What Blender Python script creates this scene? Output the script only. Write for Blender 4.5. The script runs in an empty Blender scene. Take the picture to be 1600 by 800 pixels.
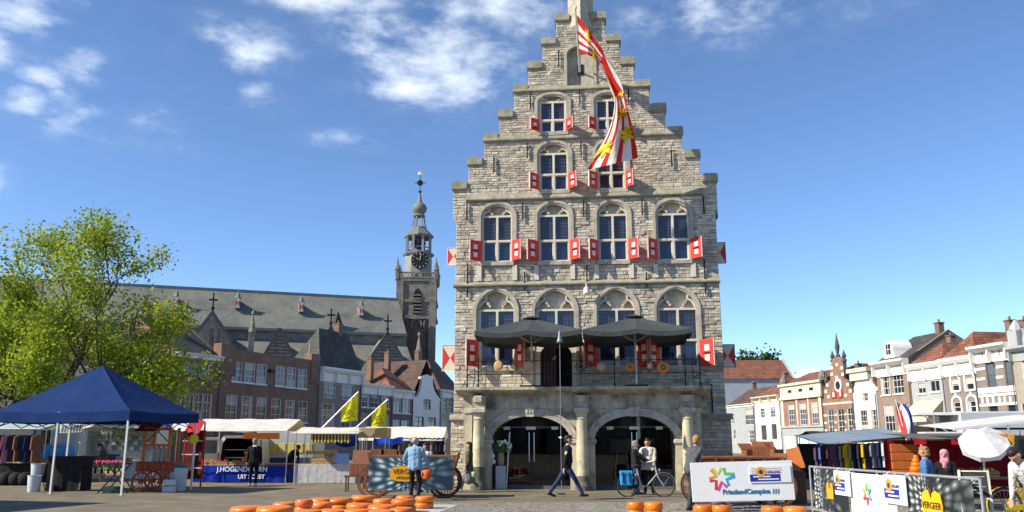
import bpy, math, random
import numpy as np
from mathutils import Vector, Matrix
random.seed(7); np.random.seed(7)
R = math.radians
S = bpy.context.scene
COL = S.collection
# ------------------------------------------------------------------ camera
F = 1329.0; PIT = R(12.35); EYE = 1.65          # focal length in photo pixels (1600 wide), pitch, eye height
CP, SP = math.cos(PIT), math.sin(PIT)
cam = bpy.data.cameras.new('camera'); camo = bpy.data.objects.new('camera', cam); COL.objects.link(camo)
cam.sensor_width = 36; cam.lens = 36*F/1600; cam.clip_start = .1; cam.clip_end = 6000
camo.location = (0, 0, EYE); camo.rotation_euler = (R(90)+PIT, 0, 0)
S.camera = camo
S.render.resolution_x = 1024; S.render.resolution_y = 512
# ------------------------------------------------------------------ light
SUN_EL = R(36.5); LAZ = R(20)                      # light travels to +x, LAZ turned towards +y
tosun = Vector((-math.cos(LAZ)*math.cos(SUN_EL), -math.sin(LAZ)*math.cos(SUN_EL), math.sin(SUN_EL)))
sl = bpy.data.lights.new('sun', 'SUN'); so = bpy.data.objects.new('sun', sl); COL.objects.link(so)
sl.energy = 4.8; sl.angle = R(.5); sl.color = (1, .91, .75)
so.rotation_euler = (-tosun).to_track_quat('-Z', 'Y').to_euler(); so.location = (-30, -10, 30)
S.view_settings.view_transform = 'Standard'; S.view_settings.look = 'None'
S.view_settings.exposure = .68; S.view_settings.gamma = 1
# ------------------------------------------------------------------ world
wd = bpy.data.worlds.new('World'); S.world = wd; wd.use_nodes = True
def make_world():
    nt = wd.node_tree; nt.nodes.clear(); N = nt.nodes.new; L = nt.links.new
    out = N('ShaderNodeOutputWorld'); bg = N('ShaderNodeBackground'); bg.inputs[1].default_value = .15
    sky = N('ShaderNodeTexSky'); sky.sky_type = 'NISHITA'; sky.sun_disc = False
    sky.sun_elevation = SUN_EL; sky.sun_rotation = math.atan2(tosun.x, tosun.y)
    sky.altitude = 0; sky.air_density = .58; sky.dust_density = 0; sky.ozone_density = 2.4
    tc = N('ShaderNodeTexCoord')
    def math_(op, a, b=None, c=None, clamp=False):
        n = N('ShaderNodeMath'); n.operation = op; n.use_clamp = clamp
        for i, q in enumerate((a, b, c)):
            if q is None: continue
            if isinstance(q, (int, float)): n.inputs[i].default_value = q
            else: L(q, n.inputs[i])
        return n.outputs[0]
    def dot(v):
        n = N('ShaderNodeVectorMath'); n.operation = 'DOT_PRODUCT'; L(tc.outputs['Generated'], n.inputs[0]); n.inputs[1].default_value = v
        return n.outputs['Value']
    # cloud puffs: (px, py, half width, half height, weight) given as directions of the sky
    clouds = [(380, 78, 62, 40, .8), (395, 146, 42, 26, .7), (690, 95, 105, 66, 1.0), (600, 40, 80, 32, .8), (640, 138, 80, 24, .7), (575, 70, 45, 40, .5),
              (545, 5, 130, 18, .8), (30, 10, 60, 36, .8), (70, 122, 38, 13, .75), (130, 105, 34, 34, .6), (42, 158, 34, 24, .7), (112, 172, 44, 36, .65),
              (555, 218, 66, 14, .5), (620, 214, 30, 14, .4), (780, 15, 120, 50, .62), (1130, 18, 190, 48, .46), (745, 60, 60, 60, .5), (275, 135, 34, 18, .4), (205, 220, 80, 14, .3), (-40, 80, 60, 60, .5),
              (1262, 588, 40, 13, .8), (-10, 290, 20, 40, .5), (700, -60, 300, 40, .7), (240, 180, 40, 34, .35), (130, 2, 40, 14, .4)]
    acc = None
    for (px, py, rx, ry, w) in clouds:
        d = Vector(((px-800)/F, CP-(400-py)/F*SP, SP+(400-py)/F*CP)); d.normalize()
        r_ = d.cross(Vector((0, 0, 1))).normalized(); u_ = r_.cross(d)
        a = dot(r_*(F/rx)); b = dot(u_*(F/ry))
        e = math_('MULTIPLY_ADD', a, a, math_('MULTIPLY', b, b))
        g = math_('EXPONENT', math_('MULTIPLY_ADD', e, -.9, math.log(w)))
        acc = g if acc is None else math_('MAXIMUM', acc, g)
    # generic cloudlets elsewhere in the sky
    mp = N('ShaderNodeMapping'); L(tc.outputs['Generated'], mp.inputs[0]); mp.inputs['Scale'].default_value = (1, 1, 2.0)
    n1 = N('ShaderNodeTexNoise'); L(mp.outputs[0], n1.inputs['Vector']); n1.inputs['Scale'].default_value = 11; n1.inputs['Detail'].default_value = 6; n1.inputs['Roughness'].default_value = .56; n1.inputs['Distortion'].default_value = .25
    n2 = N('ShaderNodeTexNoise'); L(mp.outputs[0], n2.inputs['Vector']); n2.inputs['Scale'].default_value = 30; n2.inputs['Detail'].default_value = 3; n2.inputs['Roughness'].default_value = .6
    nn = math_('ADD', math_('MULTIPLY', n1.outputs['Fac'], .62), math_('MULTIPLY', n2.outputs['Fac'], .38))
    nn = math_('SUBTRACT', nn, .5)
    dens = math_('ADD', acc, math_('MULTIPLY', nn, 2.9))
    mr = N('ShaderNodeMapRange'); mr.interpolation_type = 'SMOOTHSTEP'; L(dens, mr.inputs[0])
    mr.inputs[1].default_value = .12; mr.inputs[2].default_value = 1.35; mr.inputs[3].default_value = 0; mr.inputs[4].default_value = .72
    soft = math_('MULTIPLY', math_('MULTIPLY', acc, math_('MULTIPLY_ADD', nn, 2.6, .22, clamp=True)), .42)           # thin veil round the puffs
    fac = math_('MAXIMUM', math_('MULTIPLY', mr.outputs[0], math_('MULTIPLY', math_('MINIMUM', acc, .4), 2.5)), soft)
    hs = N('ShaderNodeHueSaturation'); L(sky.outputs[0], hs.inputs['Color']); hs.inputs['Saturation'].default_value = 1.06; hs.inputs['Value'].default_value = 1.0
    mx = N('ShaderNodeMix'); mx.data_type = 'RGBA'; L(fac, mx.inputs[0]); L(hs.outputs[0], mx.inputs[6]); mx.inputs[7].default_value = (5.6, 6.0, 6.4, 1)
    L(mx.outputs[2], bg.inputs[0]); L(bg.outputs[0], out.inputs[0])
make_world()
# ------------------------------------------------------------------ pixel <-> place helpers
def ray(px, py): return Vector(((px-800)/F, CP-(400-py)/F*SP, SP+(400-py)/F*CP))
def at(px, py, Y):
    d = ray(px, py); return Vector((0, 0, EYE)) + d*(Y/d.y)
def onground(px, py):
    d = ray(px, py); return Vector((0, 0, EYE)) + d*(-EYE/d.z)
def gx(px, Y, z=0.0):                            # x of a thing seen in column px at depth Y, height z
    return (px-800)/F*(Y*CP+(z-EYE)*SP)
class Fr:                                        # a vertical plane (a front of a building) with its own axes
    def __init__(s, o, ang): s.o = Vector(o); s.a = ang; s.e = Vector((math.cos(ang), math.sin(ang), 0)); s.n = Vector((-math.sin(ang), math.cos(ang), 0))
    def uv(s, px, py, n=0):
        d = ray(px, py); c = Vector((0, 0, EYE)); t = ((s.o+s.n*n-c).dot(s.n))/d.dot(s.n); p = c+d*t
        return ((p-s.o).dot(s.e), p.z)
    def u(s, px, py, n=0): return s.uv(px, py, n)[0]
    def z(s, px, py, n=0): return s.uv(px, py, n)[1]
# ------------------------------------------------------------------ materials
MATS = {}
def _nodes(name):
    m = bpy.data.materials.new(name); m.use_nodes = True; nt = m.node_tree
    return m, nt, nt.nodes.new, nt.links.new, nt.nodes['Principled BSDF']
def mat(name, col=(.5, .5, .5), rough=.75, var=.18, sc=4, bump=0., bs=30, metal=0, spec=.35, tint=False, objr=0., stain=None, streak=None, sheen=0, bd=.02, coord='Object'):
    if name in MATS: return MATS[name]
    m, nt, N, L, P = _nodes(name)
    P.inputs['Roughness'].default_value = rough; P.inputs['Metallic'].default_value = metal; P.inputs['Specular IOR Level'].default_value = spec
    tc = N('ShaderNodeTexCoord'); n = N('ShaderNodeTexNoise'); L(tc.outputs[coord], n.inputs['Vector'])
    n.inputs['Scale'].default_value = sc; n.inputs['Detail'].default_value = 4; n.inputs['Roughness'].default_value = .65
    cr = N('ShaderNodeValToRGB'); L(n.outputs['Fac'], cr.inputs[0])
    a, b = cr.color_ramp.elements; a.position = .3; b.position = .7
    a.color = tuple(max(0, c*(1-var)) for c in col)+(1,); b.color = tuple(min(1, c*(1+var)) for c in col)+(1,)
    out = cr.outputs[0]
    if stain:                                    # (colour, amount, scale): patches of lichen / dirt with their own shape
        s2 = N('ShaderNodeTexNoise'); L(tc.outputs[coord], s2.inputs['Vector']); s2.inputs['Scale'].default_value = stain[2]; s2.inputs['Detail'].default_value = 5; s2.inputs['Roughness'].default_value = .7
        r2 = N('ShaderNodeMapRange'); L(s2.outputs['Fac'], r2.inputs[0]); r2.inputs[1].default_value = .5; r2.inputs[2].default_value = .68; r2.inputs[4].default_value = stain[1]
        mx = N('ShaderNodeMix'); mx.data_type = 'RGBA'; L(r2.outputs[0], mx.inputs[0]); L(out, mx.inputs[6]); mx.inputs[7].default_value = stain[0]+(1,); out = mx.outputs[2]
    if streak:                                   # (colour, amount, horizontal scale): rain streaks running down
        mp = N('ShaderNodeMapping'); L(tc.outputs[coord], mp.inputs[0]); mp.inputs['Scale'].default_value = (streak[2], streak[2], streak[2]*.09)
        s3 = N('ShaderNodeTexNoise'); L(mp.outputs[0], s3.inputs['Vector']); s3.inputs['Scale'].default_value = 1; s3.inputs['Detail'].default_value = 4; s3.inputs['Roughness'].default_value = .7
        r3 = N('ShaderNodeMapRange'); L(s3.outputs['Fac'], r3.inputs[0]); r3.inputs[1].default_value = .48; r3.inputs[2].default_value = .72; r3.inputs[4].default_value = streak[1]
        mx = N('ShaderNodeMix'); mx.data_type = 'RGBA'; L(r3.outputs[0], mx.inputs[0]); L(out, mx.inputs[6]); mx.inputs[7].default_value = streak[0]+(1,); out = mx.outputs[2]
    if tint:
        at_ = N('ShaderNodeAttribute'); at_.attribute_name = 'tint'
        mx = N('ShaderNodeMix'); mx.data_type = 'RGBA'; mx.blend_type = 'MULTIPLY'; mx.inputs[0].default_value = 1; L(out, mx.inputs[6]); L(at_.outputs['Color'], mx.inputs[7]); out = mx.outputs[2]
    if objr:
        oi = N('ShaderNodeObjectInfo'); hs = N('ShaderNodeHueSaturation'); mr = N('ShaderNodeMapRange'); L(oi.outputs['Random'], mr.inputs[0]); mr.inputs[3].default_value = 1-objr; mr.inputs[4].default_value = 1+objr
        L(mr.outputs[0], hs.inputs['Value']); L(out, hs.inputs['Color']); out = hs.outputs[0]
    L(out, P.inputs['Base Color'])
    if bump:
        n3 = N('ShaderNodeTexNoise'); L(tc.outputs[coord], n3.inputs['Vector']); n3.inputs['Scale'].default_value = bs; n3.inputs['Detail'].default_value = 2
        bp = N('ShaderNodeBump'); bp.inputs['Strength'].default_value = bump; bp.inputs['Distance'].default_value = bd; L(n3.outputs['Fac'], bp.inputs['Height']); L(bp.outputs[0], P.inputs['Normal'])
    if sheen: P.inputs['Sheen Weight'].default_value = sheen
    MATS[name] = m; return m
def brick(name, c1, c2, mortar, bw=.22, bh=.07, ms=.012, bump=.4, horiz=False, rough=.85, var=.25):
    if name in MATS: return MATS[name]
    m, nt, N, L, P = _nodes(name); P.inputs['Roughness'].default_value = rough
    tc = N('ShaderNodeTexCoord'); sp = N('ShaderNodeSeparateXYZ'); L(tc.outputs['Object'], sp.inputs[0])
    cb = N('ShaderNodeCombineXYZ')
    if horiz: L(sp.outputs[0], cb.inputs[0]); L(sp.outputs[1], cb.inputs[1])
    else:
        ad = N('ShaderNodeMath'); L(sp.outputs[0], ad.inputs[0]); L(sp.outputs[1], ad.inputs[1]); L(ad.outputs[0], cb.inputs[0]); L(sp.outputs[2], cb.inputs[1])
    b = N('ShaderNodeTexBrick'); L(cb.outputs[0], b.inputs['Vector']); b.inputs['Scale'].default_value = 1
    b.inputs['Brick Width'].default_value = bw; b.inputs['Row Height'].default_value = bh; b.inputs['Mortar Size'].default_value = ms
    b.inputs['Color1'].default_value = c1+(1,); b.inputs['Color2'].default_value = c2+(1,); b.inputs['Mortar'].default_value = mortar+(1,)
    n = N('ShaderNodeTexNoise'); L(tc.outputs['Object'], n.inputs['Vector']); n.inputs['Scale'].default_value = .9; n.inputs['Detail'].default_value = 4
    mr = N('ShaderNodeMapRange'); L(n.outputs['Fac'], mr.inputs[0]); mr.inputs[1].default_value = .3; mr.inputs[2].default_value = .7; mr.inputs[3].default_value = 1-var; mr.inputs[4].default_value = 1+var
    hs = N('ShaderNodeHueSaturation'); L(mr.outputs[0], hs.inputs['Value']); L(b.outputs['Color'], hs.inputs['Color']); L(hs.outputs[0], P.inputs['Base Color'])
    bp = N('ShaderNodeBump'); bp.inputs['Strength'].default_value = bump; bp.inputs['Distance'].default_value = .012; bp.invert = True; L(b.outputs['Fac'], bp.inputs['Height']); L(bp.outputs[0], P.inputs['Normal'])
    MATS[name] = m; return m
def tilemat(name, c1, c2, tw=.24, th=.3, bump=.9, dark=(.05, .03, .02)):
    m = brick(name, c1, c2, dark, tw, th, .03, bump, rough=.8, var=.35); return m
def glassmat(name, col, rough=.06, spec=.6, var=.3, sc=.7):
    if name in MATS: return MATS[name]
    m = mat(name, col, rough, var, sc, bump=.08, bs=2.5, spec=spec, bd=.05); return m
def clearglass(name, tint=(.8, .85, .85), op=.25):
    if name in MATS: return MATS[name]
    m, nt, N, L, P = _nodes(name); g = N('ShaderNodeBsdfGlossy'); g.inputs['Roughness'].default_value = .02; t = N('ShaderNodeBsdfTransparent'); t.inputs[0].default_value = tint+(1,)
    lw = N('ShaderNodeFresnel'); lw.inputs[0].default_value = 1.5; mx = N('ShaderNodeMixShader'); L(lw.outputs[0], mx.inputs[0]); L(t.outputs[0], mx.inputs[1]); L(g.outputs[0], mx.inputs[2])
    L(mx.outputs[0], nt.nodes['Material Output'].inputs[0]); MATS[name] = m; return m
def clothmat(name, col, trans=.25, var=.08, sc=3, rough=.85):
    if name in MATS: return MATS[name]
    m = mat(name, col, rough, max(var, .12), min(sc, 1.6), bump=.45, bs=5, spec=.1, bd=.05, stain=(tuple(c*.72 for c in col), .5, 1.3))
    nt = m.node_tree; N = nt.nodes.new; L = nt.links.new; P = nt.nodes['Principled BSDF']
    t = N('ShaderNodeBsdfTranslucent'); t.inputs[0].default_value = tuple(min(1, c*1.05) for c in col)+(1,); mx = N('ShaderNodeMixShader'); mx.inputs[0].default_value = trans
    L(P.outputs[0], mx.inputs[1]); L(t.outputs[0], mx.inputs[2]); L(mx.outputs[0], nt.nodes['Material Output'].inputs[0])
    return m
# ------------------------------------------------------------------ mesh builder
class MB:
    def __init__(s): s.v = []; s.f = []; s.m = []; s.c = []; s.ct = None
    def add(s, vs, fs, m=0):
        b = len(s.v); s.v += [tuple(v) for v in vs]
        for f in fs: s.f.append(tuple(b+i for i in f)); s.m.append(m)
        s.c += [s.ct or (1, 1, 1)]*len(vs)
        return s
    def box(s, x0, x1, y0, y1, z0, z1, m=0):
        v = [(x, y, z) for z in (z0, z1) for y in (y0, y1) for x in (x0, x1)]
        return s.add(v, [(0, 2, 3, 1), (4, 5, 7, 6), (0, 1, 5, 4), (2, 6, 7, 3), (0, 4, 6, 2), (1, 3, 7, 5)], m)
    def cbox(s, x0, x1, y0, y1, z0, z1, c=.02, m=0):      # box with chamfered edges
        xs = (x0, x1); ys = (y0, y1); zs = (z0, z1); v = []
        for i in (0, 1):
            for j in (0, 1):
                for k in (0, 1):
                    a = xs[i]+(c if i == 0 else -c); b = ys[j]+(c if j == 0 else -c); d = zs[k]+(c if k == 0 else -c)
                    v += [(xs[i], b, d), (a, ys[j], d), (a, b, zs[k])]
        def V(i, j, k, w): return (i*4+j*2+k)*3+w
        f = []
        for i in (0, 1): f.append((V(i, 0, 0, 0), V(i, 1, 0, 0), V(i, 1, 1, 0), V(i, 0, 1, 0)))
        for j in (0, 1): f.append((V(0, j, 0, 1), V(1, j, 0, 1), V(1, j, 1, 1), V(0, j, 1, 1)))
        for k in (0, 1): f.append((V(0, 0, k, 2), V(1, 0, k, 2), V(1, 1, k, 2), V(0, 1, k, 2)))
        for i in (0, 1):
            for j in (0, 1): f.append((V(i, j, 0, 0), V(i, j, 1, 0), V(i, j, 1, 1), V(i, j, 0, 1)))
            for k in (0, 1): f.append((V(i, 0, k, 0), V(i, 1, k, 0), V(i, 1, k, 2), V(i, 0, k, 2)))
        for j in (0, 1):
            for k in (0, 1): f.append((V(0, j, k, 1), V(1, j, k, 1), V(1, j, k, 2), V(0, j, k, 2)))
        for i in (0, 1):
            for j in (0, 1):
                for k in (0, 1): f.append((V(i, j, k, 0), V(i, j, k, 1), V(i, j, k, 2)))
        return s.add(v, f, m)
    def stone(s, x0, x1, z0, z1, yf, yb, c=.018, m=0):    # wall stone facing -y, uneven front
        j = lambda a: random.uniform(-a, a)
        o = [(x0, yf+c, z0), (x1, yf+c, z0), (x1, yf+c, z1), (x0, yf+c, z1)]
        i_ = [(x0+c+j(c*.5), yf+j(c*.6), z0+c+j(c*.4)), (x1-c+j(c*.5), yf+j(c*.6), z0+c+j(c*.4)), (x1-c+j(c*.5), yf+j(c*.6), z1-c+j(c*.4)), (x0+c+j(c*.5), yf+j(c*.6), z1-c+j(c*.4))]
        b = [(x0, yb, z0), (x1, yb, z0), (x1, yb, z1), (x0, yb, z1)]
        return s.add(o+i_+b, [(4, 5, 6, 7)]+[(k, (k+1) % 4, 4+(k+1) % 4, 4+k) for k in range(4)]+[(8+k, 8+(k+1) % 4, (k+1) % 4, k) for k in range(4)], m)
    def bar(s, p0, p1, w, h=None, m=0, up=(0, 0, 1)):
        h = h or w; p0 = Vector(p0); p1 = Vector(p1); d = (p1-p0).normalized(); up = Vector(up)
        if abs(d.dot(up)) > .98: up = Vector((0, 1, 0))
        r = d.cross(up).normalized()*w/2; u = r.cross(d).normalized()*h/2
        v = [p+a*r+b*u for p in (p0, p1) for (a, b) in ((-1, -1), (1, -1), (1, 1), (-1, 1))]
        return s.add(v, [(3, 2, 1, 0), (4, 5, 6, 7)]+[(k, (k+1) % 4, 4+(k+1) % 4, 4+k) for k in range(4)], m)
    def tube(s, pts, r, n=8, m=0, cap=True, closed=False):
        pts = [Vector(p) for p in pts]; k = len(pts); rs = r if isinstance(r, (list, tuple)) else [r]*k
        vs = []; ref = None
        for i, p in enumerate(pts):
            if closed: t = pts[(i+1) % k]-pts[i-1]
            else: t = pts[min(i+1, k-1)]-pts[max(i-1, 0)]
            t.normalize()
            if ref is None: ref = Vector((0, 0, 1)) if abs(t.z) < .9 else Vector((1, 0, 0))
            a = t.cross(ref).normalized(); b = a.cross(t).normalized(); ref = b
            for q in range(n):
                w = 2*math.pi*q/n; vs.append(p+(a*math.cos(w)+b*math.sin(w))*rs[i])
        fs = []
        for i in range(k if closed else k-1):
            i2 = (i+1) % k
            for q in range(n): fs.append((i*n+q, i*n+(q+1) % n, i2*n+(q+1) % n, i2*n+q))
        if cap and not closed: fs += [tuple(range(n))[::-1], tuple((k-1)*n+q for q in range(n))]
        return s.add(vs, fs, m)
    def lathe(s, prof, n=16, c=(0, 0, 0), m=0, M=None):
        vs = []; c = Vector(c)
        for (r, z) in prof:
            for q in range(n):
                w = 2*math.pi*q/n; p = Vector((max(r, .0005)*math.cos(w), max(r, .0005)*math.sin(w), z)); vs.append(c+(M@p if M else p))
        fs = [(i*n+q, i*n+(q+1) % n, (i+1)*n+(q+1) % n, (i+1)*n+q) for i in range(len(prof)-1) for q in range(n)]
        fs += [tuple(range(n))[::-1], tuple((len(prof)-1)*n+q for q in range(n))]
        return s.add(vs, fs, m)
    def prism(s, poly, y0, y1, m=0, sides=True):          # polygon in xz pushed along y
        n = len(poly); v = [(x, y0, z) for x, z in poly]+[(x, y1, z) for x, z in poly]
        f = [tuple(range(n)), tuple(range(2*n-1, n-1, -1))]
        if sides: f += [(i, n+i, n+(i+1) % n, (i+1) % n) for i in range(n)]
        return s.add(v, f, m)
    def prismz(s, poly, z0, z1, m=0):
        n = len(poly); v = [(x, y, z0) for x, y in poly]+[(x, y, z1) for x, y in poly]
        return s.add(v, [tuple(range(n))[::-1], tuple(range(n, 2*n))]+[(i, (i+1) % n, n+(i+1) % n, n+i) for i in range(n)], m)
    def prismx(s, poly, x0, x1, m=0):                     # polygon in yz pushed along x
        n = len(poly); v = [(x0, y, z) for y, z in poly]+[(x1, y, z) for y, z in poly]
        return s.add(v, [tuple(range(n)), tuple(range(2*n-1, n-1, -1))]+[(i, n+i, n+(i+1) % n, (i+1) % n) for i in range(n)], m)
    def sweep(s, path, a, b, y0, y1, m=0, closed=False):  # band beside a path in xz (offsets a..b to its left), depth y0..y1
        P = [Vector((x, z)) for x, z in path]; n = len(P); vs = []
        for i in range(n):
            t = (P[(i+1) % n]-P[i-1]) if closed else (P[min(i+1, n-1)]-P[max(i-1, 0)])
            t.normalize(); nn = Vector((-t.y, t.x))
            A = P[i]+nn*a; B = P[i]+nn*b
            vs += [(A.x, y0, A.y), (B.x, y0, B.y), (B.x, y1, B.y), (A.x, y1, A.y)]
        fs = []
        for i in range(n if closed else n-1):
            j = (i+1) % n
            for q in range(4): fs.append((i*4+q, i*4+(q+1) % 4, j*4+(q+1) % 4, j*4+q))
        if not closed: fs += [(0, 1, 2, 3), tuple((n-1)*4+q for q in (3, 2, 1, 0))]
        return s.add(vs, fs, m)
    def sphere(s, c, r, n=12, k=8, m=0):
        if not isinstance(r, (tuple, list)): r = (r, r, r)
        vs = []
        for i in range(k+1):
            t = math.pi*i/k; sr = max(math.sin(t), .002)
            for q in range(n): w = 2*math.pi*q/n; vs.append((c[0]+r[0]*sr*math.cos(w), c[1]+r[1]*sr*math.sin(w), c[2]-r[2]*math.cos(t)))
        return s.add(vs, [(i*n+q, i*n+(q+1) % n, (i+1)*n+(q+1) % n, (i+1)*n+q) for i in range(k) for q in range(n)], m)
    def quad(s, a, b, c, d, m=0): return s.add([a, b, c, d], [(0, 1, 2, 3)], m)
    def grid(s, fn, nu, nv, m=0, thick=0):                # surface fn(u,v) -> point
        vs = [Vector(fn(i/nu, j/nv)) for j in range(nv+1) for i in range(nu+1)]; w = nu+1
        fs = [(j*w+i, j*w+i+1, (j+1)*w+i+1, (j+1)*w+i) for j in range(nv) for i in range(nu)]
        s.add(vs, fs, m if not callable(m) else 0)
        if callable(m):
            for k, (j, i) in enumerate((j, i) for j in range(nv) for i in range(nu)): s.m[-nu*nv+k] = m((i+.5)/nu, (j+.5)/nv)
        return s
    def build(s, name, mats, parent=None, loc=None, rot=None, smooth=False, tint=False, kind=None):
        me = bpy.data.meshes.new(name); me.from_pydata(s.v, [], s.f)
        if not isinstance(mats, (list, tuple)): mats = [mats]
        for q in mats: me.materials.append(q)
        if len(mats) > 1: me.polygons.foreach_set('material_index', s.m)
        if smooth: me.polygons.foreach_set('use_smooth', [True]*len(s.f)); 
        if smooth == 'auto': me.set_sharp_from_angle(angle=R(40))
        if tint:
            a = me.attributes.new('tint', 'FLOAT_COLOR', 'POINT'); arr = np.ones((len(s.v), 4), dtype=np.float32); arr[:, :3] = np.array(s.c, dtype=np.float32); a.data.foreach_set('color', arr.ravel())
        me.update()
        o = bpy.data.objects.new(name, me); COL.objects.link(o)
        if parent: o.parent = parent
        if loc is not None: o.location = loc
        if rot is not None: o.rotation_euler = rot
        if kind: o['kind'] = kind
        return o
def tag(o, label, cat, group=None):
    o['label'] = label; o['category'] = cat
    if group: o['group'] = group
    return o
def thing(name, label, cat, loc=(0, 0, 0), rz=0, group=None):
    o = bpy.data.objects.new(name, None); COL.objects.link(o); o.empty_display_size = .2; o.location = loc; o.rotation_euler = (0, 0, rz)
    return tag(o, label, cat, group)
def copy_tree(o, parent=None):
    c = o.copy(); COL.objects.link(c); c.parent = parent
    for ch in o.children: copy_tree(ch, c)
    return c
def inst(o, parent, loc=None, rot=None, name=None):       # a copy of a part sharing its mesh
    c = o.copy(); COL.objects.link(c); c.parent = parent
    if loc is not None: c.location = loc
    if rot is not None: c.rotation_euler = rot
    return c
def text(name, body, size, mt, parent, loc, rot=(R(90), 0, 0), align='CENTER', ext=.004, sx=1, shear=0, bold=0):
    cu = bpy.data.curves.new(name, 'FONT'); cu.body = body; cu.size = size; cu.align_x = align; cu.align_y = 'CENTER'; cu.extrude = ext; cu.shear = shear; cu.offset = bold; cu.resolution_u = 3
    t = bpy.data.objects.new('tmp', cu); COL.objects.link(t)
    me = bpy.data.meshes.new_from_object(t.evaluated_get(bpy.context.evaluated_depsgraph_get())); bpy.data.objects.remove(t)
    me.name = name; me.materials.clear(); me.materials.append(mt)
    o = bpy.data.objects.new(name, me); COL.objects.link(o); o.parent = parent; o.location = loc; o.rotation_euler = rot; o.scale = (sx, 1, 1)
    return o
def arch(u0, u1, zs, h, n=14, point=0.):                  # arch curve from left spring to right spring
    c = (u0+u1)/2; w = (u1-u0)/2; out = []
    for i in range(n+1):
        t = math.pi*(1-i/n); x = math.cos(t); z = math.sin(t)
        z = z*(1-point)+point*(1-abs(x))**.75
        out.append((c+w*x, zs+h*z))
    return out
def arch_half(w, h, dz, point=0.):                        # half width of that arch at height dz above the spring
    if dz <= 0: return w
    if dz >= h: return 0
    lo, hi = 0, 1
    for _ in range(22):
        x = (lo+hi)/2; z = math.sqrt(1-x*x)*(1-point)+point*(1-x)**.75
        if z*h > dz: lo = x
        else: hi = x
    return w*lo
def pw(o, name=None): return o
# ================================================================== setting: ground
m_brickpave = brick('brick_paving', (.205, .17, .11), (.165, .137, .09), (.10, .083, .056), .21, .10, .012, .5, horiz=True, var=.3)
m_cob = mat('cobble', (.205, .19, .165), .8, .25, 6, .4, 40, tint=True)
m_cobbed = mat('cobble_bed', (.12, .11, .09), .95, .2, 9, .3, 50)
def flat_sheet(name, poly, z, mt):
    b = MB(); b.add([(x, y, z) for x, y in poly], [tuple(range(len(poly)))]); o = b.build(name, mt); o['kind'] = 'structure'; return o
flat_sheet('ground', [(-3000, -500), (3000, -500), (3000, 5000), (-3000, 5000)], 0, m_brickpave)
flat_sheet('cobbled_strip', [(-2.6, 14), (14, 14), (16, 25.2), (-2.0, 24.5)], .004, m_cobbed)
def cobbles():
    b = MB(); y = 20.6; row = 0
    while y < 24.8:
        x = -2.45+(row % 2)*.09+random.uniform(0, .03)
        while x < 11.5:
            w = random.uniform(.15, .21); g = random.uniform(.72, 1.28); b.ct = (g, g*random.uniform(.95, 1.02), g*random.uniform(.88, 1.04))
            z = random.uniform(.016, .03); c = .02; d = .105
            if y < 24.45+.05*x*.8:
                b.add([(x, y, .004), (x+w, y, .004), (x+w, y+d, .004), (x, y+d, .004), (x+c, y+c, z), (x+w-c, y+c, z), (x+w-c, y+d-c, z), (x+c, y+d-c, z)],
                      [(4, 5, 6, 7), (0, 1, 5, 4), (1, 2, 6, 5), (2, 3, 7, 6), (3, 0, 4, 7)])
            x += w+.012
        y += .118; row += 1
    o = b.build('cobblestones', m_cob, tint=True); o['kind'] = 'stuff'; tag(o, 'grey cobblestones laid in rows across the foreground of the square', 'cobbles')
cobbles()
# ================================================================== town hall
m_stone = mat('limestone', (.50, .45, .36), .9, .2, 7, .5, 26, tint=True, stain=((.22, .185, .125), .5, .45), streak=((.16, .145, .115), .5, 2.2), bd=.03)
m_mortar = mat('wall_core', (.34, .30, .235), .95, .2, 5, .4, 30)
m_trim = mat('dressed_stone', (.45, .405, .32), .85, .14, 5, .25, 30, stain=((.2, .18, .13), .6, 2.2), streak=((.14, .13, .11), .5, 3))
m_pale = mat('pale_frame_stone', (.60, .55, .45), .8, .1, 6, .2, 40)
m_ledge = mat('weathered_ledge', (.31, .285, .215), .95, .3, 4, .5, 20, stain=((.20, .19, .09), .7, 2.2))
m_loggia = mat('loggia_stone', (.46, .41, .31), .85, .25, 2.2, .35, 18, stain=((.085, .08, .07), .85, 1.5), streak=((.07, .065, .055), .6, 2.5))
m_col = mat('column_stone', (.52, .47, .32), .8, .2, 2.5, .25, 20, stain=((.12, .11, .09), .6, 2.0))
m_tgl = glassmat('leaded_glass', (.012, .018, .05), .08, .7)
m_lead = mat('lead_bars', (.10, .105, .12), .6, .1)
m_red = mat('shutter_red', (.62, .035, .03), .55, .12, 5, .1, 20, stain=((.45, .03, .02), .5, 3))
m_white = mat('white_paint', (.72, .70, .64), .6, .07, 6, .1, 30)
m_iron = mat('black_iron', (.015, .015, .016), .5, .2, 20, metal=.3)
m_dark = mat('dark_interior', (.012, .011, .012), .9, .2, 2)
m_slate = brick('slate_roof', (.085, .09, .09), (.065, .07, .072), (.03, .03, .03), .3, .22, .012, .5, var=.3)
TH = Fr((gx(915, 32.8), 32.8, 0), R(-6))
LN = -1.8                                        # the loggia's front stands this far before the wall
town = thing('town_hall', 'tall medieval stone town hall with stepped gable and red white shutters', 'town hall', TH.o, R(-6))
U = TH.u; Z = TH.z
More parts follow.
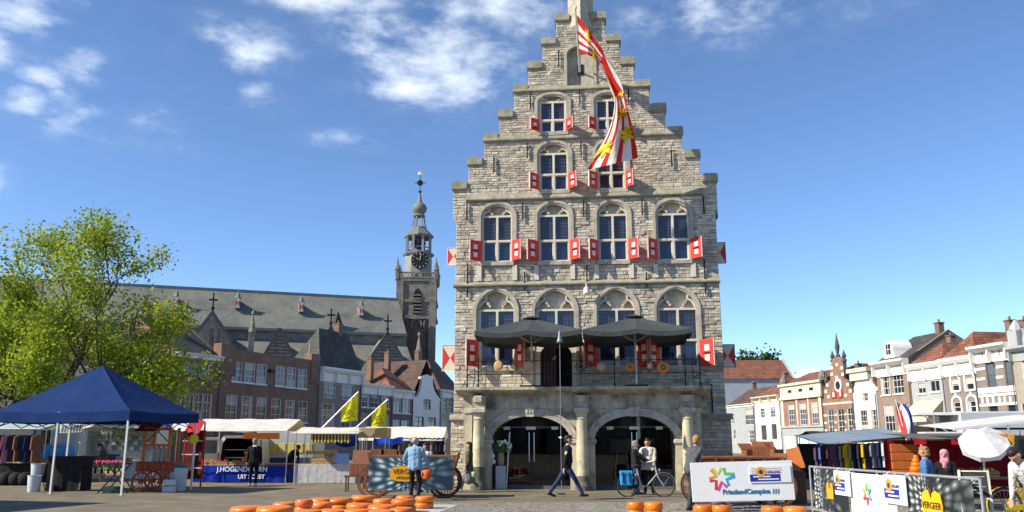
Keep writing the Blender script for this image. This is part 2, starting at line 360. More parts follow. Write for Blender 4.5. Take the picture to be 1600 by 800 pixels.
# --- step outline
stL = [(866.4, 22.5, 33), (845, 60, 69), (823, 96, 107), (801, 133, 144), (778, 172, 184), (754.5, 209, 220), (730, 246, 257), (706, 284, 295)]
stR = [(946.7, 19, 29), (969.5, 53, 64.6), (992, 89, 101), (1015.7, 125, 136), (1041, 161, 173), (1067, 198, 208), (1094, 234, 247), (1121, 271, 284.7)]
steps = []
for (a, b) in zip(stL, stR):
    uL = U(a[0], a[1]); uR = U(b[0], b[1]); zt = (Z(a[0], a[1])+Z(b[0], b[1]))/2; zb = (Z(a[0], a[2])+Z(b[0], b[2]))/2
    steps.append((uL, uR, zt, zb))
uc = sum(s[0]+s[1] for s in steps)/16
mL, mR = U(711.5, 450), U(1124.5, 450)
ZC = (Z(708, 336)+Z(1120, 332))/2                # bottom of the corbelled shoulders
ZPL = (Z(709, 655)+Z(1136, 655))/2               # plinth top
def wall_span(z):
    if z < ZPL: return (mL-.10, mR+.16)
    if z < ZC: return (mL, mR)
    for i, (a, b, zt, zb) in enumerate(steps):
        nxt = steps[i+1][2] if i+1 < len(steps) else ZC
        if nxt <= z < zb+.001: return (a+.06, b-.06)
        if z < zt and z >= zb: return (a+.10, b-.10)
    return None
# --- openings: (u0,u1,zbottom,zspring,rise,point)
OPEN = []
WIN = []
def win(xl, xr, ol, or_, ytop, yspr, yg0, ytr, yg1, floor, door=False):
    ym = (yspr+yg1)/2; xc = (xl+xr)/2
    w = dict(u0=U(xl, ym), u1=U(xr, ym), o0=U(ol, ym), o1=U(or_, ym), zt=Z(xc, ytop), zs=Z(xc, yspr), ztr=Z(xc, ytr), zb=Z(xc, yg1), floor=floor, door=door, pt=.22 if floor == 1 else .05)
    WIN.append(w); OPEN.append((w['o0'], w['o1'], w['zb']-(.1 if not door else 1.0), w['zs'], w['zt']-w['zs'], w['pt'])); return w
for i, (xl, xr, ol, or_) in enumerate([(749, 804, 742, 808), (840, 899, 834, 902), (934, 995, 931, 998), (1030, 1091, 1025, 1094)]):
    win(xl, xr, ol, or_, 450-i*1.3, 485-i*.8, 488, 531, 573, 1, i == 1)
for i, (xl, xr, ol, or_) in enumerate([(753.6, 799.5, 749.5, 804.5), (842, 889.8, 838, 894), (935, 980.5, 931, 985), (1027, 1076.8, 1023, 1081)]):
    win(xl, xr, ol, or_, 317-i*2, 338-i*1.2, 341, 376.5-i, 409-i, 2)
win(843, 887, 837.5, 892, 221, 240, 242, 272, 297, 3); win(933.8, 976, 929, 982, 217, 238, 240, 269, 295, 3)
win(844, 883, 838, 889.5, 146, 159, 161, 187, 206, 4); win(932, 966, 926, 973, 143, 156, 158, 184, 203, 4)
# niche in the top and the loggia's two doorways
nx0, nx1 = U(884, 100), U(929, 100); NZ0, NZS, NZT = Z(906, 134), Z(906, 84), Z(906, 70)
OPEN.append((nx0, nx1, NZ0, NZS, NZT-NZS, .15))
aL = (TH.u(767.6, 720, LN), TH.u(891, 720, LN)); aR = (TH.u(930, 720, LN), TH.u(1056.6, 720, LN))
for a in (aL, aR): OPEN.append((a[0], a[1], -.1, 2.0, 1.0, 0))
DOOR = WIN[1]
def cut(spans, a, b):
    out = []
    for (x0, x1) in spans:
        if b <= x0 or a >= x1: out.append((x0, x1)); continue
        if a > x0: out.append((x0, a))
        if b < x1: out.append((b, x1))
    return out
def free_spans(z0, z1):
    zm = (z0+z1)/2; sp = wall_span(zm)
    if not sp: return []
    spans = [sp]
    for (u0, u1, zb, zs, h, pt) in OPEN:
        if zm < zb or zm > zs+h: continue
        hw = arch_half((u1-u0)/2, h, zm-zs, pt)
        if hw > 0: spans = cut(spans, (u0+u1)/2-hw, (u0+u1)/2+hw)
    return spans
stones = []
core = MB()
z = 0.0
brk = sorted([ZPL, ZC]+[s[3] for s in steps]+[s[2] for s in steps]+[w['zb']-.1 for w in WIN]+[NZ0])
ztop_wall = steps[0][3]
while z < ztop_wall-.01:
    low = z < 10.2
    h = random.uniform(.095, .165) if low else random.uniform(.08, .13)
    nb = [q for q in brk if z+.05 < q <= z+h*1.35]
    z1 = min(nb) if nb else z+h
    z1 = min(z1, ztop_wall)
    hidden = 0.3 < z < 3.2
    for (a, b) in free_spans(z, z1):
        core.box(a+.004, b-.004, .016, .55, z-.001, z1+.001)
        x = a
        while x < b-.02:
            w = random.uniform(.15, .43) if low else random.uniform(.13, .36)
            if b-(x+w) < .16: w = b-x
            x1 = min(x+w, b)
            if not (z1 < 3.3 and x > TH.u(770, 640, 0) and x1 < TH.u(1060, 640, 0)):
                stones.append((x, x1, z, z1))
            x = x1
    z = z1
core.build('wall_core', m_mortar, town)
# the stones: the 300 largest in view each as a piece, the others joined
def stone_mesh(b, s):
    x0, x1, z0, z1 = s; g = random.gauss(1, .17); g = max(.6, min(1.45, g)); wq = random.uniform(-.07, .05)
    b.ct = (g, g*(1+wq*.4), g*(1+wq)); d = random.uniform(-.012, .024) if z0 < 10.2 else random.uniform(-.009, .013)
    q = .0055; b.stone(x0+q, x1-q, z0+q, z1-q, -d, .05, min(.017, (z1-z0)*.13))
stones.sort(key=lambda s: -(s[1]-s[0])*(s[3]-s[2]))
for s in stones[:300]:
    b = MB(); stone_mesh(b, s); b.build('stone', m_stone, town, tint=True)
rest = MB()
for s in stones[300:]: stone_mesh(rest, s)
rest.build('stonework', m_stone, town, tint=True, kind='stuff')
# step caps
for (uL, uR, zt, zb) in steps:
    hw = U(866.4+21.5, 25)-U(866.4, 25)
    for (a, b) in ((uL, uL+hw+.05), (uR-hw-.05, uR)):
        c = MB(); h = zt-zb
        c.prism([(a, zb), (b, zb), (b, zt-.10), (b-.05, zt), (a+.05, zt), (a, zt-.10)], -.09, .60)
        c.box(a+.03, b-.03, -.055, .57, zb-.06, zb-.001)
        c.build('step_cap', m_ledge, town)
# corbelled shoulders
for (a, b) in ((steps[7][0]+.06, mL), (mR, steps[7][1]-.06)):
    c = MB(); c.prism([(a, ZC), (b, ZC), (b, ZC-.28), ((a+b)/2, ZC-.16)], .0, .55); c.build('corbel', m_trim, town)
# pinnacle above the top, set cornerwise
pc = U(907, 20); pr = (U(926.5, 15)-U(887, 15))/2; z0 = Z(907, 58)
b = MB(); zt = steps[0][2]
M45 = Matrix.Rotation(R(45), 3, 'Z')
def sq(r, z): return [(pc, .1-r, z), (pc+r, .1, z), (pc, .1+r, z), (pc-r, .1, z)]
lv = [(.05, z0), (pr, z0+.45), (pr, zt+.9), (pr+.08, zt+.95), (pr+.08, zt+1.1), (pr-.05, zt+1.15), (.06, zt+2.6)]
vs = [p for r, zz in lv for p in sq(r, zz)]
b.add(vs, [(i*4+q, i*4+(q+1) % 4, (i+1)*4+(q+1) % 4, (i+1)*4+q) for i in range(len(lv)-1) for q in range(4)]+[(3, 2, 1, 0), tuple(range(len(vs)-4, len(vs)))])
pin = b.build('pinnacle', m_trim, town)
# string courses with weathered slopes
def course(name, xl, yl, xr, yr, proj=.16, slope=.34, mm=m_ledge):
    zz = (Z(xl, yl)+Z(xr, yr))/2; a = U(xl, yl); b_ = U(xr, yr); c = MB()
    proj *= .8; c.prismx([(.03, zz-.07), (-proj+.04, zz-.06), (-proj, zz-.02), (-proj, zz+.03), (-.045, zz+slope*.8), (.03, zz+slope*.8)], a, b_)
    return c.build(name, mm, town)
course('string_course', 803, 141.6, 1014, 137, .13, .2); course('string_course', 756, 219, 1065, 211, .14, .24)
course('string_course', 729, 311, 1099, 305, .17, .3); course('string_course', 709, 446.6, 1125, 440, .18, .16)
# niche
b = MB(); b.box(nx0-.02, nx1+.02, .34, .4, NZ0-.05, NZT+.05); nic = b.build('niche', m_trim, town)
b = MB(); b.sweep([(nx0, NZ0), (nx0, NZS)]+arch(nx0, nx1, NZS, NZT-NZS, 12, .15)[1:-1]+[(nx1, NZS), (nx1, NZ0)], -.05, .07, -.05, .36); b.build('moulding', m_trim, nic)
sx0, sx1 = U(902, 105, .3), U(912, 105, .3)
b = MB(); b.box((nx0+nx1)/2+.02, nx1-.06, .12, .335, NZ0, NZS+.02); nb = b.build('infill', m_trim, nic)
b = MB(); b.box(sx0, sx1, .10, .13, Z(907, 116), Z(907, 99)); b.build('slot', m_dark, nic)
# --- windows of the town hall
def grid_bars(b, u0, u1, z0, z1, nu, nz, y, w=.012):
    for i in range(1, nu): x = u0+(u1-u0)*i/nu; b.box(x-w/2, x+w/2, y-.012, y, z0, z1)
    for i in range(1, nz): q = z0+(z1-z0)*i/nz; b.box(u0, u1, y-.014, y-.002, q-w/2, q+w/2)
def cusp(b, u0, u1, zs, h, y0, y1, wd):
    W = u1-u0; c = (u0+u1)/2
    for s in (-1, 1):
        ax, az = c+s*W*.16, zs+h*.34          # cusp tip
        p = []
        for i in range(9):                    # small side foil
            t = i/8; x = c+s*(W*.49*(1-t)+W*.16*t); zz = zs+h*(.10+.42*math.sin(math.pi*min(t*.92, 1))*.85)-h*.02*t
            p.append((x, zz))
        b.sweep(p if s < 0 else p[::-1], -wd, wd, y0, y1)
        p = []
        for i in range(9):                    # upper foil
            t = i/8; an = R(-52)+t*R(120); rr = W*.30; p.append((c+s*(rr*math.cos(an)*.98+.0), zs+h*.60+rr*math.sin(an)*min(1, h/W*1.5)))
        b.sweep(p if s > 0 else p[::-1], -wd, wd, y0, y1)
def arch_panel(b, path, zs, y0, y1): b.prism(path, y0, y1)
for w in WIN:
    u0, u1, o0, o1, zt, zs, ztr, zb, fl = (w[k] for k in ('u0', 'u1', 'o0', 'o1', 'zt', 'zs', 'ztr', 'zb', 'floor'))
    h = zt-zs; ins = (u0-o0)*.9+.04
    b = MB()                                   # moulded stone surround
    zj = zb-(.1 if not w['door'] else .7); path = [(o0, zj), (o0, zs)]+arch(o0, o1, zs, h, 16, w['pt'])[1:-1]+[(o1, zs), (o1, zj)]
    path = path[::-1]
    b.sweep(path, -.07, .05, -.06, .1); b.sweep(path, .045, .12, -.02, .3)
    if not w['door']: b.box(o0+.05, o1-.05, -.10, .28, zb-.16, zb-.02)
    wo = b.build('door_surround' if w['door'] and False else 'window', m_trim, town)
    b = MB(); ia, ib = o0+.10, o1-.10          # blind tracery in the arch
    b.prism([(ia-.04, zs)]+arch(ia-.04, ib+.04, zs, h-.06, 16, w['pt'])+[(ib+.04, zs)], .25, .35)
    b.build('tympanum', m_stone, wo, tint=True)
    b = MB(); cusp(b, ia, ib, zs, h-.06, .05, .25, .03 if fl > 2 else .038); b.build('tracery', m_pale, wo)
    fw = .075; yb = .2; c = (u0+u1)/2
    b = MB(); zt2 = zs+.05
    b.box(u0-.06, u0+fw*.6, .06, .24, zb-.02, zt2); b.box(u1-fw*.6, u1+.06, .06, .24, zb-.02, zt2)
    b.box(u0+fw*.6, u1-fw*.6, .06, .24, zt2-fw*1.1, zt2); 
    zlow = zb if not w['door'] else ztr
    b.box(c-fw*.6, c+fw*.6, .05, .24, zlow, zt2-fw*1.1)
    b.box(u0+fw*.6, c-fw*.6, .055, .24, ztr-fw*.5, ztr+fw*.6); b.box(c+fw*.6, u1-fw*.6, .055, .24, ztr-fw*.5, ztr+fw*.6)
    if not w['door']:
        b.box(u0+fw*.6, c-fw*.6, .055, .24, zb-.02, zb+fw*.5); b.box(c+fw*.6, u1-fw*.6, .055, .24, zb-.02, zb+fw*.5)
    b.build('frame', m_pale, wo)
    for (a, e) in ((u0+fw*.6, c-fw*.6), (c+fw*.6, u1-fw*.6)):
        za, ze = ztr+fw*.6, zt2-fw*1.1
        q = MB(); q.quad((a, .17, za), (e, .17, za), (e, .165, ze), (a, .165, ze)); q.build('pane', m_tgl, wo)
        q = MB(); grid_bars(q, a, e, za, ze, 5, 7 if fl < 3 else 5, .165, .014); q.build('lead_grid', m_lead, wo)
        if w['door']: continue
        za, ze = zb+fw*.5, ztr-fw*.5
        q = MB(); q.quad((a+.04, .16, za+.04), (e-.04, .16, za+.04), (e-.04, .165, ze-.04), (a+.04, .165, ze-.04)); q.build('pane', m_tgl, wo)
        q = MB(); q.sweep([(a, za), (e, za), (e, ze), (a, ze)], 0, .045, .10, .19, closed=True); q.build('sash', m_pale, wo)
    if fl == 1 and not w['door']:              # inner curtain side
        pass
    # shutters
    hs = ztr-zb-.02; ws = (u1-u0)/2*.93
    if not w['door']:
        for s in (-1, 1):
            ang = R(48) if s < 0 else R(-50)
            ang += R(random.uniform(-5, 5))
            sh = MB(); x0, x1 = (-ws, 0) if s < 0 else (0, ws)
            sh.cbox(x0, x1, -.045, 0, 0, hs, .008)
            so_ = sh.build('shutter', m_red, town, (u0-.05 if s < 0 else u1+.05, -.07, zb), (0, 0, ang))
            npan = 1 if fl == 4 else 2
            for k in range(npan):
                p = MB(); zc = hs*(.5 if npan == 1 else (.30, .68)[k]); xm = (x0+x1)/2+.01*s; rw = ws*.17; rh = hs*(.13 if npan == 1 else .115)
                p.cbox(xm-rw, xm+rw, -.054, -.040, zc-rh, zc+rh, .005); p.build('white_panel', m_white, so_)
            p = MB(); p.box(x0, x0+.02, -.049, .004, .0, hs) if s < 0 else p.box(x1-.02, x1, -.049, .004, 0, hs); p.build('edge', m_white, so_)
            p = MB(); p.bar((x0+ws*.25, -.06, hs*(.49 if fl < 4 else .2)), (x0+ws*.75, -.06, hs*(.49 if fl < 4 else .2)), .03, .03); p.build('latch', m_iron, so_)
            p = MB(); p.cbox(-.03, .03, -.02, .03, -.12, .0, .01); p.build('bracket', m_trim, so_)
# blind panels beneath the second floor windows
for w in WIN[4:8]:
    b = MB(); zt, zb2 = w['zb']-.16, Z(900, 441)+.12
    for s in (w['o0']+.0, w['o1']-.0): b = MB(); b.box(s-.09, s+.09, -.065, .05, zb2, zt); b.build('pilaster_strip', m_pale, town)
# anchors
for (x, y0, y1) in [(730, 318, 345), (817, 318, 345), (912, 313, 340), (1003, 310, 337), (1099, 308, 335), (731, 412, 465), (820, 425, 455), (917, 415, 445), (1010, 425, 450), (1101, 405, 460),
                    (824, 224, 248), (908, 221, 247), (772, 245, 270), (1049, 235, 262), (829, 146, 170), (906, 143, 167), (982, 140, 165), (873, 80, 105), (1112, 600, 645)]:
    b = MB(); u = U(x, (y0+y1)/2); b.box(u-.025, u+.025, -.11, -.05, Z(x, y1), Z(x, y0)); b.build('wall_anchor', m_iron, town)
# balcony door
D0, D1 = U(843, 570), U(895, 570); DZ = Z(869, 536); DB = Z(869, 603)
b = MB(); pth = [(D0, DB), (D0, DZ-.45)]+arch(D0, D1, DZ-.45, .45, 12)[1:-1]+[(D1, DZ-.45), (D1, DB)]
b.sweep(pth[::-1], -.22, .03, -.03, .22)
bd = b.build('balcony_door', m_pale, town)
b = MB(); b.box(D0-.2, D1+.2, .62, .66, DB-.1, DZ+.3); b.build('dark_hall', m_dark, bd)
b = MB(); b.box(D0-.18, D1+.18, .1, .2, DZ, DOOR['ztr']); b.build('lintel', m_pale, bd)
m_door = mat('dark_door', (.06, .03, .035), .5, .2, 4, .1, 30)
b = MB(); c = (D0+D1)/2
for i in range(5): x = D0+(c-D0)*i/5; b.cbox(x+.006, x+(c-D0)/5-.006, .16, .22, DB, DZ-.05, .01)
b.build('door_leaf', m_door, bd)
# lantern and camera hole on the wall
b = MB(); u = U(916.5, 455); zl = Z(916.5, 462); b.lathe([(.02, .42), (.03, .3), (.1, .26), (.13, .05), (.10, 0), (.02, 0)], 10, (u, -.3, zl)); b.bar((u, -.3, zl+.4), (u, .0, zl+.42), .03); b.build('wall_lantern', m_white, town)
# --- body behind the front
b = MB(); b.box(mL+.02, mR-.02, .8, 30, 4.0, ZC); b.box(mL+.02, mR-.02, 6.3, 30, 0, 4.0); b.box(mL+.02, mL+1.2, .5, 6.3, 0, 4.0); b.box(mR-1.0, mR-.02, .5, 6.3, 0, 4.0); b.prism([(mL+.02, ZC), (mR-.02, ZC), (uc, steps[0][3]-.5)], .55, 30, 1); b.build('main_block', [m_mortar, m_slate], town)
# shutters on the flanks, seen edge-on past the corners
m_shw = mat('shutter_cream', (.66, .58, .45), .6, .08, 6)
for (x0, x1, y0, y1, s) in [(691, 716, 539, 580, -1), (699, 718, 387, 415, -1), (1124, 1147.5, 538, 574, 1), (1114, 1133, 379, 412, 1)]:
    nn = 1.2; a, b_ = TH.u(x0, y0, nn), TH.u(x1, y0, nn); za, zb_ = TH.z(x0, y1, nn), TH.z(x0, y0, nn)
    p = MB(); p.cbox(a, b_, nn-.02, nn+.03, za, zb_, .008); so_ = p.build('shutter', m_shw, town)
    m = (a+b_)/2; zc = (za+zb_)/2; e = .03
    for (q, sg) in ((a, 1), (b_, -1)):
        p = MB(); p.prism([(q+sg*e, za+.08), (q+sg*e, zb_-.08), (m-sg*.02, zc)], nn-.032, nn-.018); p.build('red_triangle', m_red, so_)
    p = MB(); p.sweep([(a, za), (b_, za), (b_, zb_), (a, zb_)], 0, .03, nn-.035, nn-.015, closed=True); p.build('edge', m_iron if s > 0 else m_white, so_)
# --- loggia
UL = lambda x, y: TH.u(x, y, LN); ZL = lambda x, y: TH.z(x, y, LN)
l0, l1 = UL(724, 700), UL(1098, 700); zslab = (ZL(717, 604)+ZL(1107, 607))/2; zarc = ZL(910, 638)
b = MB()                                         # front with two arched openings, in columns of strips
zsp = ZL(830, 686); ztop = ZL(830, 650)
def loggia_wall(y0, y1, mb):
    x = l0; n = 96; xs = sorted(set([l0+(l1-l0)*i/n for i in range(n+1)]+list(aL)+list(aR)))
    for a, e in zip(xs, xs[1:]):
        m_ = (a+e)/2; zlow = 0
        for (p, q) in (aL, aR):
            if p < m_ < q:
                c = (p+q)/2; hw = (q-p)/2; t = abs(m_-c)/hw; zlow = zsp+(ztop-zsp)*math.sqrt(max(0, 1-t*t))
        mb.box(a, e, y0, y1, zlow, zarc)
loggia_wall(LN, LN+.55, b)
b.build('arcade_wall', m_loggia, town)
b = MB()
b.box(l0, l0+.5, LN+.551, .0, 0, zarc); b.box(l1-.5, l1, LN+.551, 0, 0, zarc); b.build('arcade_return', m_loggia, town)
b = MB(); b.box(l0-.02, l1+.02, LN-.04, 0.02, zarc, zslab-.28); b.build('frieze', m_loggia, town)
b = MB()                                         # balcony slab with moulded edge
e0, e1 = UL(716, 604), UL(1108, 607)
prof = [(-.62, zslab-.10), (-.62, zslab), (.0, zslab), (0, zslab-.28), (-.06, zslab-.28), (-.16, zslab-.24), (-.3, zslab-.2), (-.5, zslab-.17)]
b.prismx([(LN+y if y < 0 else .03, zz) for y, zz in prof], e0, e1)
b.build('balcony_slab', m_loggia, town)
m_arcv = mat('archivolt_stone', (.50, .45, .36), .85, .18, 3, .3, 25, stain=((.16, .14, .12), .7, 2.0))
for (p, q) in (aL, aR):
    pth = arch(p, q, zsp, ztop-zsp, 24)[::-1]
    b = MB(); b.sweep(pth, -.20, .0, LN-.07, LN+.3); b.sweep(pth, -.26, -.19, LN-.10, LN+.1); b.sweep(pth, -.10, -.06, LN-.085, LN+.1); b.build('archivolt', m_arcv, town)
    c = (p+q)/2; b = MB(); b.prism([(c-.14, ztop-.03), (c+.14, ztop-.03), (c+.2, zarc+.02), (c-.2, zarc+.02)], LN-.2, LN+.1)
    for k in range(3): b.box(c-.13+.1*k, c-.07+.1*k, LN-.23, LN-.19, ztop+.1, zarc-.05)
    b.build('keystone', m_arcv, town)
    for x in (p, q):
        b = MB(); sg = -1 if x == p else 1
        b.cbox(min(x-.06, x+sg*.3), max(x+.06, x+sg*.3), LN-.12, LN+.3, zsp-.16, zsp, .03); b.build('impost', m_arcv, town)
        b = MB(); b.box(min(x+.0, x+sg*.24), max(x, x+sg*.24), LN-.06, LN+.2, 0.0, zsp-.16); b.build('pier', m_col, town)
for x in (749.5, 910.5, 1075.5):                 # columns
    u = UL(x, 720); b = MB(); zt = zarc
    pr = [(.27, 0), (.27, .14), (.25, .16), (.24, .22), (.22, .26), (.215, .3), (.215, 1.0), (.205, 1.7), (.185, zt-.42), (.19, zt-.40), (.215, zt-.37), (.19, zt-.34), (.19, zt-.24), (.25, zt-.16)]
    b.lathe(pr, 20, (u, LN-.30, 0)); co = b.build('column', m_col, town, smooth='auto')
    b = MB(); b.cbox(u-.27, u+.27, LN-.58, LN-.04, zt-.16, zt-.0, .02); b.build('capital', m_arcv, co)
    b = MB(); b.lathe([(.285, .0), (.285, .15), (.235, .27), (.219, .31), (.219, .8 if x < 800 else .5)], 20, (u, LN-.30, 0)); b.build('stained_drum', mat('stained_stone', (.13, .12, .10), .9, .3, 4, .3, 20), co)
    b2 = MB(); b2.box(u-.24, u+.24, LN-.46, LN-.03, zarc, zslab-.30); b2.cbox(u-.16, u+.16, LN-.55, LN-.44, zslab-.55, zslab-.3, .03); b2.build('console', m_loggia, co)
for x in (732, 1091):
    u = UL(x, 720); b = MB(); b.box(u-.13, u+.13, LN-.09, LN+.02, 0, zarc-.18); b.cbox(u-.17, u+.17, LN-.13, LN+.02, zarc-.18, zarc-.001, .02); b.build('pilaster', m_col, town)
# plinth slope
for (a, e) in ((mL-.14, l0-.02), (l1+.02, mR+.22)):
    b = MB(); b.prismx([(.0, ZPL-.02), (-.13, ZPL-.02), (-.13, ZPL+.04), (-.02, ZPL+.2), (.0, ZPL+.2)], a, e); b.build('plinth_ledge', m_ledge, town)
# glass doors in the arches
m_clear = clearglass('clear_glass'); m_steel = mat('steel', (.5, .5, .5), .3, .05, 8, metal=.9)
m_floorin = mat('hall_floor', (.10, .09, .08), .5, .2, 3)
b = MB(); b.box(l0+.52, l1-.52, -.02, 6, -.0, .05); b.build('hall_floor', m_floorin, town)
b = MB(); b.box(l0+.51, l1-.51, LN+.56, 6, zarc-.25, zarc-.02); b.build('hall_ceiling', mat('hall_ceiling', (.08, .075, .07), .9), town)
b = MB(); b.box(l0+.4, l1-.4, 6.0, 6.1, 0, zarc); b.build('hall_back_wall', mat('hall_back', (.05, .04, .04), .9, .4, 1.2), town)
# rooms behind replace the solid block inside the ground floor: side partitions
for (p, q), lab in ((aL, (792, 829.5, 867)), (aR, (953, 991, 1030))):
    yy = LN+.6; n = 4; gd = None
    b = MB(); b.bar((p, yy, .06), (q, yy, .06), .05, .12); b.bar((p-.1, yy, ZL(830, 667)), (q+.1, yy, ZL(830, 667)), .04, .05); gd = b.build('glass_front', m_lead, town)
    for i in range(n):
        a = p+(q-p)*i/n; e = p+(q-p)*(i+1)/n
        b = MB(); b.box(a+.006, e-.006, yy-.006, yy+.006, .1, ztop); b.build('pane', m_clear, gd)
    c = (p+q)/2
    for s in (-1, 1):
        b = MB(); b.tube([(c+s*.09, yy-.08, .95), (c+s*.09, yy-.08, 2.0)], .02, 8); b.bar((c+s*.09, yy-.08, 1.05), (c+s*.09, yy, 1.05), .02); b.bar((c+s*.09, yy-.08, 1.9), (c+s*.09, yy, 1.9), .02); b.build('handle', m_steel, gd)
    for k, x in enumerate(lab):
        u = TH.u(x, 668, yy); wd_ = .36 if k == 1 else .24; b = MB(); b.cbox(u-wd_/2, u+wd_/2, yy-.05, yy-.02, ZL(830, 671), ZL(830, 666), .004); b.build('label_plate', m_white, gd)
    b = MB(); zc = ZL(830, 659); b.cbox(c-.48, c+.48, yy+.9, yy+1.1, zc-.24, zc+.2, .08); b.build('hall_lamp_box', mat('lamp_box', (.28, .26, .2), .7), gd)
# --- balcony railing
b0 = UL(733, 590); b1 = UL(1093, 590); yr = LN-.45; zr0 = zslab
rail = MB()
for zz in (TH.z(900, 563, yr), TH.z(900, 584, yr)): rail.tube([(b0, yr, zz), (b1, yr, zz)], .014, 6); rail.tube([(b0, yr, zz), (b0, -.05, zz)], .014, 6); rail.tube([(b1, yr, zz), (b1, -.05, zz)], .014, 6)
rl = rail.build('railing', m_iron, town)
zr1 = TH.z(900, 562, yr)
for x in (733, 750, 853, 960, 1069, 1092):
    u = UL(x, 590); b = MB(); H = zr1-zr0
    b.lathe([(.035, 0), (.04, .1), (.02, .14), (.022, H*.4), (.04, H*.43), (.022, H*.47), (.02, H*.8), (.035, H*.85), (.018, H*.9), (.02, H), (.035, H+.05), (.03, H+.12), (.003, H+.2)], 8, (u, yr, zr0)); b.build('baluster', m_iron, rl, smooth=True)
for x in (742, 760, 1081):
    u = UL(x, 590); b = MB(); b.tube([(u, yr, zr0), (u+.03, yr+.3, zr0+.5), (u, yr+.02, zr1)], .012, 6); b.build('stay', m_iron, rl)
zo = TH.z(900, 573, yr)
m_gold = mat('gilt', (.7, .6, .35), .5, .1)
for x in (802, 908, 1014):
    u = UL(x, 573); b = MB(); b.tube([(u+.17*math.cos(t), yr, zo+.17*math.sin(t)) for t in [2*math.pi*i/16 for i in range(16)]], .014, 6, closed=True)
    for k in range(4): t = k*math.pi/2; b.sphere((u+.19*math.cos(t), yr, zo+.19*math.sin(t)), .03, 6, 4)
    orn = b.build('ring_ornament', m_iron, rl)
    b = MB(); pts = []
    for k in range(12): rr = .14 if k % 2 == 0 else .05; t = k*math.pi/6+.25; pts.append((u+rr*math.cos(t), zo+rr*math.sin(t)))
    b.prism(pts, yr-.02, yr+.01); b.build('star', m_gold if x != 908 else m_iron, orn)
# ================================================================== houses round the square
m_glass = glassmat('house_glass', (.02, .026, .034), .07, .6)
m_glass2 = glassmat('house_glass_lit', (.10, .13, .16), .12, .6)
m_curt = mat('curtain', (.42, .41, .38), .9, .15, 5)
m_hwhite = mat('house_white', (.74, .73, .69), .8, .06, 1.2, .1, 30)
m_hframe = mat('house_frame', (.70, .69, .65), .6, .05, 4)
m_hcream = mat('house_cream', (.66, .60, .44), .7, .08, 3)
m_hgrey = mat('house_grey', (.36, .38, .38), .8, .1, 1.5, .1, 20)
m_bbrown = brick('brick_brown', (.225, .112, .07), (.18, .09, .058), (.18, .14, .105), .22, .075, .012, var=.2)
m_bdark = brick('brick_dark', (.165, .125, .11), (.135, .105, .095), (.17, .15, .135), .22, .075, .012, var=.2)
m_btan = brick('brick_tan', (.29, .19, .125), (.24, .16, .105), (.26, .22, .18), .22, .075, .012, var=.15)
m_bred = brick('brick_red', (.34, .115, .07), (.27, .09, .06), (.28, .22, .18), .22, .075, .012, var=.2)
m_bgrey = brick('brick_greybrown', (.25, .20, .17), (.21, .165, .14), (.24, .21, .19), .22, .075, .012, var=.15)
m_tilered = tilemat('tiles_red', (.31, .105, .055), (.20, .07, .042))
m_tiledark = tilemat('tiles_dark', (.085, .075, .062), (.06, .055, .05), dark=(.02, .02, .02))
m_tilebrown = tilemat('tiles_brown', (.15, .075, .05), (.10, .055, .04), dark=(.02, .02, .02))
LFr = Fr((gx(420, 85, 5), 85, 0), R(65.5))
RFr = Fr((gx(1540, 78, 5), 78, 0), R(-81.5))
def wall_grid(b, u0, u1, z0, z1, holes, dep=.22, m=0):
    xs = sorted(set([u0, u1]+[h[0] for h in holes]+[h[1] for h in holes])); zs = sorted(set([z0, z1]+[h[2] for h in holes]+[h[3] for h in holes]))
    for a, c in zip(xs, xs[1:]):
        for d, e in zip(zs, zs[1:]):
            mx, mz = (a+c)/2, (d+e)/2
            if not any(h[0] < mx < h[1] and h[2] < mz < h[3] for h in holes): b.quad((a, 0, d), (c, 0, d), (c, 0, e), (a, 0, e), m)
    for (a, c, d, e) in holes:
        b.quad((a, 0, d), (a, dep, d), (a, dep, e), (a, 0, e), m); b.quad((c, 0, d), (c, 0, e), (c, dep, e), (c, dep, d), m)
        b.quad((a, 0, d), (c, 0, d), (c, dep, d), (a, dep, d), m); b.quad((a, 0, e), (a, dep, e), (c, dep, e), (c, 0, e), m)
